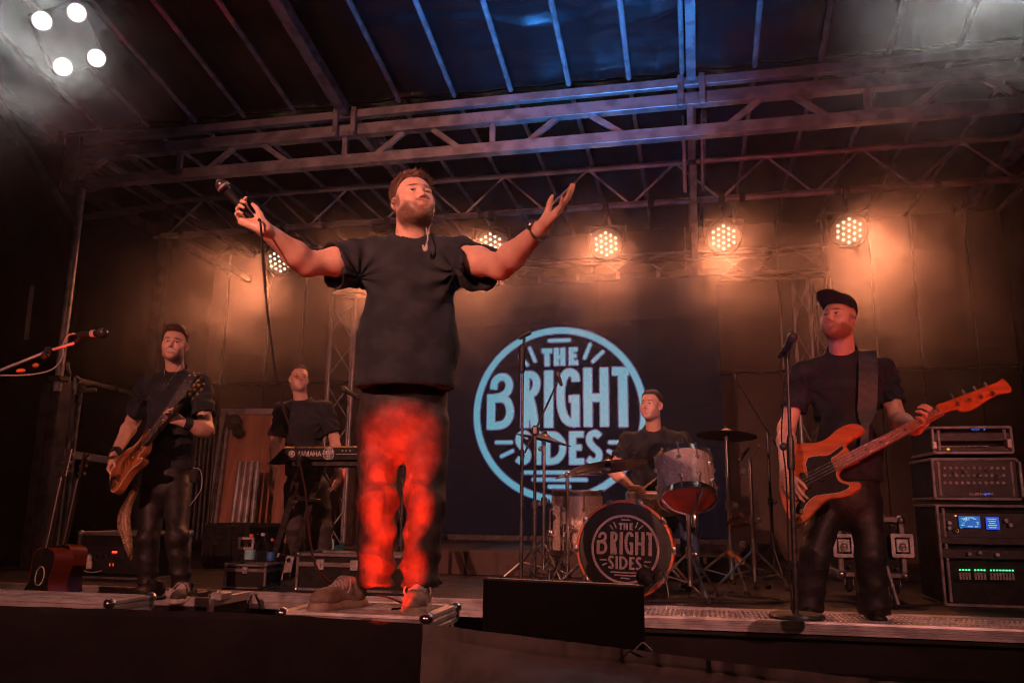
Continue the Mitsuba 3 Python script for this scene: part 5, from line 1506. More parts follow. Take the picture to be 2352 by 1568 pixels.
RL = np.stack([A([1.0, 0, 0]), unit(np.cross(ax, (1.0, 0, 0))), ax], 1)
rl = rb * .70
lg = affinity.rotate(affinity.scale(LOGO, rl, rl, origin=(0, 0)), -1.5, origin=(0, 0)).difference(Point(.40 * rb, -.52 * rb).buffer(.17 * rb))
part(bdh, 'logo', prism(lg, .0015, RL, c + ax * .0 + A([.002, 0, .002])), 'm_print', label='pale printed band logo')
pc = c + RL @ A([.41 * rb, -.53 * rb, .002])
part(bdh, 'port_ring', lathe([(.16 * rb, .0), (.19 * rb, .0), (.19 * rb, .004), (.16 * rb, .004), (.16 * rb, 0)], pc, ax, 28), 'm_black', 40)
for i in range(10):
    a = (i + .5) * .2 * math.pi
    d = R @ A([math.cos(a), math.sin(a), 0])
    part(bd, 'claw', [cbox(c + d * rb * 1.0, (.03, .05, .035), .006, np.stack([d, np.cross(ax, d), ax], 1)), rod(c + d * rb * 1.02 + ax * .02, c + d * rb * 1.02 - ax * .13, .005, 6), ball(c + d * rb * 1.02 + ax * .024, .011, 1), ball(c + d * rb * .99 - ax * .14, .016, 1)], 'm_chrome', True)
for s in (-1, 1):
    b0 = c + A([s * rb * .95, .12, -.10]); b1 = A([c[0] + s * rb * 1.55, c[1] - .08, .012])
    part(bd, 'spur', [rod(b0, b1, .011, 8), ball(b1, .016, 1), ball(b0, .028, 1)], 'm_chrome', True)
km = thing('microphone', 'dark kick drum microphone at the hole of the bass drum head', 'microphone')
part(km, 'body', lathe([(0, -.07), (.02, -.07), (.03, -.05), (.032, .02), (.026, .04), (0, .045)], pc + ax * .05, unit(A([-.4, .6, .3])), 18), 'm_blackmetal', 40)
part(km, 'boom', sweep(curve([pc + ax * .06 + A([.02, 0, -.02]), pc + ax * .16 + A([.12, 0, .05]), pc + ax * .22 + A([.16, 0, -.12]), A([pc[0] + .16, pc[1] - .24, .01])], 16), .008, 6), 'm_blackmetal', True)

tm = thing('tom_drum', 'glittering silver tom with a red bottom head tilted on a stand', 'drum')
tt0, tt1 = at(1570, 1056, 5.82), at(1580, 1146, 5.68)
drum(tm, tt0, unit(tt0 - tt1), .190, np.linalg.norm(tt0 - tt1), bottom='m_redfilm', lugs=10)
tx = unit(tt0 - tt1)
bdg = tt0 - tx * .085 - A([-.02, 1, 0]) * .19
part(tm + '__shell', 'badge', [lathe([(0, .004), (.012, .004), (.016, .002), (.018, 0), (.022, .002), (.022, -.004)], bdg, (0, -1, .1), 18)], 'm_panel')
ts = thing('drum_stand', 'chrome stand with a basket under the glittering tom', 'stand')
b0 = tt1 - A([.0, 0, .10])
tripod_stand(ts, b0[0], b0[1], b0[2], .013, .30, .9)
for i in range(3):
    a = i * 2.094 + .5
    e = tt1 + frame(tx)[:, 0] * .17 * math.cos(a) + frame(tx)[:, 1] * .17 * math.sin(a)
    part(ts, 'basket_arm', [sweep(curve([b0, b0 + (e - b0) * .6 - A([0, 0, .03]), e, e + tx * .03], 10), .009, 6)], 'm_chrome', True)
part(ts, 'knob', lathe([(0, -.07), (.02, -.07), (.024, -.05), (.024, .0), (.014, .02), (0, .05)], b0 + A([.04, -.03, -.01]), (0, 0, 1), 14), 'm_chrome', 40)

ft = thing('floor_tom', 'glittering silver floor tom left of the bass drum', 'drum')
f0, f1 = at(1326, 1130, 6.28), at(1322, 1268, 6.28)
drum(ft, f0, (0, -.03, 1), .190, f0[2] - f1[2], lugs=8)
for i in range(3):
    a = i * 2.094 + 3.6
    q = A([f0[0] + .22 * math.cos(a), f0[1] + .22 * math.sin(a), 0])
    part(ft, 'leg', [rod(q + A([0, 0, f0[2] - .12]), q + A([0, 0, .02]), .008, 8), ball(q + A([0, 0, .012]), .016, 1), cbox(q + A([0, 0, f1[2] + .14]), (.05, .05, .05), .01)], 'm_chrome', True)
sn = thing('snare_drum', 'snare drum on its stand hidden behind the bass drum', 'drum')
sc0 = at(1495, 1150, 6.30)
drum(sn, (sc0[0], 6.30, .68), (0, -.08, 1), .178, .14, lugs=8, shell='m_glitter')
sst = thing('drum_stand', 'chrome stand under the snare drum behind the bass drum', 'stand')
tripod_stand(sst, sc0[0], 6.32, .53, .012, .26, 0.2)

big = at(1396, 1064, 6.02)
cy = thing('cymbal', 'large bronze cymbal in front of the drummer seen from below', 'cymbal', )
cymbal(cy, big, unit(A([-.14, .10, 1.0])), .285)
cs = thing('cymbal_stand', 'chrome boom stand of the large cymbal beside the floor tom', 'stand')
p_ = at(1303, 1090, 6.05)
tripod_stand(cs, p_[0], 6.05, p_[2], .013, .30, .2)
part(cs, 'boom', [rod(at(1276, 1098, 6.06), big - A([0, 0, .03]), .008, 8), ball(A([p_[0], 6.05, p_[2]]), .026, 1), ball(big - A([.0, 0, .035]), .02, 1)], 'm_chrome', True)
l_c = at(1250, 1003, 6.75)
cy = thing('cymbal', 'thin bronze cymbal seen edge-on left of the drummer before the screen', 'cymbal')
cymbal(cy, l_c, unit(A([.22, .0, 1.0])), .235)
cs = thing('cymbal_stand', 'straight chrome stand of the thin cymbal left of the drums', 'stand')
tripod_stand(cs, l_c[0], 6.75, l_c[2] + .03, .012, .34, 1.1)
part(cs, 'clamp', [ball(A([l_c[0] - .03, 6.74, l_c[2] - .10]), .02, 1), ball(A([l_c[0], 6.74, l_c[2] - .06]), .018, 1)], 'm_chrome', True)
r_c = at(1668, 993, 6.35)
cy = thing('cymbal', 'dark bronze cymbal right of the drummer above the tom', 'cymbal')
cymbal(cy, r_c, unit(A([.05, .10, 1.0])), .225)
cs = thing('cymbal_stand', 'thick chrome stand of the right cymbal with spread legs', 'stand')
tripod_stand(cs, r_c[0] + .0, 6.35, r_c[2], .015, .36, -1.35)
rs = thing('cymbal_stand', 'second chrome stand right of the thick one holding a small microphone', 'stand')
q = at(1722, 1050, 6.2)
tripod_stand(rs, q[0], 6.2, q[2], .013, .34, -.6)
part(rs, 'arm', [rod(A([q[0], 6.2, q[2] - .02]), at(1745, 1022, 6.1), .006, 6), cbox(at(1706, 1082, 6.15), (.05, .05, .05), .01), cbox(at(1706, 1250, 6.15), (.045, .05, .05), .01)], 'm_chrome')
for i in range(3): part(rs, 'bracket', cbox(at((1687, 1690, 1700)[i], (1192, 1280, 1206)[i], 6.3), (.14, .03, .03), .006, roty((-.5, .6, -.3)[i])), 'm_wood_honey')


def small_mic(key, p, d, L=.10, r=.012, grille=.017):
    d = unit(d)
    part(key, 'handle', lathe([(0, -L), (r * .75, -L), (r, -L * .9), (r * 1.2, 0), (grille, .008), (grille, .012)], p, d, 16), 'm_black', 40)
    part(key, 'grille', lathe([(grille, .012), (grille * 1.18, .022), (grille * 1.15, .038), (grille * .8, .052), (0, .058)], p, d, 16), 'm_blackmetal', True)


k = thing('microphone', 'small clip-on microphone above the rim of the glittering tom', 'microphone')
small_mic(k, at(1581, 1022, 5.74), A([.1, -.2, -1]), .06, .011, .014)
part(k, 'gooseneck', sweep(curve([at(1581, 1012, 5.74), at(1570, 1000, 5.73), at(1566, 1035, 5.70), at(1583, 1060, 5.64)], 16), .004, 5), 'm_blackmetal', True)
part(k, 'cable', sweep(curve([at(1590, 1010, 5.74), at(1597, 1090, 5.60), at(1603, 1180, 5.60), at(1590, 1250, 5.6)], 20), .0035, 5), 'm_rubber', True)
k = thing('microphone', 'small microphone reaching in from the right stand towards the tom', 'microphone')
small_mic(k, at(1706, 1046, 6.05), unit(at(1692, 1066, 6.0) - at(1722, 1028, 6.1)), .09, .010, .013)

# overhead microphone boom at the right of the drums
oh = thing('microphone_stand', 'thin boom stand with an overhead microphone right of the drummer', 'stand')
o0, o1 = at(1690, 872, 6.55), at(1762, 985, 6.75)
part(oh, 'boom', rod(o0, at(1800, 1050, 6.85), .008, 8), 'm_blackmetal', True)
tripod_stand(oh, o1[0], o1[1] + .02, o1[2] + .0, .011, .32, .7, 'm_blackmetal')
k = thing('microphone', 'slim overhead microphone at the end of the right boom', 'microphone')
small_mic(k, o0, unit(at(1683, 838, 6.55) - o0), .07, .010, .012)

# stands in front of the screen
k = thing('microphone_stand', 'black microphone stand with an empty clip in front of the screen', 'stand')
t0 = at(1201, 800, 5.4)
part(k, 'post', [rod((t0[0], 5.4, .02), (t0[0], 5.4, .95), .013, 10), rod((t0[0], 5.4, .9), (t0[0], 5.4, t0[2]), .009, 10)], 'm_blackmetal', True)
part(k, 'grip', lathe([(0, -.20), (.016, -.20), (.022, -.185), (.020, -.13), (.026, -.08), (.026, -.03), (.020, -.008), (0, 0)], t0 + A([0, -.01, 0.03]), (0.02, 0, 1), 16), 'm_black', 40)
part(k, 'clip', [rod(t0 + A([0, 0, .02]), t0 + A([.012, 0, .07]), .009, 8), xf(lathe([(.014, -.045), (.018, -.045), (.020, .045), (.016, .045)], (0, 0, 0), (1, 0, .5), 14), np.eye(3), t0 + A([.01, -.0, .095])), rod(t0 + A([.01, 0, .06]), t0 + A([-.012, 0, .10]), .011, 8)], 'm_black')
part(k, 'base', lathe([(0, .02), (.13, .02), (.14, .008), (.14, 0), (0, 0)], (t0[0], 5.4, 0.001), (0, 0, 1), 28), 'm_blackmetal', 40)
k = thing('microphone_stand', 'black boom stand leaning across the screen beside the empty one', 'stand')
b_ = at(1229, 990, 5.9)
tripod_stand(k, b_[0], 5.9, b_[2], .012, .30, .5, 'm_blackmetal')
part(k, 'boom', [rod(at(1205, 1040, 5.92), at(1286, 866, 5.86), .008, 8), cbox(at(1230, 988, 5.88), (.05, .05, .07), .012)], 'm_blackmetal')
kk = thing('microphone', 'slim microphone at the tip of the boom before the screen', 'microphone')
small_mic(kk, at(1284, 868, 5.84), unit(at(1274, 838, 5.84) - at(1284, 868, 5.84)), .06, .012, .013)


def vocal_stand(key, base, top, mat='m_blackmetal'):
    base, top = A(base, float), A(top, float)
    d = unit(top - base)
    L = np.linalg.norm(top - base)
    part(key, 'post', [rod(base + d * .02, base + d * L * .62, .0135, 10), rod(base + d * L * .6, top, .0095, 10)], mat, True)
    part(key, 'collar', [lathe([(0, -.09), (.018, -.09), (.020, -.07), (.020, .05), (.014, .09), (0, .09)], base + d * L * .62, d, 14), ball(base + d * L * .62 + A([-.035, -.01, .03]), .022, 1)], mat, 40)
    part(key, 'base', lathe([(0, .022), (.125, .022), (.135, .012), (.135, 0), (0, 0)], base, (0, 0, 1), 28), mat, 40)


k = thing('microphone_stand', 'black straight microphone stand in front of the bass player', 'stand')
vb, vt = A([.62, 4.52, -.20]), at(1808, 822, 4.55)
vb = at(1830, 1418, 4.50)
vocal_stand(k, vb, vt)
part(k, 'clip', [rod(vt, at(1810, 800, 4.54), .012, 8), rod(at(1803, 806, 4.55), at(1811, 792, 4.52), .019, 10)], 'm_black')
kk = thing('microphone', 'black vocal microphone on the stand in front of the bass player', 'microphone')
small_mic(kk, at(1815, 783, 4.50), unit(at(1828, 760, 4.42) - at(1798, 806, 4.56)), .14, .0155, .023)
part(kk, 'cable', sweep(curve([at(1797, 812, 4.56), at(1791, 850, 4.58), at(1800, 900, 4.55), at(1795, 1000, 4.53), at(1806, 1100, 4.52), at(1812, 1300, 4.50), at(1822, 1412, 4.48)], 50), .0038, 6), 'm_rubber', True)

# left boom stand
k = thing('microphone_stand', 'black boom stand reaching in from the left edge of the picture', 'stand')
e0, e1, e2 = at(-70, 878, 3.62), at(112, 806, 3.70), at(172, 787, 3.72)
part(k, 'boom', [rod(e0, e1, .008, 8), rod(e1, e2, .009, 8)], 'm_alu', True)
part(k, 'clutch', [cbox(e1, (.05, .045, .045), .012, roty(.4)), ball(e1 + A([.0, -.02, -.03]), .022, 1), rod(e2, at(186, 772, 3.72), .010, 8)], 'm_black')
part(k, 'post', [rod((e0[0], e0[1], FRONTZ), e0, .012, 10), lathe([(0, .02), (.13, .02), (.14, 0), (0, 0)], (e0[0], e0[1], FRONTZ), (0, 0, 1), 24)], 'm_blackmetal', True)
part(k, 'cable_wrap', [ball(at(48, 851, 3.64), (.030, .010, .012)), ball(at(82, 839, 3.66), (.020, .010, .012))], 'm_wood_orange', True, label='orange wraps on the boom')
kk = thing('microphone', 'black vocal microphone lying level on the left boom', 'microphone')
small_mic(kk, at(226, 765, 3.70), unit(at(252, 762, 3.69) - at(180, 768, 3.72)), .15, .0155, .023)
part(kk, 'label_band', lathe([(.0182, -.045), (.0190, -.045), (.0198, -.018), (.019, -.018)], at(226, 765, 3.70), unit(at(252, 762, 3.69) - at(180, 768, 3.72)), 16), 'm_webbing')
part(kk, 'cable', sweep(curve([at(186, 768, 3.72), at(160, 768, 3.73), at(146, 790, 3.72), at(144, 820, 3.70), at(120, 848, 3.68), at(70, 860, 3.66), at(0, 862, 3.64), at(-60, 866, 3.62)], 50), .0042, 6), 'm_webbing', True)
# ------------------------------------------------------------------ guitars
def fretboard(key, br, nut, n, w0, w1, frets, scale, wood, strings, gap, peg, thick=.022):
    """Neck, frets and strings between bridge br and nut, n: the face normal."""
    u = unit(nut - br); v = np.cross(n, u)
    L = np.linalg.norm(nut - br)
    P = lambda a, b, c: br + u * a * L + v * b + n * c
    s0 = .30
    nk = [P(s0, -w0 / 2, .004), P(s0, w0 / 2, .004), P(1.0, w1 / 2, .004), P(1.0, -w1 / 2, .004)]
    b2 = [p - n * thick * q for p, q in zip(nk, (.9, .9, .7, .7))]
    m = trimesh.Trimesh(A(nk + b2), [[0, 1, 2], [0, 2, 3], [4, 6, 5], [4, 7, 6], [0, 4, 5], [0, 5, 1], [1, 5, 6], [1, 6, 2], [2, 6, 7], [2, 7, 3], [3, 7, 4], [3, 4, 0]], process=False)
    nkk = part(key, 'neck', m, wood)
    fm = []
    for i in range(0, frets + 1):
        a = 2 ** (-i / 12)
        if a < s0: break
        a = 1 - (1 - a)
        t = (a - s0) / (1 - s0)
        w = (w0 * (1 - t) + w1 * t) / 2 * .96
        fm.append(cbox(P(a, 0, .0055), (.0025, 2 * w, .003), .0008, np.stack([u, v, n], 1)))
    part(nkk, 'fret', fm, 'm_alu')
    part(nkk, 'inlay', [cbox(P((2 ** (-(i - .5) / 12)), 0, .0045), (.010, .018, .0012), .0004, np.stack([u, v, n], 1)) for i in (3, 5, 7, 9, 12, 15)], 'm_bone' if not peg else 'm_ebony')
    for i in range(strings):
        o = (i - (strings - 1) / 2)
        part(key, 'string', rod(P(.0, o * gap, .014), P(1.0, o * gap * w1 / w0 * 1.05, .009), .0011 if strings > 4 else .0016, 5), 'm_chrome', True)
    return P, u, v


# bass guitar: body plane turned a little, neck rising to the right
bg = thing('bass_guitar', 'orange wooden bass guitar with a black scratch plate held by the bass player', 'guitar')
B0, B1 = at(1816, 1122, 4.66), at(2163, 944, 4.46)
bn = unit(np.cross(unit(B1 - B0), A([.0, .25, 1.0]))); bn = bn if bn[1] < 0 else -bn
u_ = unit(B1 - B0); v_ = np.cross(bn, u_)


def onplane(px, py, p0, n):
    d = _f + CR * (px - 1176) / FPX - CU * (py - 784) / FPX
    q = CAM + d * ((p0 - CAM) @ n) / (d @ n)
    return q


def loc(px, py): q = onplane(px, py, B0, bn) - B0; return (q @ u_, q @ v_)


def D(o, s, pts): return [loc((o[0] + x / s) / 1.06293, (o[1] + y / s) / 1.06293) for x, y in pts]


o3_, o4_, s3 = (1850, 660), (1850, 1100), 3.135
outl = D(o3_, s3, [(225, 1430), (265, 1345), (330, 1318), (430, 1315), (520, 1285), (605, 1212), (690, 1172), (765, 1172), (812, 1212), (780, 1250), (700, 1300), (672, 1345), (760, 1440)])
outl += D(o4_, s3, [(745, 85), (650, 125), (612, 170), (640, 218), (700, 235), (765, 235), (782, 262), (740, 312), (650, 352), (530, 368), (445, 440), (385, 512), (318, 550), (255, 535), (200, 440), (165, 310), (160, 215), (175, 120), (195, 50)])
cl_ = curve([(x, y, 0) for x, y in outl] + [(*outl[0], 0)], 140)[:, :2]
bp_ = Polygon(cl_).buffer(0)
RB = np.stack([u_, v_, bn], 1)
bgb = part(bg, 'body', pillow(bp_, .042, .010, RB, B0 - bn * .042, 5), 'm_wood_orange', 35)
pg = D(o3_, s3, [(372, 1470), (395, 1432), (470, 1418), (545, 1412), (640, 1345), (652, 1372), (560, 1440)])
pg += D(o4_, s3, [(560, 60), (600, 150), (606, 205), (640, 242), (700, 262), (690, 288), (620, 318), (490, 336), (430, 352), (372, 405), (335, 470), (295, 480), (290, 440), (345, 345), (380, 260), (382, 180), (368, 95)])
pgp = Polygon(curve([(x, y, 0) for x, y in pg] + [(*pg[0], 0)], 120)[:, :2]).buffer(0)
part(bgb, 'scratch_plate', prism(pgp, .003, RB, B0 + bn * .0005), 'm_black', label='black scratch plate with a pale rim')
part(bgb, 'plate_rim', prism(pgp.buffer(.0018).difference(pgp.buffer(-.0004)), .0022, RB, B0 + bn * .0004), 'm_bone')
PB, uB, vB = fretboard(bg, B0 + bn * .004, B1, bn, .062, .042, 20, .86, 'm_fretwood', 4, .0175, True)
hs = [PB(1.0, -.024, 0), PB(1.0, .022, 0)]
ho = [loc(x, y) for x, y in ((2157, 953), (2150, 930), (2185, 916), (2285, 878), (2300, 868), (2316, 880), (2322, 897), (2290, 905), (2262, 920), (2235, 938), (2212, 944), (2196, 940), (2180, 942))]
hp = Polygon(curve([(x, y, 0) for x, y in ho] + [(*ho[0], 0)], 80)[:, :2]).buffer(0)
bgh = part(bg, 'headstock', pillow(hp, .016, .004, RB, B0 - bn * .020, 3), 'm_wood_orange', 35)
for i, (x, y) in enumerate(((2201, 928), (2228, 920), (2254, 912), (2280, 904))):
    q = onplane(x, y, B0, bn) + bn * .002
    part(bgh, 'tuner_post', lathe([(0, .02), (.006, .02), (.007, .012), (.005, .008), (.010, .002), (.010, -.002), (0, -.002)], q, bn, 14), 'm_chrome', 40)
    t = q + vB * (.055 if (vB @ CU) > 0 else -.055) - bn * .018
    part(bgh, 'tuner_key', [rod(t - vB * .03 * (1 if vB @ CU > 0 else -1), t, .003, 6), lathe([(0, -.003), (.013, -.003), (.015, 0), (.013, .003), (0, .003)], t + CU * .006, unit(u_ + .3 * bn), 14)], 'm_chrome', 40)
for a in (.20, .11):
    part(bgb, 'pickup', cbox(PB(a, 0, .006), (.024, .095, .012), .004, RB), 'm_black')
part(bgb, 'bridge', [cbox(PB(-.015, 0, .006), (.05, .085, .008), .002, RB)] + [cbox(PB(-.005, (i - 1.5) * .0185, .011), (.028, .013, .008), .002, RB) for i in range(4)], 'm_chrome')
for i in range(3):
    x, y = ((1843, 1175), (1838, 1192), (1836, 1210))[i]
    part(bgb, 'knob', lathe([(0, .018), (.011, .018), (.013, .012), (.013, 0), (0, 0)], onplane(x, y, B0, bn) + bn * .004, bn, 16), 'm_chrome', 40)
bstp = thing('guitar_strap', 'wide black strap over the bass player\'s shoulder to the bass guitar', 'strap')


def ribbon(pts, w, nrm, t=.003, ws=None):
    c = curve(pts, 40)
    tg_ = np.gradient(c, axis=0)
    nrm = A(nrm)
    nr = np.stack([np.interp(np.linspace(0, 1, len(c)), np.linspace(0, 1, len(nrm)), nrm[:, i]) for i in range(3)], 1) if nrm.ndim == 2 else np.tile(nrm, (len(c), 1))
    ac = np.cross(tg_, nr); ac /= np.linalg.norm(ac, axis=1, keepdims=True)
    nr = np.cross(ac, tg_); nr /= np.linalg.norm(nr, axis=1, keepdims=True)
    w = np.broadcast_to(np.interp(np.linspace(0, 1, len(c)), np.linspace(0, 1, len(ws)), ws) if ws is not None else w, (len(c),))[:, None]
    V = np.concatenate([c - ac * w / 2 + nr * t, c + ac * w / 2 + nr * t, c + ac * w / 2 - nr * t, c - ac * w / 2 - nr * t])
    n = len(c)
    i = np.arange(n - 1)
    F = [np.stack([k * n + i, ((k + 1) % 4) * n + i, ((k + 1) % 4) * n + i + 1, k * n + i + 1], 1) for k in range(4)]
    return trimesh.Trimesh(V, np.vstack([x[:, [0, 1, 2]] for x in F] + [x[:, [0, 2, 3]] for x in F]), process=False)


fs = A([[0, .6, 1.0], [0, -.4, 1.0], [0, -1, .3], [0, -1, .05], [0, -1, 0.0]])
part(bstp, 'band', ribbon([at(1985, 850, 5.10) + A([0, 0, .01]), at(1986, 806, 5.00) + A([0, 0, .0]), at(1993, 822, 4.90), at(1994, 870, 4.845), at(1992, 925, 4.835), at(1990, 950, 4.835)], .10, fs), 'm_strap', 60)
part(bstp, 'end_tab', ribbon([at(1990, 944, 4.83), at(1988, 962, 4.825), at(1987, 975, 4.82)], .07, A([0, -1, 0.0]), .004, [.085, .075, .045]), 'm_black', 60)
part(bstp, 'webbing', ribbon([at(1987, 970, 4.82), at(1985, 1010, 4.80), at(1982, 1048, 4.74)], .042, A([0, -1, 0.0])), 'm_strap', 60)

# electric guitar of the left player
eg = thing('electric_guitar', 'honey brown electric guitar held by the smiling guitarist', 'guitar')
G0, G1 = at(291, 1062, 4.66), at(428, 913, 4.56)
gu = unit(G1 - G0)
gn = unit(A([-.55, -.72, .25])); gn = unit(gn - gu * (gn @ gu)); gv_ = np.cross(gn, gu)
RG = np.stack([gu, gv_, gn], 1)
S_ = .63
sgn = 1 if gv_[2] > 0 else -1
lp = [(-.19, 0), (-.185, .10), (-.12, .165), (-.03, .165), (.04, .120), (.10, .105), (.17, .125), (.225, .115), (.24, .075), (.225, .035), (.20, .03), (.19, -.03), (.17, -.055), (.13, -.06), (.125, -.085), (.165, -.115), (.165, -.14), (.12, -.145), (.06, -.118), (.0, -.13), (-.09, -.17), (-.155, -.125)]
lpp = Polygon(curve([(x, y * sgn, 0) for x, y in lp] + [(lp[0][0], 0, 0)], 130)[:, :2]).buffer(0)
egb = part(eg, 'body', pillow(lpp, .048, .008, RG, G0 - gn * .052, 4), 'm_wood_honey', 35)
part(egb, 'binding', prism(lpp.buffer(-.002).difference(lpp.buffer(-.007)), .002, RG, G0 - gn * .0045), 'm_bone')
PG, uG, vG = fretboard(eg, G0, G1, gn, .056, .043, 22, .63, 'm_ebony', 6, .0102, False, .024)
hp = Polygon([(S_ * 0 + np.linalg.norm(G1 - G0), -.024), (np.linalg.norm(G1 - G0) + .06, -.036), (np.linalg.norm(G1 - G0) + .165, -.045), (np.linalg.norm(G1 - G0) + .155, -.01), (np.linalg.norm(G1 - G0) + .175, 0), (np.linalg.norm(G1 - G0) + .155, .01), (np.linalg.norm(G1 - G0) + .165, .045), (np.linalg.norm(G1 - G0) + .06, .036), (np.linalg.norm(G1 - G0), .024)])
egh = part(eg, 'headstock', pillow(hp, .016, .003, RG, G0 - gn * .014, 3), 'm_black', 35)
LG = np.linalg.norm(G1 - G0)
for s in (-1, 1):
    for i in range(3):
        q = G0 + gu * (LG + .05 + .042 * i) + gv_ * s * .026 + gn * .004
        part(egh, 'tuner', [lathe([(0, .014), (.006, .014), (.007, .002), (.011, .0), (0, 0)], q, gn, 10), rod(q + gv_ * s * .016 - gn * .012, q + gv_ * s * .034 - gn * .012, .003, 6), cbox(q + gv_ * s * .042 - gn * .012, (.020, .020, .009), .004, RG)], 'm_gold', True)
for a in (.10, .26): part(egb, 'pickup', [cbox(PG(a, 0, .004), (.040, .074, .014), .004, RG)], 'm_gold')
part(egb, 'bridge', [cbox(PG(0, 0, .006), (.014, .085, .012), .003, RG), cbox(PG(-.06, 0, .006), (.014, .09, .012), .003, RG)], 'm_gold')
for i in range(4): part(egb, 'knob', lathe([(0, .016), (.011, .016), (.014, 0), (0, 0)], G0 + gu * (-.12 + .05 * (i % 2)) + gv_ * sgn * (-.10 + .035 * (i // 2)) + gn * .0, gn, 12), 'm_gold', 40)
gst = thing('guitar_strap', 'studded black leather strap across the smiling guitarist\'s chest', 'strap')
sp_ = [at(478, 872, 5.06), at(458, 858, 4.97), at(440, 866, 4.86), at(415, 905, 4.80), at(385, 950, 4.79), at(358, 990, 4.78), at(335, 1015, 4.76)]
part(gst, 'band', ribbon(sp_, .068, A([[.3, .3, 1.0], [.1, -.5, .9], [.2, -1, .3], [.2, -1, .1], [.2, -1, .1]]), .003), 'm_strap', 60)
scv = curve(sp_, 40)
sm_ = []
for i in range(8, 38, 3):
    t_ = unit(scv[i] - scv[i - 1]); ac_ = unit(np.cross(t_, A([.2, -1, .1])))
    for o in (-.018, .018):
        sm_.append(ball(scv[i] + ac_ * (o + .004 * (i % 2)) + A([.2, -1, .25]) * .006, .0065, 1))
part(gst, 'stud', sm_, 'm_chrome', True, kind='stuff')


def acoustic(key, foot, nrm, tone, H=1.02, lean=.10):
    """An acoustic guitar standing upright on the floor at foot, its top facing nrm."""
    n = unit(A(nrm) + A([0, 0, .0])); up = unit(A([0, 0, 1.0]) - n * lean); n = unit(n - up * (n @ up)); v = np.cross(n, up) * -1
    R_ = np.stack([up, np.cross(n, up), n], 1)
    o = [(0, 0), (.0, .09), (.045, .165), (.13, .198), (.21, .18), (.275, .135), (.32, .125), (.38, .138), (.44, .138), (.475, .10), (.49, 0)]
    o = o + [(x, -y) for x, y in o[-2:0:-1]]
    p = Polygon(curve([(x, y, 0) for x, y in o] + [(0, 0, 0)], 90)[:, :2]).buffer(0)
    f0 = A(foot, float)
    part(key, 'side', prism(p, .10, R_, f0 - n * .10), tone, 40)
    part(key, 'top', prism(p.buffer(-.004), .003, R_, f0), 'm_case')
    part(key, 'edge_binding', prism(p.buffer(.0015).difference(p.buffer(-.006)), .004, R_, f0 + n * .0005), 'm_wood_red')
    part(key, 'sound_hole', prism(Point(.33, 0).buffer(.055).difference(Point(.33, 0).buffer(.048)), .002, R_, f0 + n * .003), 'm_bone')
    part(key, 'neck', cbox(f0 + up * (.49 + .20) + n * .002, (.42, .05, .03), .006, R_), 'm_ebony')
    part(key, 'head', cbox(f0 + up * .98 - n * .012, (.17, .07, .018), .005, R_), 'm_ebony')
    part(key, 'tuner', [ball(f0 + up * (.93 + .05 * i) + np.cross(n, up) * s * .045 - n * .012, .010, 1) for i in range(3) for s in (-1, 1)], 'm_chrome', True)
    part(key, 'string', [rod(f0 + up * .16 + np.cross(n, up) * (i - 2.5) * .009 + n * .009, f0 + up * .90 + np.cross(n, up) * (i - 2.5) * .007 + n * .022, .0011, 4) for i in range(6)], 'm_panel', kind='stuff')
    part(key, 'bridge', cbox(f0 + up * .155 + n * .006, (.022, .15, .010), .003, R_), 'm_ebony')


for (px, py, Y, nr, nm, lab) in ((70, 1395, 4.15, (-.42, -.90, 0), 'm_wood_red', 'dark red acoustic guitar standing at the far left, nearer the camera'), (112, 1392, 4.55, (-.50, -.86, 0), 'm_wood_red', 'red-brown acoustic guitar standing behind the other at the left')):
    q = at(px, py, Y); q[2] = max(q[2], FRONTZ + .12)
    k = thing('acoustic_guitar', lab, 'guitar')
    acoustic(k, A([q[0], q[1], -.17]), nr, nm)
    s = thing('guitar_stand', ('low black stand under the nearer acoustic guitar', 'low black stand under the rear acoustic guitar')[nm == 'm_wood_red' and Y > 4.4], 'stand')
    part(s, 'leg', [rod((q[0] - .15, q[1] - .12, FRONTZ), (q[0] - .05, q[1] + .1, .0), .010, 6), rod((q[0] + .14, q[1] + .06, FRONTZ), (q[0] - .05, q[1] + .1, .0), .010, 6), rod((q[0] - .16, q[1] + .2, FRONTZ), (q[0] - .05, q[1] + .1, .05), .010, 6)], 'm_blackmetal')
    part(s, 'yoke', [rod((q[0] - .08, q[1] - .05, -.185), (q[0] + .06, q[1] - .12, -.185), .010, 6), rod((q[0] - .05, q[1] + .08, -.02), (q[0] - .1, q[1] - .06, -.185), .010, 6)], 'm_blackmetal')
tg_ = thing('electric_guitar', 'teal electric guitar standing behind the keyboard player\'s legs', 'guitar')
q = at(735, 1336, 6.95)
tu = unit(A([.12, .12, 1.0])); tn = unit(A([.25, -.95, .1])); tn = unit(tn - tu * (tn @ tu)); RT = np.stack([tu, np.cross(tn, tu), tn], 1)
lp2 = Polygon(curve([(x + .19, y * 1.0, 0) for x, y in lp] + [(0, 0, 0)], 110)[:, :2]).buffer(0)
part(tg_, 'body', pillow(lp2, .042, .006, RT, q, 3), 'm_teal', 35)
part(tg_, 'neck', cbox(q + tu * .62 + tn * .045, (.46, .05, .024), .006, RT), 'm_fretwood')
part(tg_, 'headstock', cbox(q + tu * .92 + tn * .035, (.16, .07, .016), .005, RT), 'm_redplastic')
part(tg_, 'heel_plate', cbox(q + tu * .40 + tn * .046, (.05, .06, .006), .002, RT), 'm_redplastic')
part(tg_, 'pickup', [cbox(q + tu * .19 + tn * .048, (.036, .08, .012), .003, RT), cbox(q + tu * .28 + tn * .048, (.036, .08, .012), .003, RT)], 'm_chrome')
s = thing('guitar_stand', 'low black stand holding the teal guitar', 'stand')
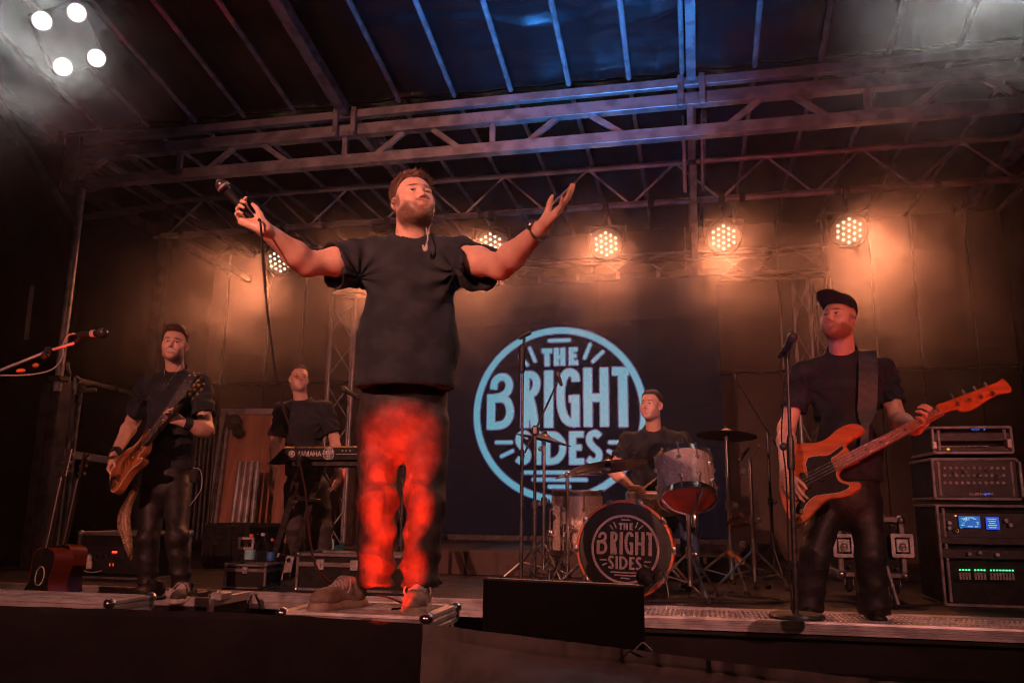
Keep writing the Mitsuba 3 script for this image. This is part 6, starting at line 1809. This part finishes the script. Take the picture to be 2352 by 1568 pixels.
part(s, 'leg', [rod((q[0] - .2, q[1] - .12, .005), (q[0], q[1] + .1, .3), .010, 6), rod((q[0] + .2, q[1] - .1, .005), (q[0], q[1] + .1, .3), .010, 6), rod((q[0], q[1] + .34, .005), (q[0], q[1] + .1, .32), .010, 6)], 'm_blackmetal')
part(s, 'yoke', [rod((q[0] - .12, q[1] - .06, q[2] - .012), (q[0] + .12, q[1] - .06, q[2] - .012), .010, 6)], 'm_blackmetal')

# ------------------------------------------------------------------ keyboard
kb = thing('keyboard', 'black stage keyboard whose back panel faces the audience with maker\'s lettering', 'keyboard')
K0, K1 = at(652, 1036, 5.98), at(818, 1047, 5.98)
zk = (K0[2] + K1[2]) / 2
x0, x1 = K0[0], K0[0] + 1.12
Rk = rotx(-.10)
ko = A([x0, 5.98, zk - .045])
sec = Polygon([(0, 0), (-.012, .09), (.03, .105), (.16, .10), (.34, .06), (.35, .0)])
kbb = part(kb, 'body', prism(sec, x1 - x0, np.stack([A([0, 1.0, 0]), A([0, 0, 1.0]), A([1.0, 0, 0])], 1), ko), 'm_panel')
for s, xx in ((-1, x0), (1, x1)):
    tip = A([xx + s * .17, 6.02, zk - .075])
    a_ = [A([xx, 5.98 + y, zk - .045 + z]) for y, z in sec.exterior.coords[:-1]]
    V = A(a_ + [tip + A([0, y * .6, 0]) for y in (0, .05, .1, .2, .3, .34)])
    n_ = 6
    F = []
    for i in range(n_): F += [[i, (i + 1) % n_, n_ + (i + 1) % n_], [i, n_ + (i + 1) % n_, n_ + i]]
    F += [[n_, n_ + i, n_ + i + 1] for i in range(1, n_ - 1)]
    part(kb, 'end_cheek', trimesh.Trimesh(V, F, process=False), 'm_black')
part(kbb, 'trim_line', [cbox((x0 + .28, 5.966, zk + .047), (.52, .004, .005), .001), cbox((x0 + .75, 5.966, zk + .047), (.3, .004, .005), .001), cbox((x0 + .60, 5.969, zk - .005), (.3, .004, .006), .001)], 'm_gold')
Rt_ = np.stack([A([1.0, 0, 0]), A([0, -.13, .99]), A([0, -.99, -.13])], 1)
part(kbb, 'maker_name', xf(meshkit.text_mesh('YAMAHA', .038, .002, True), Rt_ @ np.diag([.92, 1, 1]), (x0 + .115, 5.971, zk - .019)), 'm_white', label='white maker\'s lettering')
ro = A([x0 + .075, 5.971, zk - .001])
em = union_all([Point(0, 0).buffer(.026, 24).difference(Point(0, 0).buffer(.0225, 24))] + [LineString([(0, 0), (.019 * math.cos(a), .019 * math.sin(a))]).buffer(.0022) for a in (math.pi / 2 + i * math.pi / 3 for i in range(6))])
part(kbb, 'maker_emblem', prism(em, .002, Rt_, ro), 'm_white')
part(kbb, 'sticker', prism(affinity.scale(LOGO, .048, .048, origin=(0, 0)), .0015, Rt_, A([x0 + .385, 5.970, zk + .0])), 'm_white', label='round white sticker with the band logo')
part(kbb, 'socket', [lathe([(0, .003), (.008, .003), (.009, 0)], (x0 + .50 + .03 * i, 5.972, zk + .022), (0, -1, 0), 10) for i in range(3)], 'm_chrome')
ks = thing('keyboard_stand', 'black folding stand under the keyboard with slanted legs', 'stand')
for y, s in ((6.05, 1), (6.26, 1)):
    part(ks, 'leg', beam(at(692 if y < 6.1 else 738, 1072, y), at(606 if y < 6.1 else 655, 1348 if y < 6.1 else 1346, y - .12), .05, .045), 'm_blackmetal')
    part(ks, 'leg', beam(at(930, 1090, y), at(1000, 1348, y - .12), .05, .045), 'm_blackmetal')
part(ks, 'crossbar', [beam(at(668, 1142, 6.02), at(735, 1150, 6.22), .03, .03), beam((x0 + .05, 6.05, zk - .075), (x1 - .05, 6.05, zk - .075), .04, .035), beam((x0 + .05, 6.26, zk - .075), (x1 - .05, 6.26, zk - .075), .04, .035)], 'm_blackmetal')
part(ks, 'tape_mark', cbox(at(636, 1352 - 32, 5.95), (.035, .05, .045), .006), 'm_webbing')
k = thing('microphone_stand', 'boom stand beside the keyboard half hidden behind the singer', 'stand')
m_e = at(812, 908, 6.0)
tripod_stand(k, m_e[0] + .42, 6.05, m_e[2] + .02, .012, .3, .3, 'm_blackmetal')
part(k, 'boom', [rod(m_e, A([m_e[0] + .45, 6.05, m_e[2] + .03]), .008, 8)], 'm_blackmetal', True)
kk = thing('microphone', 'dark vocal microphone beside the keyboard player at the singer\'s side', 'microphone')
small_mic(kk, at(796, 898, 5.98), unit(at(782, 889, 5.98) - at(815, 908, 6.0)), .13, .0155, .024)

# ------------------------------------------------------------------ cases, bottles and boxes on the left
k = thing('flight_case', 'black flight case with metal edges on the floor left of the singer', 'case')
a, b = at(686, 1300, 5.45), at(686, 1356, 5.45)
case(k, (a[0] + .42, 5.62, .12), A([.84, .36, .235]), .28, latches=3)
k = thing('flight_case', 'small black flight case with bottles standing on its lid', 'case')
a, b = at(520, 1312, 5.42), at(608, 1312, 5.40)
cx_, wz = (a[0] + b[0]) / 2, b[0] - a[0]
sc3 = A([wz, .22, .155])
case(k, (cx_, 5.52, .0775), sc3, .22, latches=1, edge=.018)
tz = .158 + .006


def bottle(key, x, y, z, r, h, cap, lab):
    pr_ = [(0, 0), (r * .9, 0), (r, .01), (r, h * .62), (r * .85, h * .72), (r * .42, h * .84), (r * .36, h * .9), (r * .36, h * .94)]
    part(key, 'glass', lathe(pr_, (x, y, z), (0, 0, 1), 20), 'm_bottle', True)
    part(key, 'water', lathe([(0, .006), (r * .88, .006), (r * .93, .02), (r * .93, h * .40), (0, h * .40)], (x, y, z), (0, 0, 1), 20), 'm_bottle', True)
    part(key, 'cap', lathe([(0, h), (r * .38, h), (r * .42, h * .98), (r * .42, h * .9), (0, h * .9)], (x, y, z), (0, 0, 1), 16), cap, 40)
    if lab: part(key, 'label', lathe([(r * 1.01, h * .12), (r * 1.015, h * .13), (r * 1.015, h * .45), (r * 1.01, h * .46)], (x, y, z), (0, 0, 1), 20), lab, True)


for (dx, dy, r, h, cp_, lb, lab) in ((-.03, -.01, .038, .20, 'm_redplastic', 'm_labelblue', 'clear water bottle with a red cap and a blue label on the small case'),
                                     (.055, .0, .036, .21, 'm_webbing', None, 'clear water bottle with a pale sports cap on the small case'),
                                     (-.10, .03, .022, .15, 'm_black', None, 'slim dark glass bottle at the left end of the small case'),
                                     (.11, .04, .03, .17, 'm_redplastic', 'm_blueplastic', 'short bottle with a red cap behind the other bottles')):
    k = thing('bottle', lab, 'bottle')
    bottle(k, cx_ + dx, 5.52 + dy, tz, r, h, cp_, lb)
k = thing('phone', 'phone with a pale frame propped up behind the bottles', 'phone')
q = at(566, 1247, 5.62)
part(k, 'frame', prism(sbox(-.055, -.035, .055, .035).buffer(.008).difference(sbox(-.045, -.026, .045, .026)), .008, XZ, q), 'm_webbing')
part(k, 'screen', cbox(q + A([0, .002, 0]), (.1, .004, .06), .002), 'm_drumhead')
part(k, 'holder', rod(q - A([0, -.01, .04]), A([q[0], 5.60, tz]), .006, 6), 'm_black')
k = thing('cloth', 'crumpled blue cloth beside the bottles', 'cloth')
bm = trimesh.creation.icosphere(3, 1.0)
bv = np.asarray(bm.vertices) * A([.05, .05, .07]) * (.7 + .7 * meshkit.fbm(np.asarray(bm.vertices) * 2.3, 3, 2)[:, None])
part(None, k, trimesh.Trimesh(bv + at(618, 1290, 5.66) * A([1, 1, 0]) + A([0, 0, .075]), bm.faces, process=False), 'm_blueplastic', True)
k = thing('leaning_board', 'pale board leaning behind the small case near the stand leg', 'board')
part(None, k, cbox(at(648, 1312, 6.1), (.15, .012, .26), .004, roty(.18)), 'm_webbing')
k = thing('trunk', 'large black plastic trunk with rounded lid behind the small case', 'trunk')
a, b = at(463, 1222, 7.0), at(598, 1222, 7.0)
tw = b[0] - a[0]
part(k, 'body', cbox(((a[0] + b[0]) / 2, 7.25, .20), (tw * .98, .5, .40), .03), 'm_case')
part(k, 'lid', cbox(((a[0] + b[0]) / 2, 7.25, a[2] - .035), (tw, .52, .10), .03), 'm_case')
part(k, 'rib', [cbox(((a[0] + b[0]) / 2 + d * tw, 6.985, .2), (.05, .03, .36), .01) for d in (-.3, 0, .3)], 'm_black')
part(k, 'latch', [cbox(((a[0] + b[0]) / 2 + d * tw, 6.975, a[2] - .08), (.06, .02, .07), .006) for d in (-.2, .2)], 'm_blackmetal')
# plywood door with metal frame
k = thing('plywood_door', 'reddish plywood door in a metal frame leaning behind the keyboard player', 'door')
a, b, c2, d2 = at(526, 945, 8.6), at(655, 945, 8.6), at(655, 1392, 8.2), at(474, 1392, 8.2)
d2[2] = c2[2] = .02
pw = unit(b - a); pd = unit(d2 - a)
part(k, 'panel', cat_([trimesh.Trimesh(A([a, b, c2, d2, a + A([0, .03, 0]), b + A([0, .03, 0]), c2 + A([0, .03, 0]), d2 + A([0, .03, 0])]), [[0, 2, 1], [0, 3, 2], [4, 5, 6], [4, 6, 7], [0, 1, 5], [0, 5, 4], [1, 2, 6], [1, 6, 5], [0, 4, 7], [0, 7, 3]], process=False)]), 'm_ply')
part(k, 'frame', [beam(a - pw * .06, d2 - pw * .06, .06, .07, (1, 0, 0)), beam(a - pw * .09, b, .06, .07, (0, 0, 1)), beam(a + pw * .04 + pd * .2 - A([0, .05, 0]), d2 + pw * .04 - A([0, .05, 0]), .035, .03, (1, 0, 0))], 'm_galv')
part(k, 'closer', [ball(a + pw * .12 + pd * .14 - A([0, .07, 0]), (.10, .06, .09)), ball(a + pw * .2 + pd * .26 - A([0, .09, 0]), (.07, .05, .06))], 'm_black', True)
for i in range(4):
    k = thing('metal_tube', f'{("first", "second", "third", "fourth")[i]} from the left of four thick silver tubes leaning on the plywood door', 'tube')
    t0_, t1_ = at(552 + 13.5 * i, 1060, 8.0), at(522 + 16 * i, 1290, 7.75)
    part(None, k, lathe([(.018, 0), (.026, 0), (.026, np.linalg.norm(t0_ - t1_)), (.018, np.linalg.norm(t0_ - t1_)), (.018, 0)], t1_, t0_ - t1_, 16), 'm_alu', 40)
for i in range(5):
    k = thing('metal_tube', f'{("first", "second", "third", "fourth", "fifth")[i]} from the left of five dark thin tubes standing behind the guitarist', 'tube')
    t0_ = at(456 + 10 * i, 958 + 4 * (i % 3), 8.3); t1_ = at(430 + 11 * i, 1240, 8.2)
    part(None, k, rod(t1_, t0_, .016, 10), 'm_rail', True)
# rails of the side barrier
k = thing('side_barrier', 'galvanised tube barrier with a hanging perforated strap behind the left column', 'barrier')
for (x, y, yy) in ((150, 880, 6.6), (172, 878, 6.62), (185, 893, 6.9)):
    t0_ = at(x, y, yy)
    part(k, 'upright', sweep(curve([A([t0_[0] - .0, t0_[1], .0]), t0_ - A([0, 0, .09]), t0_ + A([.03, .03, -.015]), t0_ + A([.10, .10, .0])], 24), .024, 10), 'm_galv', True)
e0_, e1_ = at(178, 872, 6.62), at(318, 906, 8.1)
part(k, 'top_rail', rod(e0_, e1_, .024, 10), 'm_galv', True)
part(k, 'mid_rail', [beam(at(128, 1038, 6.5), at(246, 1056, 7.2), .04, .07)], 'm_galv')
part(k, 'coupler', [cbox(e0_ + (e1_ - e0_) * .55, (.06, .08, .07), .01), cbox(at(160, 920, 6.58), (.06, .06, .09), .012), cbox(at(178, 918, 6.6), (.06, .06, .09), .012)], 'm_rail')
part(k, 'strap', strap_mesh(at(166, 900, 6.5), at(163, 1012, 6.5), .04, 12), 'm_webbing')
part(k, 'clip', [cbox(at(157, 832 + 14, 6.45), (.03, .02, .12), .006, roty(-.3)), rod(at(163, 855, 6.45), at(158, 885, 6.45), .006, 6)], 'm_webbing')
part(k, 'hanging_cord', sweep(curve([at(152, 915, 6.5), at(140, 960, 6.48), at(137, 1010, 6.48), at(146, 1040, 6.48)], 20), .004, 5), 'm_webbing', True)
# amplifier rack case on the left
k = thing('amplifier_rack', 'open black flight case with a lit amplifier behind the guitarist\'s legs', 'rack')
a, b = at(185, 1236, 5.75), at(318, 1236, 5.75)
wz = b[0] - a[0] + .12
az = at(185, 1224, 5.75)[2]
cxx = a[0] + wz / 2
case(k, (cxx, 6.0, az / 2), A([wz, .5, az]), 0, latches=0, edge=.028)
fy = 5.75 - .012
part(k, 'front_profile', [cbox((cxx, fy, az - .13), (wz, .02, .022), .004), cbox((cxx, fy, az - .17), (wz, .018, .014), .004)], 'm_alu')
amk = part(k, 'amplifier', cbox((cxx, fy - .003, az * .42), (wz - .09, .02, az * .62), .006), 'm_panel')
part(amk, 'display', cbox((cxx + .02, fy - .015, az * .60), (.045, .004, .016), .001), 'm_black', emitter=glow(1.6, .12, .06))
part(amk, 'indicator', [cbox((cxx - .01 + .03 * i, fy - .016, az * .32), (.010, .006, .022), .002) for i in range(2)], 'm_redplastic', emitter=glow(.5, .05, .03))
part(amk, 'knob', [lathe([(0, .014), (.011, .014), (.013, 0), (0, 0)], (cxx - .12 + .05 * i, fy - .012, az * .50), (0, -1, 0), 12) for i in range(6)], 'm_chrome', 40)
part(k, 'cable', [sweep(curve([(cxx - wz * .30, fy - .02, az * .55), (cxx - wz * .36, fy - .05, az * .4), (cxx - wz * .34, fy - .05, az * .2), (cxx - wz * .22, fy - .04, az * .14), (cxx - wz * .1, fy - .03, az * .18)], 24), .005, 6)], 'm_webbing', True)
part(k, 'plug', [ball((cxx - wz * .29, fy - .03, az * .44), (.022, .02, .03)), cbox((cxx - wz * .28, fy - .03, az * .3), (.05, .03, .06), .012)], 'm_bone', True)

# ------------------------------------------------------------------ racks on the right
RY = 5.75


def rack(key, xa, xb, za, zb, skew=0.0):
    c_ = A([(xa + xb) / 2, RY + .28, (za + zb) / 2])
    part(key, 'case', cbox(c_ + A([0, .02, 0]), (xb - xa, .50, zb - za), .005), 'm_case')
    e = .018
    part(key, 'edge_profile', [beam((x, RY, za + .01), (x, RY, zb - .01), e, e, (1, 0, 0)) for x in (xa, xb)] + [beam((xa, RY, z), (xb, RY, z), e, e, (0, 0, 1)) for z in (za + .011, zb - .011)] + [beam((xa, RY, z), (xa, RY + .55, z), e, e, (0, 0, 1)) for z in (za + .011, zb - .011)], 'm_edge')
    part(key, 'inner_profile', [cbox((xa + .035, RY + .005, (za + zb) / 2), (.018, .02, zb - za - .05), .003), cbox((xb - .035, RY + .005, (za + zb) / 2), (.018, .02, zb - za - .05), .003)], 'm_edge')


def rect(xd, yd, Y=RY - .02): return at(xd, yd, Y)


u1a, u1b = at(2140, 978, RY), at(2327, 1043, RY)
u2a, u2b = at(2140, 1050, RY), at(2345, 1150, RY)
u3a, u3b = at(2151, 1156, RY), at(2420, 1395, RY)
r1 = thing('equipment_rack', 'topmost of three stacked rack cases, with an orange indicator lamp', 'rack')
rack(r1, u1a[0], u1b[0], u1b[2], u1a[2])
part(r1, 'shelf_line', cbox(rect(2212, 1025), (.30, .008, .004), .001), 'm_alu')
part(r1, 'indicator', cbox(rect(2178, 1031), (.016, .006, .010), .002), 'm_black', emitter=glow(2.2, .5, .08))
part(r1, 'blue_light', [cbox(rect(2233 + 5 * i, 986), (.008, .006, .007), .001) for i in range(4)] + [cbox(rect(2261, 986), (.010, .006, .009), .001)], 'm_black', emitter=glow(.03, .12, .9))
part(r1, 'unit', [cbox(rect(2232, 1003, RY + .002), (.46, .012, .055), .003), cbox(rect(2232, 1031, RY + .002), (.46, .012, .04), .003)], 'm_panel')
part(r1, 'latch', [cbox(rect(2146, 1022), (.03, .02, .05), .005), cbox(rect(2318, 1018), (.03, .02, .06), .005)], 'm_alu')
r2 = thing('equipment_rack', 'middle of three stacked rack cases, a dark patch panel with small blue lights', 'rack')
rack(r2, u2a[0], u2b[0], u2b[2], u2a[2])
r2u = part(r2, 'unit', cbox(rect(2242, 1100, RY + .004), (.50, .012, .24), .003), 'm_panel')
part(r2u, 'socket', [lathe([(.007, .002), (.010, .003), (.010, -.002), (0, -.002)], rect(2170 + 13.5 * i, 1074 + 17 * j, RY - .006), (0, -1, 0), 10) for i in range(11) for j in range(3)], 'm_galv', kind='stuff')
part(r2u, 'plug', [rod(rect(x, y, RY - .01), rect(x + 5, y + 4, RY - .06), .006, 6) for x, y in ((2190, 1082), (2214, 1080), (2250, 1085), (2270, 1072), (2292, 1090))], 'm_galv')
part(r2u, 'lettering', xf(meshkit.text_mesh('ALLEN & HEATH', .013, .001, True), XZ, rect(2226, 1136, RY - .004)), 'm_white')
part(r2u, 'blue_light', [cbox(rect(2264, 1135), (.012, .006, .010), .001), cbox(rect(2271, 1133), (.014, .006, .008), .001)], 'm_black', emitter=glow(.03, .14, 1.0))
part(r2, 'lid_rail', [cbox(rect(2345, 1100), (.02, .02, .22), .004)], 'm_galv')
r3 = thing('equipment_rack', 'bottom rack case with two blue displays and a row of green lights', 'rack')
rack(r3, u3a[0], u3b[0], 0.0, u3a[2])
r3p = part(r3, 'front_panel', cbox((rect(2255, 1207)[0], RY + .004, rect(2255, 1207)[2]), (.52, .014, .16), .004), 'm_panel')
part(r3, 'drawer', [cbox((rect(2262, 1242)[0], RY + .002, rect(2262, 1242)[2]), (.52, .016, .045), .004), cbox((rect(2262, 1272)[0], RY + .002, rect(2262, 1272)[2]), (.52, .016, .06), .004)], 'm_panel')
dA, dB = rect(2227, 1198), rect(2280, 1201)
part(r3p, 'display', cbox(dA, (.122, .006, .072), .003), 'm_black', emitter=glow(.015, .11, .42))
part(r3p, 'display', cbox(dB, (.075, .006, .078), .003), 'm_black', emitter=glow(.03, .08, .55))
g9 = rng(9)
tx_ = [cbox(dA + A([x, -.005, z]), (w9, .002, .004), .0005) for x, z, w9 in [(-.03, .02, .03), (-.02, .014, .04), (.03, .02, .02), (.045, -.01, .012), (.045, .0, .012), (-.04, -.02, .02), (.0, -.028, .03), (.035, -.028, .02), (.0, .026, .05)]]
tx_ += [beam(dA + A([-.045, -.005, -.015]), dA + A([-.015, -.005, .012]), .002, .002), *[cbox(dB + A([-.004, -.005, .026 - .013 * i]), (.05 - .008 * (i % 3), .002, .004), .0005) for i in range(5)]]
part(r3p, 'display_marks', tx_, 'm_white', emitter=glow(.20, .62, .62))
part(r3p, 'button', [cbox(rect(2208, 1190 + 7 * i), (.014, .008, .008), .002) for i in range(4)], 'm_black', emitter=glow(.03, .30, .28))
part(r3p, 'indicator', [cbox(rect(2195, 1184), (.010, .006, .010), .002), lathe([(.012, .002), (.018, .002), (.018, -.002), (.012, -.002)], rect(2197, 1218), (0, -1, 0), 16)], 'm_black', emitter=glow(2.0, .55, .10))
part(r3, 'knob', [lathe([(0, .016), (.011, .016), (.013, 0), (0, 0)], rect(x, y), (0, -1, 0), 14) for x, y in ((2180, 1200), (2180, 1212), (2310, 1195), (2320, 1205), (2250, 1268), (2226, 1271), (2290, 1273))], 'm_galv', 40)
gl = [2205 + 7.1 * i for i in range(4)] + [2240 + 7.1 * i for i in range(4)] + [2276 + 7.2 * i for i in range(8)]
part(r3, 'green_light', [ball(rect(x, 1308 + .01 * (x - 2205)), (.0055, .004, .0055), 1) for x in gl], 'm_black', True, emitter=glow(.10, 2.0, .75))
part(r3, 'tag', [cbox(rect(x + 1, 1322 + .01 * (x - 2205)), (.012, .004, .042), .001) for x in gl], 'm_webbing')
# road case behind the bass player
k = thing('road_case', 'black road case on wheels with square latches behind the bass player\'s legs', 'case')
a, b = at(1926, 1192, 5.85), at(2080, 1322, 5.85)
case(k, ((a[0] + b[0]) / 2, 6.12, (a[2] + b[2]) / 2), A([b[0] - a[0], .5, a[2] - b[2]]), 0, True, latches=0, edge=.034)
part(k, 'rivet', [lathe([(0, .006), (.009, .004), (.011, 0)], at(x, y, 5.84), (0, -1, 0), 10) for x, y in ((1945, 1225), (1950, 1272), (1953, 1300), (2050, 1206), (2053, 1232), (2060, 1280), (2062, 1306))], 'm_chrome', True)
for x in (1938, 2072):
    q = at(x, 1252, 5.835)
    part(k, 'latch', [prism(sbox(-.055, -.062, .055, .062).buffer(.012).difference(sbox(-.045, -.052, .045, .052)), .014, XZ, q), cbox(q + A([0, -.004, 0]), (.075, .016, .085), .008), ball(q + A([0, -.012, 0]), (.02, .01, .02), 1)], 'm_alu')
    part(k, 'latch_ring', prism(Point(0, 0).buffer(.022).difference(Point(0, 0).buffer(.016)), .004, XZ, q + A([0, -.02, -.01])), 'm_chrome')
rl_ = thing('folded_stand', 'pair of grey folded stand legs leaning behind the bass player', 'stand')
part(rl_, 'leg', [rod(at(2036, 1300, 5.7), at(2070, 1410, 5.62), .012, 8), rod(at(2030, 1310, 5.72), at(2064, 1412, 5.66), .012, 8)], 'm_galv', True)
part(rl_, 'foot', ball(at(2072, 1410, 5.62), .02, 1), 'm_rubber', True)
# cables on the deck
cb = thing('cable', 'loose black cables snaking over the deck around the drum stands', 'cable', None)
part(None, cb, [sweep(curve([(-.25, 5.42, .012), (.1, 5.62, .012), (.35, 5.5, .012), (.8, 5.75, .012), (1.2, 5.55, .012), (1.6, 5.9, .012)], 50), .008, 6), sweep(curve([(.2, 5.9, .012), (.5, 5.75, .012), (.45, 5.5, .012), (.1, 5.45, .012), (-.3, 5.35, .012)], 40), .008, 6)], 'm_rubber', True)
cb = thing('cable', 'black cables hanging over the metal stage edge below the small flight case', 'cable')
part(None, cb, [sweep(curve([at(600, 1345, 5.36), at(582, 1362, 5.2), at(570, 1385, 5.14), at(572, 1400, 5.12)], 20), .007, 6), sweep(curve([at(640, 1338, 5.5), at(590, 1356, 5.22), at(596, 1385, 5.14), at(604, 1400, 5.12)], 20), .007, 6)], 'm_rubber', True)
cb = thing('chain', 'thin braided cable hanging behind the singer between his legs', 'cable')
part(None, cb, sweep(curve([at(905, 1090, 5.0), at(915, 1160, 5.0), at(925, 1230, 5.0), at(930, 1265, 5.0), at(905, 1310, 5.05), at(880, 1345, 5.3)], 60), .006 + .002 * np.sin(np.arange(len(curve(np.zeros((6, 3)), 60))) * 2.2), 6), 'm_blackmetal', True)
